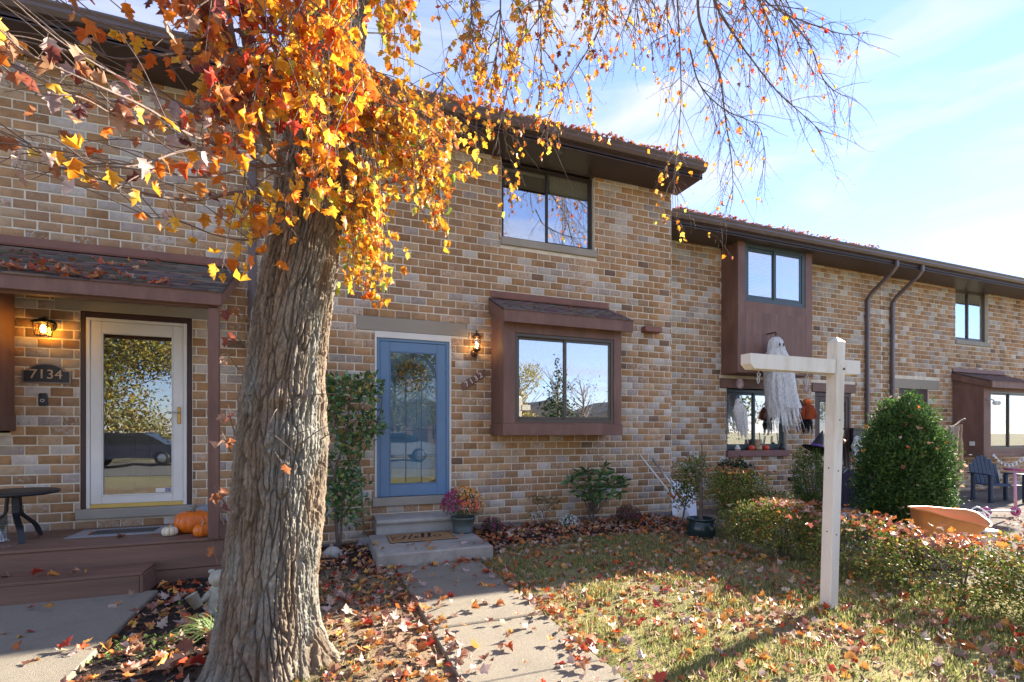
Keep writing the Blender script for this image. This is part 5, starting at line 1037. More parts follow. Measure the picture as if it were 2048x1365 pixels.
# wreath on the inner blue door
wx_, wz_ = (ga + gc) / 2 - .02, 2.16; t = thing('wreath', 'autumn wreath of leaves and pale flowers hanging inside the blue door', 'wreath', (wx_, YF + .09, wz_)); n_ = 420
an = rng.uniform(0, 6.28, n_); rr_ = .135 + rng.normal(0, .035, n_); P = np.stack([rr_ * np.cos(an), rng.normal(-.01, .016, n_), rr_ * np.sin(an)], 1)
scatter('leaves', OVAL, P, rot_mats(n_, rng.uniform(0, 6.28, n_), rng.uniform(0, 6.28, n_), rng.normal(0, .6, n_)), rng.uniform(.04, .075, n_), pick([(.45, .28, .03), (.6, .32, .04), (.5, .14, .03), (.14, .16, .04), (.25, .2, .05), (.1, .07, .03)], n_), t, M['leaf_dry'], 'stuff')
s = MB(); s.tube([(.13 * math.cos(q_), 0, .13 * math.sin(q_)) for q_ in np.linspace(0, 6.283, 25)], .014, 6); part(s, 'ring', M['stem'], t)
P = np.stack([rng.normal(0, .05, 9), np.full(9, -.035), -.12 + rng.normal(0, .02, 9)], 1); scatter('flowers', FLW, P, rot_mats(9, rng.uniform(0, 6, 9), np.full(9, 1.57), rng.normal(0, .3, 9)), np.full(9, .028), pick([(.7, .68, .6)], 9), t, M['petal'], 'stuff')
# fan rake tines showing under the camellia, stone near the trunk
p = atZ(697, 1062); t = thing('leaf_rake', 'fan rake leaning on the wall with its steel tines under the camellia', 'rake', (p.x + .12, 6.28, 0)); s = MB()
for k in range(13): q_ = (k - 6) * .085; s.tube([(0, .06, .20), (math.sin(q_) * .16, .0, .05), (math.sin(q_) * .22, -.02, .0)], .0028, 5)
part(s, 'tines', M['steel'], t); s = MB(); s.tube([(0, .05, .18), (-.04, .24, 1.2)], .012, 8); part(s, 'handle', material('ash_handle', (.30, .20, .11), .7), t)
def stone(name, label, loc, sc, col, seed, cat='stone', group=None):
    rs = np.random.default_rng(seed); th_ = np.linspace(0, math.pi, 14); ph = np.linspace(0, 2 * math.pi, 20, endpoint=False); T_, P_ = np.meshgrid(th_, ph, indexing='ij')
    X, Y, Zs = np.sin(T_) * np.cos(P_), np.sin(T_) * np.sin(P_), np.cos(T_); r = 1 + .35 * (noise3(X * 1.4 + 5, Y * 1.4 + 5, Zs * 1.4 + 5, seed) - .5) + .16 * (noise3(X * 4 + 9, Y * 4 + 9, Zs * 4 + 9, seed) - .5)
    V = np.stack([X * r * sc[0], Y * r * sc[1], Zs * r * sc[2] + sc[2] * .6], -1).reshape(-1, 3); i_ = np.arange(14 * 20).reshape(14, 20); Fs = np.stack([i_[:-1], i_[1:], np.roll(i_[1:], -1, 1), np.roll(i_[:-1], -1, 1)], -1).reshape(-1, 4)
    o = link(name, np_mesh(name, V, Fs, None, False, material('stone', col, .95, .25, 12, .6, 80))); o.location = loc; return tag(o, label, cat, group)
p = atZ(655, 1112); stone('stone', 'pale rough stone lying beside the tree trunk', (p.x + .04, p.y, -.02), (.10, .09, .075), (.40, .37, .32), 5)
# ================================================================== things on the porch
t = thing('wall_lantern', 'black box lantern with amber glass lit beside the white storm door', 'lamp', (-2.64, YF, 2.52))
lathe_part([(.0, -.025), (.05, -.025), (.062, -.01), (.062, .01), (.0, .01)], 'backplate', M['black'], t).rotation_euler = (math.pi / 2, 0, 0)
s = MB(); s.tube(curve([(0, 0, .0), (0, -.05, .06), (0, -.10, .07), (0, -.13, .05)], 6), .008, 8); part(s, 'bracket', M['black'], t)
s = MB(); hw = .06
for sx in (-1, 1):
    for sy in (-1, 1): s.tube([(sx * hw * .82, -.13 + sy * hw * .82, -.13), (sx * hw, -.13 + sy * hw, .0)], .005, 5)
for zz_, q_ in ((-.13, .82), (.0, 1.0)):
    for a_, b_ in (((-1, -1), (1, -1)), ((1, -1), (1, 1)), ((1, 1), (-1, 1)), ((-1, 1), (-1, -1))): s.tube([(a_[0] * hw * q_, -.13 + a_[1] * hw * q_, zz_), (b_[0] * hw * q_, -.13 + b_[1] * hw * q_, zz_)], .006, 5)
part(s, 'cage', M['black'], t)
s = MB(); s.add([(-.078, -.208, .0), (.078, -.208, 0), (.078, -.052, 0), (-.078, -.052, 0), (-.02, -.15, .05), (.02, -.15, .05), (.02, -.11, .05), (-.02, -.11, .05)], [(0, 1, 5, 4), (1, 2, 6, 5), (2, 3, 7, 6), (3, 0, 4, 7), (4, 5, 6, 7), (3, 2, 1, 0)]); part(s, 'lamp_cap', M['black'], t)
M['amber'] = glass_material('amber_glass', .06, (1, .72, .22))
s = MB(); w_ = hw * .9; z0_, z1_ = -.125, -.004
for k in range(4): q_ = k * math.pi / 2; Mx = Matrix.Translation((0, -.13, 0)) @ Matrix.Rotation(q_, 4, 'Z'); s.add([Mx @ Vector(p_) for p_ in ((-w_ * .85, -w_ * .85, z0_), (w_ * .85, -w_ * .85, z0_), (w_, -w_, z1_), (-w_, -w_, z1_))], [(0, 1, 2, 3)])
part(s, 'glass_shade', M['amber'], t); lathe_part([(.0, -.10), (.018, -.09), (.024, -.06), (.014, -.02), (.0, -.015)], 'bulb', M['bulb'], t, (0, -.13, 0))
t = thing('house_number_plaque', 'arched black plaque with bronze rim and the number 7134', 'house number', (-2.66, YF, 2.0))
def arch(w_, h, rise, n=14): return [(-w_, -h), (w_, -h), (w_, h * .55), (w_ * .72, h * .62)] + [(w_ * .72 * math.cos(q_), h * .62 + rise * math.sin(q_)) for q_ in np.linspace(.15, math.pi - .15, n)] + [(-w_ * .72, h * .62), (-w_, h * .55)]
s = MB(); s.prism(arch(.205, .088, .072), -.014, .0); part(s, 'rim', material('bronze_rim', (.24, .17, .12), .4, .2, 9, metal=.5), t)
s = MB(); s.prism(arch(.186, .071, .068), -.020, -.0145); part(s, 'field', M['black'], t)
for k, ch in enumerate('7134'): o = link('digit', text_mesh(ch, .135, .004), t, material('bronze_digit', (.50, .34, .20), .45, .1, 9, metal=.3) if k == 0 else bpy.data.materials['bronze_digit']); o.location = (-.105 + k * .07, -.026, .005); o.rotation_euler = (math.pi / 2, 0, 0)
t = thing('doorbell', 'black video doorbell below the arched number plaque', 'doorbell', (-2.69, YF, 1.745))
s = MB(); s.bbox(-.036, .036, -.028, 0, -.066, .066, .010); part(s, 'body', M['black'], t)
lathe_part([(.010, 0), (.014, .003), (.018, 0)], 'button', M['steel'], t, (0, 0, 0)).rotation_euler = (math.pi / 2, 0, 0); t.children[-1].location = (0, -.029, -.01)
lathe_part([(.0, 0), (.012, .002), (.015, 0)], 'lens', material('lens', (.01, .01, .012), .1), t).rotation_euler = (math.pi / 2, 0, 0); t.children[-1].location = (0, -.029, .04)
o = link('lettering', text_mesh('ADT', .036, .0004), sd1, M['white']); o.location = (g1[1] - .0465, YF + .0112, g1[2] + .044); o.rotation_euler = (math.pi / 2, 0, 0)
# side table
tp = atZ(42, 1066, PZ); tp = Vector((-2.70, 6.08, PZ + .001)); t = thing('side_table', 'round black metal side table with curved legs on the porch', 'table', tp)
lathe_part([(.0, .435), (.30, .435), (.325, .44), (.335, .455), (.33, .468), (.31, .472), (.0, .470)], 'table_top', M['black'], t, n=40)
for k in range(3):
    a_ = k * 2.0944 + 1.15; s = MB(); c, sn = math.cos(a_), math.sin(a_); prf = curve([(.035, .435), (.05, .34), (.055, .27), (.12, .20), (.20, .12), (.245, .05), (.25, .0)], 5)
    pts = curve([(q_[0] * c, q_[0] * sn, q_[1]) for q_ in [(.04, .435), (.05, .34), (.06, .26), (.13, .19), (.21, .11), (.25, .0)]], 6); vs = []; sd_ = Vector((-sn, c, 0)) * .024
    for i, p_ in enumerate(pts):
        t_ = (pts[min(i + 1, len(pts) - 1)] - pts[max(0, i - 1)]).normalized(); nn_ = t_.cross(sd_.normalized()) * .008; vs += [p_ - sd_ - nn_, p_ + sd_ - nn_, p_ + sd_ + nn_, p_ - sd_ + nn_]
    n_ = len(pts); s.add(vs, [(4 * i + k2, 4 * i + (k2 + 1) % 4, 4 * i + 4 + (k2 + 1) % 4, 4 * i + 4 + k2) for i in range(n_ - 1) for k2 in range(4)] + [(0, 1, 2, 3), tuple(4 * (n_ - 1) + k2 for k2 in (3, 2, 1, 0))]); part(s, 'leg', M['black'], t)
p = atZ(2, 1085, PZ); t = thing('glass_hurricane', 'clear glass candle cylinder on the porch deck edge', 'candle holder', (p.x - .02, p.y, PZ + .002))
lathe_part([(.0, .0), (.075, .0), (.082, .012), (.066, .03), (.066, .25), (.063, .25), (.063, .035), (.0, .03)], 'glass', glass_material('clear_glass', .22, (.86, .9, .9)), t, n=28); lathe_part([(.0, .03), (.04, .03), (.04, .12), (.0, .125)], 'candle', M['white'], t)
# pumpkins
def pumpkin(label, loc, r, h, col, stem_col, stripe=None, group='pumpkins on the porch', lobes=11, tilt=0.0):
    t = thing('pumpkin', label, 'pumpkin', loc, group=group); m_ = MB(); prof = [(.0, h * .10), (r * .35, .0), (r * .72, h * .04), (r * .95, h * .24), (r, h * .48), (r * .93, h * .74), (r * .70, h * .93), (r * .38, h * .985), (r * .10, h * .90), (.0, h * .88)]
    c = [(q_.x, q_.y) for q_ in curve([(a_, b_, 0) for a_, b_ in prof], 4)]; fn = lambda g_, z_: 1 - .075 * (1 - abs(math.sin(g_ * lobes / 2)) ** .7)
    m_.lathe(c, lobes * 8, fn=fn); me = part(m_, 'shell', stripe or material('pumpkin_skin', col, .38, .12, 5, .1, 60), t)
    s = MB(); pts = curve([(0, 0, h * .86), (r * .02, 0, h * 1.02), (r * .10, r * .05, h * 1.16), (r * .22, r * .08, h * 1.24)], 4); s.tube(pts, [r * .15 * (1 - .55 * i / (len(pts) - 1)) for i in range(len(pts))], 7, smooth=False); part(s, 'stem', material('pumpkin_stem', stem_col, .85, .25, 20, .5, 60), t)
    return t
p = atZ(383, 1066, PZ); pumpkin('large orange pumpkin on the porch deck beside the post', (p.x, p.y + .05, PZ + .001), .165, .215, (.72, .155, .008), (.16, .13, .07))
p = atZ(403, 1074, PZ); pumpkin('small orange pumpkin with a tan stem against the large one', (p.x, p.y + .03, PZ + .001), .080, .115, (.74, .17, .01), (.42, .34, .20))
ws = material('striped_gourd', (.72, .66, .50), .45, .1, 5)
tt = ws.node_tree; b_ = next(n for n in tt.nodes if n.type == 'BSDF_PRINCIPLED'); tcn = tt.nodes.new('ShaderNodeTexCoord'); sep = tt.nodes.new('ShaderNodeSeparateXYZ'); at2 = tt.nodes.new('ShaderNodeMath'); at2.operation = 'ARCTAN2'; mu_ = tt.nodes.new('ShaderNodeMath'); mu_.operation = 'MULTIPLY'; mu_.inputs[1].default_value = 9; sn_ = tt.nodes.new('ShaderNodeMath'); sn_.operation = 'SINE'; mr_ = tt.nodes.new('ShaderNodeMapRange'); mr_.inputs[1].default_value = .75; mr_.inputs[2].default_value = .95; mix_ = tt.nodes.new('ShaderNodeMix'); mix_.data_type = 'RGBA'; mix_.inputs[6].default_value = (.72, .66, .50, 1); mix_.inputs[7].default_value = (.60, .34, .05, 1)
for x_, y_ in ((tcn.outputs['Object'], sep.inputs[0]), (sep.outputs[0], at2.inputs[0]), (sep.outputs[1], at2.inputs[1]), (at2.outputs[0], mu_.inputs[0]), (mu_.outputs[0], sn_.inputs[0]), (sn_.outputs[0], mr_.inputs[0]), (mr_.outputs[0], mix_.inputs[0]), (mix_.outputs[2], b_.inputs['Base Color'])): tt.links.new(x_, y_)
p = atZ(338, 1073, PZ); pumpkin('small white gourd with gold stripes on the porch deck', (p.x, p.y + .03, PZ + .001), .072, .088, None, (.45, .36, .18), ws, lobes=9)
p = atZ(404, 1052, PZ); t = thing('wicker_planter', 'grey wicker planter behind the pumpkins', 'planter', (p.x + .02, 6.28, PZ + .001)); s = MB()
for k in range(13): q_ = .10 + .02 * k / 13; s.lathe([(q_, .017 * k), (q_ + .006, .017 * k + .008), (q_, .017 * k + .016)], 28, fn=lambda g_, z_, k=k: 1 + .03 * math.sin(g_ * 14 + k * math.pi))
part(s, 'weave', material('grey_wicker', (.28, .30, .31), .6, .25, 30), t)
a, b = atZ(152, 1066, PZ), atZ(345, 1058, PZ); t = thing('doormat', 'light grey rubber grid doormat before the white storm door', 'doormat', ((a.x + b.x) / 2 + .02, 6.22, PZ + .001)); L_ = .84
s = MB(); s.bbox(-L_ / 2, L_ / 2, -.23, .23, 0, .007, .003); part(s, 'mat', material('grey_rubber', (.30, .31, .31), .7, .15, 30), t); s = MB()
for i in range(15):
    for j in range(7): s.bbox(-.27 + i * .037, -.245 + i * .037, -.125 + j * .036, -.10 + j * .036, .0072, .0105, .001)
part(s, 'studs', M['black'], t, kind='stuff')
# garden statue behind the trunk
p = atZ(418, 1232); t = thing('garden_statue', 'weathered white garden figure holding a tilted bucket behind the trunk', 'statue', (p.x + .07, p.y + .05, 0)); t.scale = (.82,) * 3; M['statue'] = material('cast_stone', (.38, .36, .28), .85, .22, 14, .5, 60, stain=(.24, .23, .16), stain_scale=8, stain_amt=.6)
lathe_part([(.0, .0), (.12, .0), (.13, .03), (.11, .06), (.12, .12), (.115, .18), (.08, .25), (.055, .28)], 'body', M['statue'], t, fn=lambda g_, z_: 1 + .08 * math.sin(3 * g_ + z_ * 20))
lathe_part([(.0, .26), (.05, .27), (.085, .31), (.09, .35), (.07, .395), (.03, .415), (.0, .418)], 'head', M['statue'], t, (-.01, -.01, -.01))
for sx in (-1, 1): lathe_part([(.0, -.02), (.025, -.012), (.03, 0), (.02, .015), (.0, .02)], 'ear', M['statue'], t, (sx * .065 - .01, 0, .40))
s = MB(); s.tube(curve([(-.08, -.05, .21), (-.12, -.09, .17), (-.16, -.10, .15)], 5), [.03] * 5 + [.024] * 6, 8); s.tube(curve([(-.05, -.09, .03), (-.10, -.14, .03), (-.14, -.16, .02)], 5), [.035] * 11, 8); part(s, 'limbs', M['statue'], t)
s = MB(); s.lathe([(.0, .0), (.042, .0), (.055, .13), (.058, .13), (.05, .125), (.04, .01)], 20, Matrix.Translation((-.16, -.11, .11)) @ Matrix.Rotation(R(-28), 4, 'Y')); part(s, 'bucket', M['statue'], t)
# ================================================================== sign post
M['old_white'] = material('weathered_white_paint', (.74, .71, .62), .6, .06, 5, .25, 70, stretch=(1, 1, .25), stain=(.46, .38, .25), stain_scale=5, stain_amt=.55)
t = thing('sign_post', 'white wooden real estate sign post with an empty cross arm on the lawn', 'sign post', (3.755, 2.772, 0), local=False)
SHEAR = Matrix(((1, 0, .042, 0), (0, 1, .0, 0), (0, 0, 1, 0), (0, 0, 0, 1)))
px0, px1, py0, py1 = 3.711, 3.802, 2.727, 2.818
s = MB(); s.bbox(px0, px1, py0, py1, -.05, 2.125, .005, SHEAR); c_ = SHEAR @ Vector(((px0 + px1) / 2, (py0 + py1) / 2, 2.165)); b_ = [SHEAR @ Vector(q_) for q_ in ((px0 + .004, py0 + .004, 2.1255), (px1 - .004, py0 + .004, 2.1255), (px1 - .004, py1 - .004, 2.1255), (px0 + .004, py1 - .004, 2.1255))]
s.add(b_ + [c_], [(0, 1, 4), (1, 2, 4), (2, 3, 4), (3, 0, 4)]); part(s, 'post', M['old_white'], t)
s = MB(); za, zb = 1.868, 1.977; yA, yB = 2.735, 2.826
s.prism([(2.905, zb), (2.905, za + .035), (2.945, za), (3.786, za), (3.786, zb)], yA, yB); s.prism([(3.8835, zb + .002), (3.8835, za + .002), (4.068, za + .004), (4.068, zb + .004)], yA, yB); s.box(3.78, 3.89, yA + .012, yB - .004, za + .003, zb - .003); part(s, 'arm', M['old_white'], t)
for x in (3.03, 3.53):
    s = MB(); s.tube([(x, 2.78, za + .01), (x, 2.78, za - .025)], .004, 6); s.tube([(x + .014 * math.sin(q_), 2.78, za - .038 + .014 * math.cos(q_)) for q_ in np.linspace(0, 6.283, 13)], .0035, 6)
    s.tube([(x + .010 * math.sin(q_), 2.78 + .004, za - .075 + .027 * math.cos(q_)) for q_ in np.linspace(0, 6.283, 15)], .003, 6); part(s, 'eye_hook', M['steel'], t)
s = MB(); s.lathe([(.0, -.006), (.009, -.004), (.009, .006)], 10, Matrix.Translation((3.865, py0 - .002, 1.905)) @ Matrix.Rotation(math.pi / 2, 4, 'X')); part(s, 'bolt', material('rust', (.20, .10, .05), .7), t)
for z_, f_ in ((.60, 0), (1.10, 0), (.62, 1), (1.12, 1), (1.5, 0)):
    s = MB(); q_ = SHEAR @ Vector((px0 + .045, py0 - .001, z_)) if not f_ else SHEAR @ Vector((px0 - .001, py0 + .045, z_)); s.lathe([(.0, .002), (.006, .001), (.006, -.001)], 8, Matrix.Translation(q_) @ (Matrix.Rotation(math.pi / 2, 4, 'X') if not f_ else Matrix.Rotation(-math.pi / 2, 4, 'Y'))); part(s, 'nail_head', M['black'], t)
# ================================================================== halloween things on the set back house
def gauze(name, col, alpha=.85, trans=.35):
    m = bpy.data.materials.new(name); m.use_nodes = True; tt = m.node_tree; N = tt.nodes; N.clear(); o = N.new('ShaderNodeOutputMaterial'); d = N.new('ShaderNodeBsdfDiffuse'); tr_ = N.new('ShaderNodeBsdfTranslucent'); tp_ = N.new('ShaderNodeBsdfTransparent'); m1 = N.new('ShaderNodeMixShader'); m2 = N.new('ShaderNodeMixShader')
    no = N.new('ShaderNodeTexNoise'); no.inputs['Scale'].default_value = 26; no.inputs['Detail'].default_value = 4; mr = N.new('ShaderNodeMapRange'); mr.inputs[1].default_value = .3; mr.inputs[2].default_value = .62; mr.inputs[3].default_value = alpha * .55; mr.inputs[4].default_value = alpha
    d.inputs[0].default_value = tr_.inputs[0].default_value = (*col, 1); m1.inputs[0].default_value = trans
    for a_, b_ in ((d.outputs[0], m1.inputs[1]), (tr_.outputs[0], m1.inputs[2]), (tp_.outputs[0], m2.inputs[1]), (m1.outputs[0], m2.inputs[2]), (no.outputs[0], mr.inputs[0]), (mr.outputs[0], m2.inputs[0]), (m2.outputs[0], o.inputs[0])): tt.links.new(a_, b_)
    return m
M['gauze'] = gauze('white_gauze', (.88, .88, .86), .95); M['gauze_thick'] = gauze('white_cloth', (.86, .84, .79), 1.0, .2); M['dark_cloth'] = gauze('black_cloth', (.02, .02, .022), 1.0, .1); M['rust_cloth'] = gauze('rust_cloth', (.42, .09, .035), 1.0, .2)
def ribbons(rs, n, H, r0, r1, z0, width, lean=(0, 0), rag=.35, wav=.02, seg=9, full=True):
    m_ = MB()
    for k in range(n):
        a_ = 6.283 * k / n + rs.uniform(-.2, .2); L = (H - z0) * rs.uniform(1 - rag, 1); vs = []; ph = rs.uniform(0, 6); f_ = rs.uniform(.75, 1.1)
        for i in range(seg + 1):
            s_ = i / seg; z_ = -(z0 + L * s_); r_ = (r0 + (r1 - r0) * (s_ ** .8)) * f_; aa = a_ + .12 * math.sin(ph + s_ * 4); w_ = width * (1 - .75 * s_ ** 3) * (1 + .3 * math.sin(ph + s_ * 9)); q_ = (-z_ - z0) / (H - z0)
            c_ = Vector((r_ * math.cos(aa) + lean[0] * q_ ** 1.3 + wav * math.sin(ph + s_ * 6), r_ * math.sin(aa) * .7 + lean[1] * q_, z_)); d_ = Vector((-math.sin(aa), math.cos(aa) * .7, 0)) * w_; vs += [c_ - d_, c_ + d_]
        m_.add(vs, [(2 * i, 2 * i + 1, 2 * i + 3, 2 * i + 2) for i in range(seg)], True)
    return m_
def ghost(label, top, H, hr, r1, lean, mat_, n=26, group='hanging ghosts', string=.1, sleeve=True, seed=1):
    rs = random.Random(seed); t = thing('hanging_ghost', label, 'ghost', top - Vector((0, 0, H)), group=group); O = Vector((0, 0, H))
    m_ = MB(); pr_ = [(.004, 0), (hr * .40, -hr * .08), (hr * .72, -hr * .42), (hr * .86, -hr * .95), (hr * .90, -hr * 1.5), (hr * 1.05, -hr * 2.1), (hr * 1.35, -hr * 2.9)] + [(hr * 1.35 + (r1 * .8 - hr * 1.35) * s_, -hr * 2.9 - (H * .72 - hr * 2.9) * s_) for s_ in np.linspace(.12, 1, 12)]
    m_.lathe(pr_, 72, Matrix.Translation(O), fn=lambda g_, z_: 1 + (.10 * math.sin(6 * g_ + z_ * 2.5) + .09 * math.sin(11 * g_ - z_ * 4 + 1) + .04 * math.sin(23 * g_)) * min(1, max(0, -z_ / hr - .8) * .5)); hq = Vector((lean[0], lean[1], 0)); m_.v = [tuple(Vector(q_) + hq * max(0, (H - q_[2]) / H) ** 1.3) for q_ in m_.v]; part(m_, 'hood', M['gauze_thick'] if mat_ is not M['gauze'] else mat_, t)
    rb_ = ribbons(rs, n, H, hr * 1.05, r1, hr * 1.7, r1 * 7.5 / n, lean); rb_.v = [tuple(Vector(q_) + O) for q_ in rb_.v]; part(rb_, 'drape', mat_, t, kind='stuff')
    rb_ = ribbons(rs, n // 2, H * .82, hr * .85, r1 * .75, hr * 1.6, r1 * 9 / n, lean); rb_.v = [tuple(Vector(q_) + O) for q_ in rb_.v]; part(rb_, 'inner_drape', mat_, t, kind='stuff')
    for sx in (-1, 1):
        e_ = MB(); e_.lathe([(.0, .004), (hr * .12, .002), (hr * .14, 0)], 10, Matrix.Translation(O + Vector((sx * hr * .30 - hr * .15, -hr * .96, -hr * 1.05))) @ Matrix.Rotation(math.pi / 2, 4, 'X') @ Matrix.Scale(1.5, 4, (0, 1, 0))); part(e_, 'eye', M['black'], t)
    if sleeve:
        for sx in (-1, 1):
            s = MB(); c_ = curve([O + Vector((sx * hr * .8, -.02, -hr * 2.4)), O + Vector((sx * (hr * 1.6 + .05), -.05, -hr * 3.0)), O + Vector((sx * (hr * 1.9 + .10), -.08, -hr * 3.5))], 6); s.tube(c_, [hr * .45 + hr * .25 * i / (len(c_) - 1) for i in range(len(c_))], 12); part(s, 'sleeve', M['gauze_thick'], t)
            s = MB()
            for j in range(4): s.tube([c_[-1], c_[-1] + Vector((sx * .015 + (j - 1.5) * .012, -.02, -.05)), c_[-1] + Vector(((j - 1.5) * .018, -.02, -.10 - .01 * (j % 2)))], [.010, .008, .004], 6)
            part(s, 'hand', M['gauze_thick'], t)
    s = MB(); s.tube([O, O + Vector((0, 0, string))], .0025, 5); part(s, 'string', M['black'], t); return t
Yg = 6.72; top = atY(1551, 674, Yg); botm = atY(1551, 872, Yg); ghost('large white gauze ghost hanging from the upper box window', top, top.z - botm.z, .16, .34, (.30, .0), M['gauze'], 60, string=.06, seed=4)
s = MB(); s.tube([(top.x, Yg + .19, top.z + .08), (top.x, Yg, top.z + .08), (top.x, Yg - .02, top.z + .05), (top.x, Yg, top.z + .03)], .012, 6); tag(part(s, 'wall_hook', M['black']), 'black hook carrying the large ghost on brown boards', 'hook')
Ys = 6.93; top = atY(1477, 797, Ys); ghost('small white ghost with pointed hood hanging over the dark window', top, .82, .075, .10, (.16, 0), M['gauze_thick'], 20, string=.10, sleeve=False, seed=9)
def spinner(u, v, lab, Y):
    p = atY(u, v, Y); t = thing('sun_spinner', lab, 'ornament', p - Vector((0, 0, .09)), group='metal sun ornaments'); s = MB()
    for k in range(18): q_ = k * .349; s.tube(curve([(.025 * math.cos(q_), 0, .09 + .025 * math.sin(q_)), (.065 * math.cos(q_ + .2), -.008, .09 + .065 * math.sin(q_ + .2)), (.095 * math.cos(q_ + .1), 0, .09 + .095 * math.sin(q_ + .1))], 3), .008, 5)
    part(s, 'rays', M['copper_dull'], t); s = MB(); s.lathe([(.0, -.012), (.03, -.008), (.036, 0), (.03, .006), (.0, .01)], 16, Matrix.Translation((0, 0, .09)) @ Matrix.Rotation(math.pi / 2, 4, 'X')); part(s, 'disc', M['copper_dull'], t)
    s = MB(); s.tube([(0, 0, .18), (0, 0, max(.2, 2.49 - p.z + .09))], .002, 4); s.tube([(0, 0, -.005), (0, 0, -.09)], .002, 4); part(s, 'string', M['black'], t)
M['copper_dull'] = material('dull_copper', (.42, .30, .27), .45, .2, 10, metal=.4)
spinner(1480, 768, 'pinkish metal sun ornament above the small white ghost', Ys); spinner(1613, 776, 'grey metal sun ornament above the pumpkin headed figure', Ys)
# pumpkin headed scarecrow figure
top = atY(1614, 798, Ys); t = thing('scarecrow_figure', 'small hanging figure with pumpkin head, rust shirt and black skirt', 'scarecrow', top - Vector((0, 0, .72))); O = Vector((0, 0, .72))
s = MB(); s.lathe([(.0, -.10), (.05, -.095), (.075, -.06), (.078, -.04), (.06, -.01), (.02, .0), (.0, -.004)], 32, Matrix.Translation(O), fn=lambda g_, z_: 1 - .07 * (1 - abs(math.sin(g_ * 4)) ** .6)); part(s, 'head', material('pumpkin_head', (.74, .15, .02), .5), t)
s = MB(); s.lathe([(.03, -.09), (.10, -.13), (.12, -.22), (.10, -.36), (.13, -.40)], 20, Matrix.Translation(O), fn=lambda g_, z_: 1 + .1 * math.sin(5 * g_)); part(s, 'shirt', M['rust_cloth'], t)
for sx in (-1, 1): s = MB(); s.tube([O + Vector((sx * .08, 0, -.14)), O + Vector((sx * .16, -.02, -.25)), O + Vector((sx * .17, -.02, -.38))], [.04, .045, .05], 8); part(s, 'sleeve', M['rust_cloth'], t)
rb_ = ribbons(random.Random(3), 16, .72, .08, .12, .34, .035); rb_.v = [tuple(Vector(q_) + O) for q_ in rb_.v]; part(rb_, 'skirt', M['dark_cloth'], t, kind='stuff')
s = MB(); s.tube([O + Vector((0, 0, -.005)), O + Vector((0, 0, .05))], .003, 5); part(s, 'string', M['black'], t)
p = atY(1598, 810, 7.22); t = thing('wall_lantern', 'black curved wall lantern beside the grey house door', 'lamp', (p.x, Y3, p.z))
s = MB(); s.tube(curve([(0, -.01, .03), (0, -.10, .08), (.0, -.16, .02)], 6), .016, 8); part(s, 'bracket', M['black'], t); lathe_part([(.0, .02), (.03, .015), (.07, -.05), (.06, -.06), (.05, -.16), (.03, -.18), (.0, -.18)], 'lamp_body', M['black'], t, (0, -.16, 0)); lathe_part([(.0, -.012), (.05, -.012), (.055, 0), (.0, .005)], 'backplate', M['black'], t).rotation_euler = (math.pi / 2, 0, 0)
p = atY(1606, 848, Y3); t = thing('house_number_board', 'slanted brown board with pale digits half hidden by the scarecrow', 'house number', (p.x, Y3 - .012, p.z))
s = MB(); s.bbox(-.21, .21, -.005, .010, -.06, .06, .004, Mt); part(s, 'board', M['trim'], t)
for k, ch in enumerate('713'): o = link('digit', text_mesh(ch, .13, .003), t, M['white']); o.location = Mt @ Vector((-.11 + k * .09, -.009, 0)); o.rotation_euler = (math.pi / 2, R(-33), 0)
# on the window sill
zs = 1.066; GP = 'decorations on the window sill'
def sill_at(u): return atY(u, 905, Y3 - .02).x
pumpkin('tiny red orange pumpkin on the sill beside the wood block', (sill_at(1503), Y3 - .02, zs), .058, .095, (.72, .07, .02), (.2, .16, .08), group=GP, lobes=8); pumpkin('tiny red orange pumpkin on the sill nearest the black cat', (sill_at(1532), Y3 - .02, zs), .058, .095, (.72, .07, .02), (.2, .16, .08), group=GP, lobes=8)
t = thing('candy_figure', 'tiny pale pointed ornament on the window sill', 'ornament', (sill_at(1475), Y3 - .02, zs)); lathe_part([(.0, 0), (.05, 0), (.052, .03), (.035, .075), (.012, .11), (.0, .12)], 'body', M['white'], t); lathe_part([(.0505, .01), (.0525, .02), (.0505, .03)], 'band', M['flash'], t)
t = thing('wood_block', 'short turned wooden block on the window sill', 'ornament', (sill_at(1517), Y3 - .02, zs)); lathe_part([(.0, 0), (.062, 0), (.065, .06), (.06, .065), (.065, .07), (.066, .15), (.06, .155), (.064, .16), (.064, .205), (.0, .205)], 'block', material('raw_wood', (.52, .38, .22), .7, .15, 12), t); s = MB(); s.box(-.03, .03, -.068, -.064, .10, .125); part(s, 'face', M['trim'], t)
t = thing('cat_figure', 'little black cat figure at the end of the window sill', 'ornament', (sill_at(1564), Y3 - .02, zs)); lathe_part([(.0, 0), (.05, 0), (.055, .03), (.04, .075), (.025, .085), (.034, .10), (.036, .12), (.02, .14), (.0, .143)], 'body', M['black'], t)
for sx in (-1, 1): lathe_part([(.012, 0), (.0, .03)], 'ear', M['black'], t, (sx * .02, 0, .13), 6)
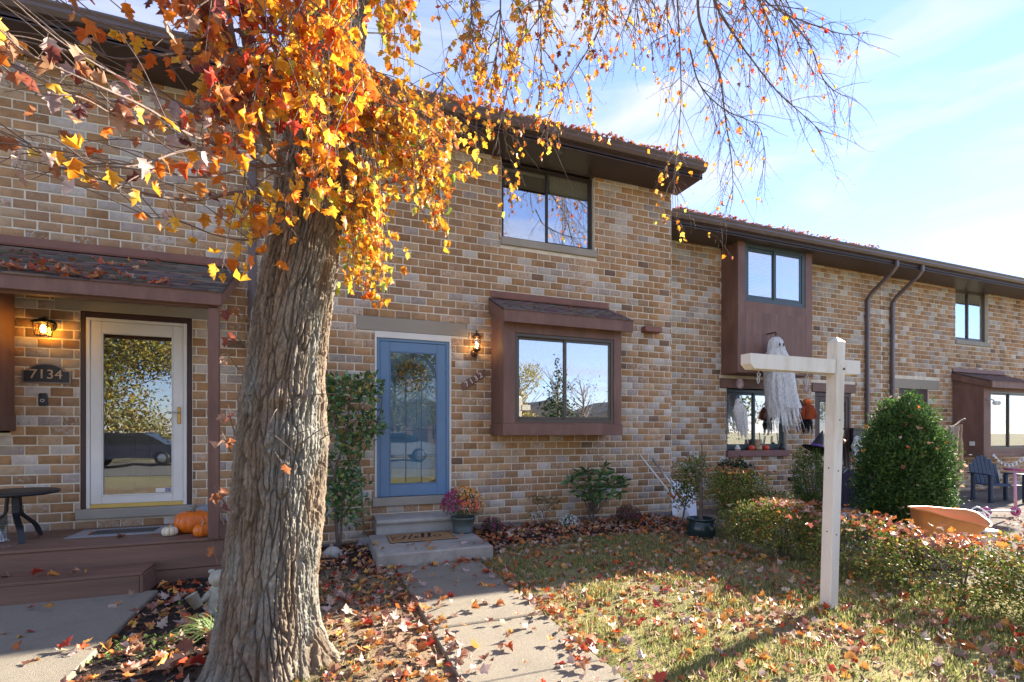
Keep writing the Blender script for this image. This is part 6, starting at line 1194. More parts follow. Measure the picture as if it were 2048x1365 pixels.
# black panel with a small ghost, cloak, witch hat, outlet
p = atY(1711, 880, Y3); t = thing('mailbox', 'black wall mailbox beside the grey house door', 'mailbox', (p.x, Y3, p.z - .25)); s = MB(); s.bbox(-.17, .17, -.07, 0, 0, .46, .01); part(s, 'box', M['black'], t); s = MB(); s.bbox(-.13, .13, -.078, -.0705, .05, .34, .004); part(s, 'front_panel', M['black'], t); s = MB(); s.prism([(-.18, .461), (.18, .461), (.18, .50), (-.18, .50)], -.09, 0); part(s, 'lid', M['black'], t)
top = atY(1714, 872, Y3 - .14); ghost('tiny white ghost dangling in front of the black mailbox', top, .62, .075, .10, (.05, 0), M['gauze_thick'], 16, string=.05, sleeve=False, seed=12)
p = atY(1697, 940, 6.6); t = thing('black_cloak', 'black and purple cloak hanging behind the white sign post', 'cloak', (p.x, 6.6, p.z - .78)); s = MB(); s.lathe([(.03, .78), (.08, .75), (.17, .66), (.20, .4), (.24, .15), (.27, .0)], 36, fn=lambda g_, z_: 1 + .14 * math.sin(6 * g_ + z_ * 3)); part(s, 'cape', material('purple_black_cloth', (.028, .018, .04), .8, .3, 4), t)
s = MB(); s.tube([(.14, -.02, .70), (.27, -.05, .45), (.33, -.06, .20)], [.05, .06, .08], 10); part(s, 'sleeve', bpy.data.materials['purple_black_cloth'], t); s = MB(); s.tube(curve([(-.15, 0, .72), (0, 0, .80), (.15, 0, .72)], 5), .006, 6); s.tube([(0, 0, .80), (0, .7, .98)], .004, 5); part(s, 'hanger', M['steel'], t)
p = atZ(1612, 1040); t = thing('witch_hat', 'crumpled black and purple witch hat on top of the tall shrub', 'hat', (p.x + .10, 5.66, 1.13)); s = MB(); Mh = Matrix.Rotation(R(24), 4, 'Y'); s.lathe([(.0, .02), (.19, .0), (.20, .008), (.10, .03), (.085, .08), (.06, .17), (.035, .25), (.008, .33), (.0, .34)], 24, Mh, fn=lambda g_, z_: 1 + .10 * math.sin(3 * g_ + z_ * 14)); part(s, 'hat_body', material('hat_felt', (.02, .017, .024), .75, .3, 8), t); s = MB(); s.lathe([(.102, .034), (.095, .06), (.09, .075)], 24, Mh, fn=lambda g_, z_: 1 + .10 * math.sin(3 * g_ + z_ * 14)); part(s, 'band', material('purple_band', (.12, .03, .22), .6), t)
p = atY(1582, 958, Y3); t = thing('outlet_box', 'black outdoor outlet with a hanging cord on the brick wall', 'outlet', (p.x, Y3, p.z)); s = MB(); s.bbox(-.09, .09, -.05, 0, -.035, .035, .008); part(s, 'cover', M['black'], t); s = MB(); s.tube(curve([(.09, -.03, 0), (.14, -.04, -.03), (.16, -.05, -.14), (.16, -.05, -.30)], 6), .008, 6); s.lathe([(.0, -.02), (.05, -.03), (.06, -.12), (.04, -.2), (.0, -.21)], 12, Matrix.Translation((.17, -.05, -.12))); part(s, 'cord', M['black'], t)
# glazed pot, board, rakes at the corner
p = atZ(1421, 1085); t = thing('glazed_pot', 'large dark green glazed pot with a bare cut stem', 'pot', (p.x, p.y + .17, 0)); lathe_part([(.0, 0), (.13, 0), (.155, .03), (.18, .10), (.185, .16), (.165, .235), (.15, .255), (.175, .265), (.178, .285), (.150, .285), (.14, .25), (.0, .24)], 'pot', material('dark_glaze', (.016, .034, .036), .22, .25, 5), t, n=36); s = MB(); s.tube(curve([(0, 0, .2), (.005, 0, .5), (-.01, 0, .75)], 5), .022, 8); s.tube([(-.01, 0, .70), (-.12, .02, 1.15)], [.012, .005], 6); s.tube(curve([(-.01, 0, .7), (.02, 0, 1.0), (.03, .02, 1.28)], 4), .008, 6); s.tube([(.02, 0, .95), (.10, .02, 1.1)], [.006, .003], 5); part(s, 'stem', M['stem'], t)
p = atZ(1402, 1062); t = thing('white_board', 'white plastic board leaning on the brick behind the dark pot', 'board', (5.55, 6.55, 0)); s = MB(); s.bbox(-.26, .26, -.008, .008, 0, .62, .004, Matrix.Rotation(R(14), 4, 'Y') @ Matrix.Rotation(R(-22), 4, 'X')); part(s, 'sheet', material('white_plastic', (.70, .72, .76), .35, .04, 3), t)
for k, (dx, col, lab) in enumerate(((0.0, 'white', 'white leaf rake standing head down at the corner of the wall'), (.16, 'steel', 'grey leaf rake with an orange collar at the corner of the wall'))):
    t = thing('garden_rake', lab, 'rake', (5.02 + dx, 6.05 + .05 * k, .02), group='rakes at the wall corner'); s = MB()
    for j in range(11): q_ = (j - 5) * .07; s.tube([(0, .04, .34), (math.sin(q_) * .2, .0, .10), (math.sin(q_) * .28, -.03, .0)], .005, 5)
    part(s, 'tines', M['white'] if k == 0 else M['steel'], t); s = MB(); s.tube([(0, .04, .33), (-.30 + .06 * k, .55, 1.02)], .014, 8); part(s, 'handle', M['white'] if k == 0 else M['steel'], t); s = MB(); s.tube([(-.02, .08, .38), (-.055, .14, .46)], .022, 10); part(s, 'collar', material('orange_plastic', (.72, .10, .02), .4), t)
# ================================================================== yard of the far houses
p = atZ(1880, 1095, .20); t = thing('orange_tub', 'long orange plastic planter tub tilted behind the hedge', 'planter', (5.98, 3.22, .27), R(-24)); M['tub'] = material('orange_tub', (.66, .26, .08), .45, .12, 4)
nL = 48; V = []; prof = [(.72, 0), (.80, .10), (.90, .22), (1.0, .32), (1.06, .325), (1.06, .305), (.985, .31), (.88, .20), (.78, .09), (.70, .015)]
for rsc, z_ in prof:
    for k in range(nL):
        a_ = 6.283 * k / nL; cx_, cy_ = math.cos(a_), math.sin(a_); V.append((math.copysign(abs(cx_) ** .55, cx_) * .36 * rsc, math.copysign(abs(cy_) ** .6, cy_) * .15 * rsc, z_ + (.03 * math.sin(a_ * 2) if z_ > .28 else 0)))
s = MB(); TL = Matrix.Rotation(R(15), 4, 'X') @ Matrix.Rotation(R(9), 4, 'Y'); s.add([TL @ Vector(q_) for q_ in V], [(i * nL + k, i * nL + (k + 1) % nL, (i + 1) * nL + (k + 1) % nL, (i + 1) * nL + k) for i in range(len(prof) - 1) for k in range(nL)] + [tuple(range(nL))[::-1], tuple((len(prof) - 1) * nL + k for k in range(nL))], True); part(s, 'tub', M['tub'], t)
s = MB(); s.bbox(-.25, .25, -.14, .14, -.25, .0, .01, Matrix.Translation((0, 0, -.0))); part(s, 'stand', M['stem'], t)
# white cast chair back
p = atZ(1960, 1085); t = thing('garden_chair', 'white cast iron garden chair with pierced flower back', 'chair', (7.2, 3.42, 0), R(-35)); t.scale = (.62,) * 3; M['castw'] = material('white_cast_iron', (.74, .74, .74), .5, .06, 6)
s = MB(); s.tube([(.20 * math.cos(q_) * (1 + .12 * math.sin(3 * q_)), .19, .62 + .20 * math.sin(q_) + .02 * math.cos(4 * q_)) for q_ in np.linspace(-.9, math.pi + .9, 25)], .014, 8); part(s, 'back_frame', M['castw'], t); s = MB()
for cx_, cz_, rr_ in ((0, .68, .055), (-.08, .60, .045), (.08, .60, .045), (0, .53, .04), (-.07, .72, .035), (.08, .71, .035), (.12, .65, .03), (-.13, .65, .03)):
    s.tube([(cx_ + rr_ * (1 + .25 * math.cos(5 * q_)) * math.cos(q_), .19, cz_ + rr_ * (1 + .25 * math.cos(5 * q_)) * math.sin(q_)) for q_ in np.linspace(0, 6.283, 21)], .010, 6); s.lathe([(.0, -.008), (rr_ * .7, 0), (.0, .008)], 10, Matrix.Translation((cx_, .19, cz_)) @ Matrix.Rotation(math.pi / 2, 4, 'X'))
part(s, 'flower_tracery', M['castw'], t); s = MB(); s.lathe([(.0, .42), (.20, .42), (.215, .435), (.20, .45), (.0, .445)], 28); part(s, 'seat', M['castw'], t)
for a_ in (.8, 2.35, 3.9, 5.5): s = MB(); s.tube(curve([(.17 * math.cos(a_), .17 * math.sin(a_), .42), (.20 * math.cos(a_), .20 * math.sin(a_), .2), (.24 * math.cos(a_), .24 * math.sin(a_), .0)], 5), .013, 7); part(s, 'leg', M['castw'], t)
# bark-like draped cloth pillar
p = atZ(1908, 1075); t = thing('draped_trunk_prop', 'tall shaggy bark coloured cloth prop beside the arborvitae', 'prop', (8.35, 4.35, 0)); rs = random.Random(5)
s = MB(); s.lathe([(.10, 0), (.09, .3), (.075, .8), (.07, 1.3), (.08, 1.48), (.0, 1.5)], 40, fn=lambda g_, z_: 1 + .25 * math.sin(5 * g_ + 3 * math.sin(z_ * 5)) + .12 * math.sin(11 * g_ + z_ * 8)); part(s, 'column', material('shaggy_bark_cloth', (.36, .27, .20), .95, .45, 14, 1, 40, stretch=(1, 1, .3)), t)
rb_ = ribbons(rs, 14, 1.0, .04, .09, .0, .03); rb_.v = [tuple(Vector(q_) + Vector((.24, .03, 1.52))) for q_ in rb_.v]; part(rb_, 'hanging_cloth', gauze('tan_cloth', (.36, .27, .20), 1, .1), t, kind='stuff')
s = MB(); s.tube(curve([(-.12, 0, 1.46), (.1, 0, 1.50), (.28, .03, 1.56), (.40, .03, 1.60)], 5), .014, 7); part(s, 'cross_stick', M['stem'], t); s = MB(); s.add([(-.14, -.06, 0), (-.06, -.10, 0), (-.06, -.09, 1.0), (-.12, -.07, .7)], [(0, 1, 2, 3)]); part(s, 'dark_cloth', M['dark_cloth'], t)
# step ladder
t = thing('step_ladder', 'aluminium step ladder standing behind the shaggy cloth prop', 'ladder', (10.3, 5.4, 0), R(20)); M['alu'] = material('aluminium', (.55, .57, .58), .35, .1, 8, metal=.7)
for sx in (-1, 1): s = MB(); s.bbox(sx * .20 - .012, sx * .20 + .012, -.03, .03, 0, 1.35, .004, Matrix.Rotation(R(-14), 4, 'X') @ Matrix.Rotation(R(-5 * sx), 4, 'Y')); part(s, 'rail', M['alu'], t); s = MB(); s.bbox(sx * .22 - .01, sx * .22 + .01, .60, .63, 0, 1.30, .004, Matrix.Rotation(R(13), 4, 'X')); part(s, 'rear_leg', M['alu'], t)
for k in range(4): z_ = .25 + .28 * k; s = MB(); s.bbox(-.20, .20, -.03 + z_ * .25 - .03, .05 + z_ * .25, z_, z_ + .025, .004); part(s, 'step', M['alu'], t)
p = atZ(1923, 1050); t = thing('plastic_bucket', 'pale blue plastic bucket in front of the step ladder', 'bucket', (8.75, 4.5, 0)); lathe_part([(.0, 0), (.09, 0), (.115, .25), (.122, .25), (.122, .27), (.11, .27), (.09, .02), (.0, .015)], 'bucket', material('pale_plastic', (.55, .62, .70), .4, .05), t); s = MB(); s.tube([(.12 * math.cos(q_), -.02, .25 - .12 * math.sin(q_)) for q_ in np.linspace(0, math.pi, 13)], .004, 5); part(s, 'bail', M['steel'], t)
# blue garden chair with slatted back
t = thing('patio_chair', 'dark blue plastic patio chair with a rounded slatted back', 'chair', (12.9, 5.9, 0), R(-30)); M['navy'] = material('navy_plastic', (.035, .06, .10), .4, .1, 4)
for k in range(7): x = (k - 3) * .075; h_ = .95 - .02 * abs(k - 3) ** 2; s = MB(); s.bbox(x - .034, x + .034, -.012, .012, .35, h_, .01, Matrix.Translation((0, .22, 0)) @ Matrix.Rotation(R(-14), 4, 'X')); part(s, 'back_slat', M['navy'], t)
for k in range(5): s = MB(); s.bbox(-.27, .27, -.26 + k * .10, -.17 + k * .10, .33, .355, .008); part(s, 'seat_slat', M['navy'], t)
for sx in (-1, 1): s = MB(); s.bbox(sx * .32 - .05, sx * .32 + .05, -.32, .30, .55, .575, .01); part(s, 'arm', M['navy'], t); [part(MB().bbox(sx * .30 - .025, sx * .30 + .025, ya_, ya_ + .08, 0, .55, .008), 'leg', M['navy'], t) for ya_ in (-.28, .18)]
# pink scooter
t = thing('kick_scooter', 'pink and white toy kick scooter parked by the patio chair', 'scooter', (10.9, 4.75, 0), R(-20)); M['pink'] = material('pink_plastic', (.55, .10, .25), .4, .08)
s = MB(); s.tube([(.0, 0, .10), (-.02, 0, .78)], .022, 10); part(s, 'stem', material('pink_white', (.62, .32, .42), .4), t); s = MB(); s.tube([(-.02, -.17, .78), (-.02, .17, .78)], .018, 8); part(s, 'handlebar', M['pink'], t); s = MB(); s.bbox(-.55, -.03, -.05, .05, .085, .105, .01); part(s, 'foot_deck', M['white'], t)
for x in (.0, -.5): s = MB(); s.lathe([(.03, -.02), (.075, -.02), (.08, 0), (.075, .02), (.03, .02)], 20, Matrix.Translation((x, 0, .08)) @ Matrix.Rotation(math.pi / 2, 4, 'X')); part(s, 'wheel', M['pink'], t)
# string of little ghost lights under the box window of the end house
t = thing('string_lights', 'string of small white ghost lights under the end box window', 'lights', (14.8, 6.62, .8)); s = MB(); pts = curve([(-.5, 0, .12), (-.2, 0, -.06), (.2, 0, -.12), (.6, 0, -.02), (1.0, 0, .12), (1.3, 0, .05)], 8); s.tube(pts, .006, 5); part(s, 'wire', M['white'], t)
for k in range(14): q_ = pts[min(len(pts) - 1, int(k * 2.9))]; s = MB(); s.lathe([(.0, 0), (.016, -.01), (.024, -.035), (.028, -.065)], 12, Matrix.Translation(q_)); part(s, 'ghost_light', M['white'], t)
t = thing('skull_prop', 'pale animal skull hung on the wall below the end box window', 'prop', (12.35, 6.4, .62)); s = MB(); s.lathe([(.0, -.14), (.06, -.13), (.11, -.06), (.12, .02), (.09, .10), (.04, .13), (.0, .135)], 18, Matrix.Translation((0, 0, .12)) @ Matrix.Rotation(R(80), 4, 'Y'), fn=lambda g_, z_: 1 + .12 * math.cos(2 * g_)); part(s, 'cranium', material('bone', (.62, .60, .50), .7, .1, 8), t); s = MB(); s.tube([(0, 0, .24), (.3, .3, .30)], .003, 4); s.bbox(-.02, .16, -.06, .06, .02, .06, .01); part(s, 'jaw', bpy.data.materials['bone'], t)
p = atY(1962, 803, 6.66); t = thing('security_camera', 'white security camera on the corner of the end box window', 'camera', (14.22, 6.70, p.z)); s = MB(); s.tube([(0, .0, .05), (0, -.08, .05), (.03, -.12, .02)], .018, 8); part(s, 'bracket', M['white'], t); s = MB(); s.bbox(-.03, .16, -.19, -.10, -.08, .01, .02); part(s, 'body', M['white'], t); s = MB(); s.lathe([(.0, -.01), (.03, -.008), (.03, 0)], 12, Matrix.Translation((.065, -.195, -.035)) @ Matrix.Rotation(math.pi / 2, 4, 'X')); part(s, 'lens', M['black'], t)
p = atZ(1700, 1045, .2); t = thing('soil_bag', 'green and white bag of potting soil behind the sign post', 'bag', (7.15, 5.15, .14)); s = MB(); s.lathe([(.0, -.08), (.7, -.08), (1.0, -.03), (1.0, .03), (.7, .08), (.0, .09)], 24, Matrix.Diagonal((.30, .20, 1, 1)) , fn=lambda g_, z_: (abs(math.cos(g_)) ** 4 + abs(math.sin(g_)) ** 4) ** -.2 * (1 + .04 * math.sin(9 * g_))); part(s, 'sack', material('soil_bag_print', (.62, .66, .62), .4, .1, 3, stain=(.05, .26, .10), stain_scale=4, stain_amt=1), t); s = MB(); s.bbox(-.3, .3, -.2, .2, -.14, -.085, .02); part(s, 'lower_fold', bpy.data.materials['soil_bag_print'], t)
for k, (x, y, r_) in enumerate(((5.2, 4.55, .08), (5.35, 4.4, .06), (5.05, 4.38, .05), (5.5, 4.6, .07), (5.3, 4.75, .06))): stone('edging_stone', ['rounded pale stone between the clipped shrubs, largest', 'small grey stone by the clipped shrubs, nearest the hedge', 'small flat stone in front of the pale stones', 'tan stone furthest toward the far yard', 'grey stone behind the pale stones'][k], (x, y, -.02), (r_, r_ * .9, r_ * .6), (.42, .40, .37), 20 + k, group='stones by the shrubs')
# ================================================================== across the parking lot (seen in the window glass)
def far_tree(label, x, y, h, r, pal, n, size, crown0=.3, conifer=False, bare=False, name='street_tree'):
    t = thing(name, label, 'tree', (x, y, -.03), group='trees across the parking lot'); s = MB(); s.tube(curve([(0, 0, -.1), (.05, .02, h * .3), (0, 0, h * .8)], 6), [.16 * (1 - .75 * i / 12) for i in range(13)], 9); part(s, 'trunk', M['limb'], t); br = MB()
    for k in range(26 if bare else 10):
        a_ = random.uniform(0, 6.28); z_ = h * random.uniform(.3, .7); q_ = r * random.uniform(.5, .95); br.tube(curve([(0, 0, z_), (q_ * .5 * math.cos(a_), q_ * .5 * math.sin(a_), z_ + h * .12), (q_ * math.cos(a_), q_ * math.sin(a_), z_ + h * .28)], 4), [.05, .045, .04, .03, .025, .02, .015, .01, .006], 5, cap=False)
    part(br, 'limbs', M['limb'], t, kind='stuff')
    if conifer: bl_ = [(0, 0, h * (crown0 + (1 - crown0) * f_), r * (1 - f_) + .15, r * (1 - f_) + .15, h * .10) for f_ in (.02, .15, .3, .45, .6, .75, .9)]
    else: bl_ = [(random.gauss(0, r * .4), random.gauss(0, r * .4), h * random.uniform(crown0 + .12, .85), r * random.uniform(.35, .6), r * random.uniform(.35, .6), h * random.uniform(.10, .18)) for _ in range(11)]
    P, d = blob_points(bl_, n, .2); N = len(P); scatter('crown', SMALL, P, rot_mats(N, rng.uniform(0, 6.28, N), rng.normal(0, .7, N), rng.normal(0, .7, N)), rng.uniform(.7, 1.2, N) * size, pick(pal, N, .3), t, M['shrub_leaf'], 'stuff')
GOLD = [(.45, .34, .05), (.38, .30, .05), (.50, .38, .08), (.28, .26, .06)]; DG = [(.03, .06, .02), (.045, .08, .03), (.025, .05, .02)]; OL = [(.14, .16, .04), (.2, .19, .05), (.1, .12, .03), (.3, .26, .05)]
far_tree('golden willow like tree across the lot behind the dark car', -9.5, -15, 9.5, 5.0, GOLD + OL + [(.3, .15, .05)], 22000, .19, .0); far_tree('olive green tree facing the blue door', 4.2, -18, 8.5, 3.8, OL + GOLD[:1], 16000, .17, .0)
far_tree('round golden tree mirrored in the box window', 12.6, -19, 6.6, 2.0, GOLD, 5000, .15, .1); far_tree('dark conifer behind the golden tree', 16.5, -21, 7.2, 2.3, DG, 2600, .26, .05, True); far_tree('nearly bare tree over the far roofs', 21.5, -26, 7.0, 2.6, [(.2, .14, .1)], 260, .2, .2, False, True); far_tree('bare branched tree beside the far roofs', 26.5, -27, 6.6, 2.6, [(.2, .14, .1)], 260, .2, .2, False, True)
far_tree('broad dark green tree facing the set back house', 30, -17, 8.0, 4.0, DG + OL[:2], 3000, .3, .05); far_tree('orange brown tree beyond the dark green one', 42, -20, 8.5, 4.0, OL + [(.4, .2, .05)], 2600, .3, .05)
far_tree('tall olive tree across the lot between the golden ones', -1.5, -22, 9, 3.2, OL + DG, 2200, .3, .08); far_tree('low yellow tree at the lot corner', -17, -17, 7.5, 3.8, GOLD, 2400, .3, .1)
M['far_wall'] = material('far_siding', (.22, .15, .11), .9, .12, 3); M['far_roof'] = material('far_shingles', (.08, .075, .075), .95, .15, 5)
for k, (x, wd, hh, lab) in enumerate(((19.5, 8, 2.6, 'low brown house across the lot with a grey gable roof'), (29, 9, 2.9, 'wide brown house across the lot next to the low one'), (-4, 9, 2.8, 'brown house across the lot behind the olive trees'), (8, 8, 2.7, 'brown house across the lot facing the blue door'))):
    t = thing('distant_house', lab, 'house', (x, -33, -.05), group='houses across the parking lot'); s = MB(); s.box(-wd / 2, wd / 2, -4, 4, 0, hh); part(s, 'wall', M['far_wall'], t); s = MB(); s.prism([(-wd / 2 - .4, hh), (wd / 2 + .4, hh), (0, hh + 1.9)], -4.3, 4.3); part(s, 'roof', M['far_roof'], t)
    for xx in (-wd * .28, wd * .22): s = MB(); s.box(xx - .6, xx + .6, 4.0, 4.05, 1.0, 2.2); wn = part(s, 'window', M['white'], t); s = MB(); s.box(xx - .53, xx + .53, 4.05, 4.07, 1.07, 2.13); part(s, 'pane', M['black'], wn)
    s = MB(); s.box(-.5, .5, 4.0, 4.06, 0, 2.05); part(s, 'door', M['brown_door'], t)
def parked_car(label, x, y, col, rz=0):
    t = thing('parked_car', label, 'car', (x, y, -.03), rz, 'cars in the parking lot'); pm = material('car_paint', col, .25, .02, 1); prof = [(-2.25, .35), (-2.2, .72), (-1.5, .88), (-.85, 1.38), (.65, 1.42), (1.45, .95), (2.15, .85), (2.25, .55), (2.2, .35)]
    s = MB(); n = len(prof); vs = []
    for yy, ins in ((-.86, 0), (-.80, 1), (.80, 1), (.86, 0)):
        pass
    lower = [(-2.25, .35), (-2.2, .72), (-1.5, .90), (1.45, .95), (2.15, .85), (2.25, .55), (2.2, .35)]; s.prism(lower, -.88, .88); part(s, 'body', pm, t)
    s = MB(); s.prism([(-1.5, .90), (-.85, 1.38), (.65, 1.42), (1.45, .95)], -.74, .74); part(s, 'cabin', material('car_glass', (.02, .025, .03), .05), t); s = MB(); s.prism([(-.86, 1.385), (-.6, 1.43), (.5, 1.46), (.66, 1.425)], -.72, .72); part(s, 'roof', pm, t)
    for wx_ in (-1.4, 1.35):
        for sy in (-1, 1): s = MB(); s.lathe([(.0, -.1), (.2, -.1), (.32, -.09), (.34, 0), (.32, .09), (.2, .1), (.0, .1)], 20, Matrix.Translation((wx_, sy * .80, .34)) @ Matrix.Rotation(math.pi / 2, 4, 'X')); wl_ = part(s, 'wheel', M['black'], t); s = MB(); s.lathe([(.0, -.108), (.17, -.112), (.19, -.102)], 16, Matrix.Translation((wx_, sy * .80, .34)) @ Matrix.Rotation(math.pi / 2 * sy, 4, 'X')); s.lathe([(.0, .108), (.17, .112), (.19, .102)], 16, Matrix.Translation((wx_, sy * .80, .34)) @ Matrix.Rotation(math.pi / 2 * sy, 4, 'X')); part(s, 'rim', M['steel'], wl_)
    for sy in (-1, 1): s = MB(); s.bbox(2.18, 2.26, sy * .62 - .18, sy * .62 + .18, .58, .72, .02); part(s, 'headlight', M['white'], t)
parked_car('dark blue sedan parked across the lot from the porch', -7.5, -12.6, (.03, .035, .06), R(4)); parked_car('silver sedan parked across the lot from the blue door', 3.4, -13, (.35, .36, .38), R(2)); parked_car('dark red sedan parked next to the silver one', 11, -12.5, (.10, .015, .018), R(178))
# ================================================================== leaves on the ground and grass
def on_trunk(x, y): cx_, cy_ = trunk_at(0.05)[:2]; return (x - cx_) ** 2 + (y - cy_) ** 2 < .40 ** 2
REG = [  # name, x0,x1,y0,y1, z function or value, count, size, palette, label
    ('lawn', 1.62, 4.75, 1.5, 5.7, None, 2500, .066, 'on the grass of the front lawn'), ('soil', -.55, .72, 2.2, 5.25, None, 760, .070, 'on the bare soil between trunk and path'), ('bed', 1.85, 5.25, 5.6, 6.45, None, 1500, .058, 'in the planting bed under the box window'),
    ('left_bed', -1.35, -.45, 2.8, 5.45, None, 420, .072, 'on the dark mulch between trunk and porch'), ('nook', -.2, .55, 5.3, 6.5, None, 260, .060, 'under the camellia bush'), ('path', .74, 1.60, 1.5, 5.15, .024, 120, .070, 'on the concrete front path'), ('path_edge', .66, .86, 1.8, 5.0, .024, 70, .070, 'on the concrete front path'), ('path_edge2', 1.48, 1.72, 1.8, 5.0, .024, 110, .070, 'on the concrete front path'),
    ('walk', -2.6, -1.36, 3.6, 5.1, .014, 34, .072, 'on the porch walk'), ('deck', -2.9, -.95, 5.6, 6.3, PZ + .002, 10, .066, 'on the porch deck'), ('step', -2.7, -1.5, 5.2, 5.5, .192, 9, .070, 'on the porch step'), ('landing', .58, 1.75, 5.25, 5.75, SLT + .002, 16, .060, 'on the concrete landing'), ('yard', 5.4, 11, 3.2, 6.9, None, 420, .07, 'in the yard of the set back house')]
pos, lab, siz = [], [], []
for nm, x0, x1, y0, y1, zf, n, sz, where in REG:
    k = 0
    while k < n:
        x, y = random.uniform(x0, x1), random.uniform(y0, y1)
        if on_trunk(x, y): continue
        if nm in ('lawn', 'soil') and .735 < x < 1.60: continue
        if nm in ('lawn',) and random.random() > .35 + .65 * (.5 + .5 * float(smooth_noise(np.array([x * 1.6]), np.array([y * 1.6]), 77)[0])): continue
        k += 1; z = (float(ground_h(x, y)) if zf is None else zf) + random.uniform(.008, .022); pos.append((x, y, z)); lab.append(where); siz.append(sz * random.uniform(.5, 1.3))
# drift along the landing and the step, heap of big leaves at the root
for _ in range(40): pos.append((random.uniform(.55, 1.8), 5.17 - abs(random.gauss(0, .05)), .03)); lab.append('on the concrete front path'); siz.append(.06)
rp_ = atZ(425, 1290, .12)
for _ in range(12): pos.append((rp_.x + random.gauss(0, .05), rp_.y - .05 + random.gauss(0, .05), .12 + random.gauss(0, .035))); lab.append('caught in the shoots at the root of the trunk'); siz.append(.10)
pos, siz = np.array(pos), np.array(siz); n = len(pos); NM = [('orange', [(.62, .23, .06), (.66, .30, .07), (.56, .18, .05), (.66, .36, .09)], .30), ('brown', [(.40, .20, .12), (.34, .15, .095), (.46, .26, .16), (.28, .12, .08)], .38), ('pale tan', [(.56, .40, .30), (.50, .36, .30), (.60, .46, .34), (.52, .38, .34)], .23), ('red', [(.52, .07, .03), (.60, .11, .03), (.45, .05, .03)], .09)]
cl = rng.choice(4, n, p=[q_[2] for q_ in NM]); C = np.array([random.choice(NM[c][1]) for c in cl]) * rng.uniform(.75, 1.2, (n, 1)); Rm = rot_mats(n, rng.uniform(0, 6.28, n), rng.normal(0, .42, n), rng.normal(0, .48, n))
scr = np.zeros(n)
for i in range(n):
    u, v, d = project(*pos[i])
    if 0 < u < 2048 and 0 < v < 1365 and d > .5: scr[i] = siz[i] / d
order = np.argsort(scr)[::-1]
for i in order[:300]:
    tv, tf = LEAF_DRY[i % 5]; o = link('fallen_leaf', np_mesh('fallen_leaf', tv, tf, np.tile((*C[i], 1), (len(tv), 1)), mat=M['leaf_dry'])); o.location = pos[i]; o.rotation_mode = 'QUATERNION'; o.rotation_quaternion = Matrix(Rm[i].tolist()).to_quaternion(); o.scale = (siz[i],) * 3
    sz_ = 'large' if siz[i] > .074 else 'small' if siz[i] < .06 else 'middling'; near = 'near the post' if pos[i][0] > 3.2 else 'near the path' if lab[i].startswith('on the grass') and pos[i][0] < 2.1 else 'houseward' if pos[i][1] > 4.2 else 'streetward' if pos[i][1] < 2.9 else 'midway'
    crl = ('curled', 'arched', 'drooping', 'flat', 'folded')[i % 5]; tag(o, f'{sz_} {crl} {NM[cl[i]][0]} leaf {lab[i]}, {near}', 'leaf', 'fallen leaves in front of the houses')
r_ = order[300:]; o = scatter('leaf_litter', LEAF_DRY, pos[r_], Rm[r_], siz[r_], C[r_], None, M['leaf_dry'], 'stuff'); o['label'] = 'scattered dry maple leaves covering lawn, beds and path'; o['category'] = 'leaves'
# leaves on the roofs
P = []
sl_ = (3.32 - 2.755) / (YF - 5.46)
for _ in range(150): x = random.choice((random.gauss(-2.45, .25), random.gauss(-1.9, .3), random.uniform(-3.2, -1.2))); d = abs(random.gauss(0, .10)) if random.random() < .85 else random.uniform(0, .9); P.append((x, 5.45 + d, 2.77 + d * sl_ + random.uniform(.005, .03), .07))
for _ in range(9): x, d = random.uniform(2.3, 4.0), random.uniform(.02, .5); P.append((x, 5.985 + d, 3.01 + d * .47, .05))
for _ in range(1500): x = random.uniform(-.5, 5.4); d = random.uniform(-.05, .9); P.append((x, 6.0 + d, 5.485 + max(0, d) * math.tan(R(17)) + random.uniform(0, .035), .055))
for _ in range(1300): x = random.uniform(-.5, 5.4); P.append((x, 5.93 + random.uniform(0, .16), 5.47 + random.uniform(0, .085) * max(.15, .5 + .5 * math.sin(x * 3 + 2 * math.sin(x * 7))), .055))
for _ in range(900): x = 5.5 + 5.0 * random.random() ** 1.4; P.append((x, 6.58 + random.uniform(0, .16), 5.04 + random.uniform(0, .08) * max(.15, .5 + .5 * math.sin(x * 4 + 2 * math.sin(x * 9))), .055))
for _ in range(500): x = 5.5 + 5.2 * random.random() ** 1.3; d = random.uniform(-.04, .8); P.append((x, 6.65 + d, 5.055 + max(0, d) * math.tan(R(17)) + random.uniform(0, .035), .055))
P = np.array(P); n = len(P); o = scatter('roof_leaves', LEAF_DRY, P[:, :3], rot_mats(n, rng.uniform(0, 6.28, n), rng.normal(.2, .3, n), rng.normal(0, .4, n)), P[:, 3] * rng.uniform(.7, 1.2, n), pick(FALL + [(.5, .09, .04), (.42, .08, .04)], n, .25), None, M['leaf_dry'], 'stuff'); o['label'] = 'dry red brown leaves gathered on the roofs and gutters'; o['category'] = 'leaves'
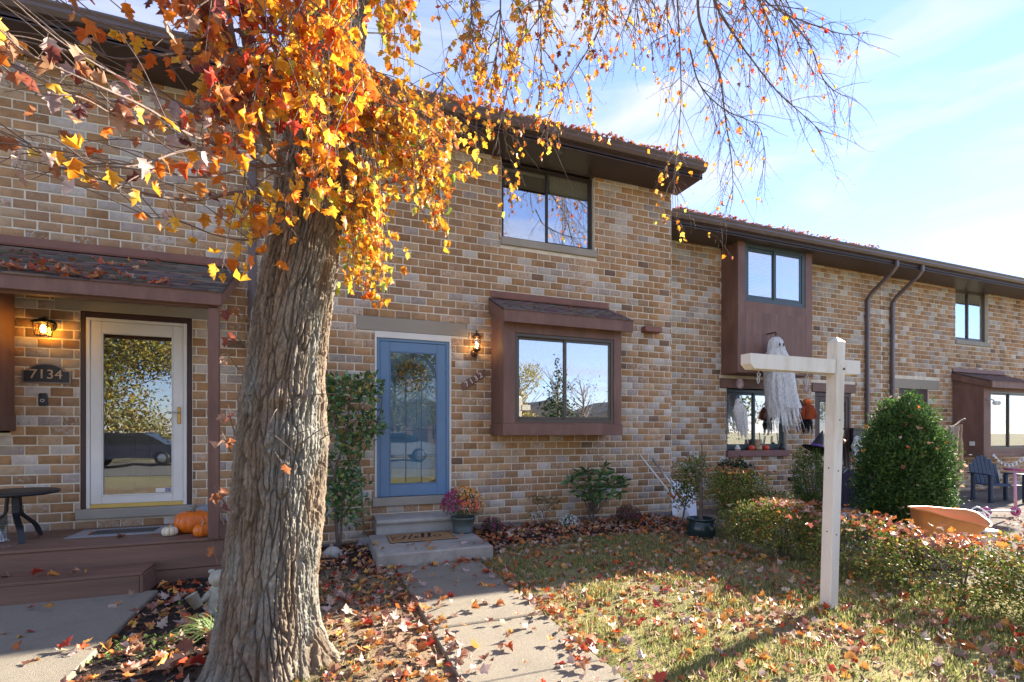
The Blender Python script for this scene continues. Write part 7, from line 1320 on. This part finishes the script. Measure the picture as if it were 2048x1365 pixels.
# grass
n = 150000; x, y = rng.uniform(1.55, 5.4, n), rng.uniform(1.2, 6.0, n); x2, y2 = rng.uniform(-.5, .75, 26000), rng.uniform(1.8, 5.6, 26000); x, y = np.concatenate([x, x2]), np.concatenate([y, y2])
keep = (rng.uniform(0, 1, len(x)) < np.clip(1.15 - zone(x, y) * 1.1, .04, 1) * (1 - mulch(x, y)) * np.clip(.35 + .9 * smooth_noise(x * 2.6, y * 2.6, 61), .12, 1)) & ~((x > .72) & (x < 1.615)); x, y = x[keep], y[keep]; n = len(x)
tuft = .5 + .5 * smooth_noise(x * 5, y * 5, 63); BL = [(np.array([(-.055, 0, 0), (.055, 0, 0), (.03, .55, .10), (0, 1, .42)]), np.array([(0, 1, 2), (0, 2, 3)])), (np.array([(-.05, 0, 0), (.05, 0, 0), (-.02, .6, -.05), (0, 1, .12)]), np.array([(0, 1, 2), (0, 2, 3)]))]
G = np.array([(.19, .25, .06), (.25, .30, .08), (.15, .21, .05), (.33, .34, .11)]); Sx = np.array([(.48, .41, .19), (.54, .45, .23), (.41, .34, .16)]); dry = rng.uniform(0, 1, n) < .42 + .25 * smooth_noise(x * 1.3, y * 1.3, 65)
Cg = np.where(dry[:, None], Sx[rng.integers(0, 3, n)], G[rng.integers(0, 4, n)]) * rng.uniform(.75, 1.25, (n, 1)); S = (.022 + .032 * rng.uniform(0, 1, n) ** 2 + .022 * tuft); S = np.stack([S * rng.uniform(.5, .8, n), S, S], 1)
M['grass'] = leaf_material('grass_blade', .35, .6)
o = scatter('grass', BL, np.stack([x, y, ground_h(x, y) - .003], 1), rot_mats(n, rng.uniform(0, 6.28, n), rng.uniform(.45, 1.5, n), rng.normal(0, .3, n)), S, Cg, None, M['grass'], 'stuff'); o['label'] = 'short green and straw coloured grass of the lawn'; o['category'] = 'grass'
# weeds in the mulch
n = 900; x, y = rng.uniform(-1.35, -.5, n), rng.uniform(3.0, 5.4, n); k = smooth_noise(x * 4, y * 4, 71) > .25; x, y = x[k], y[k]; n = len(x)
o = scatter('weeds', SMALL, np.stack([x, y, ground_h(x, y) + .01], 1), rot_mats(n, rng.uniform(0, 6.28, n), rng.uniform(.1, .9, n), rng.normal(0, .4, n)), rng.uniform(.02, .045, n), pick([(.16, .26, .06), (.22, .34, .08), (.3, .38, .12)], n, .2), None, M['shrub_leaf'], 'stuff'); o['label'] = 'low green weeds in the dark mulch by the porch'; o['category'] = 'weeds'
# mulch chips and soil crumbs
n = 9000; x, y = np.concatenate([rng.uniform(-1.35, .7, 5000), rng.uniform(1.8, 5.3, 4000)]), np.concatenate([rng.uniform(2.2, 6.5, 5000), rng.uniform(5.4, 6.5, 4000)])
CH = [(np.array([(-.5, -.2, 0), (.5, -.15, .02), (.45, .2, .1), (-.4, .2, .05), (0, 0, .25)]), np.array([(0, 1, 4), (1, 2, 4), (2, 3, 4), (3, 0, 4)]))]
o = scatter('mulch_chips', CH, np.stack([x, y, ground_h(x, y) + .003], 1), rot_mats(n, rng.uniform(0, 6.28, n), rng.normal(0, .3, n), rng.normal(0, .3, n)), rng.uniform(.01, .04, n), pick([(.05, .035, .028), (.08, .055, .04), (.12, .085, .06), (.035, .027, .024)], n, .3), None, M['ground'], 'stuff'); o['label'] = 'loose bark chips and soil crumbs in the beds'; o['category'] = 'mulch'
for r in ROOTS:
    if '_o' in r: del r['_o']
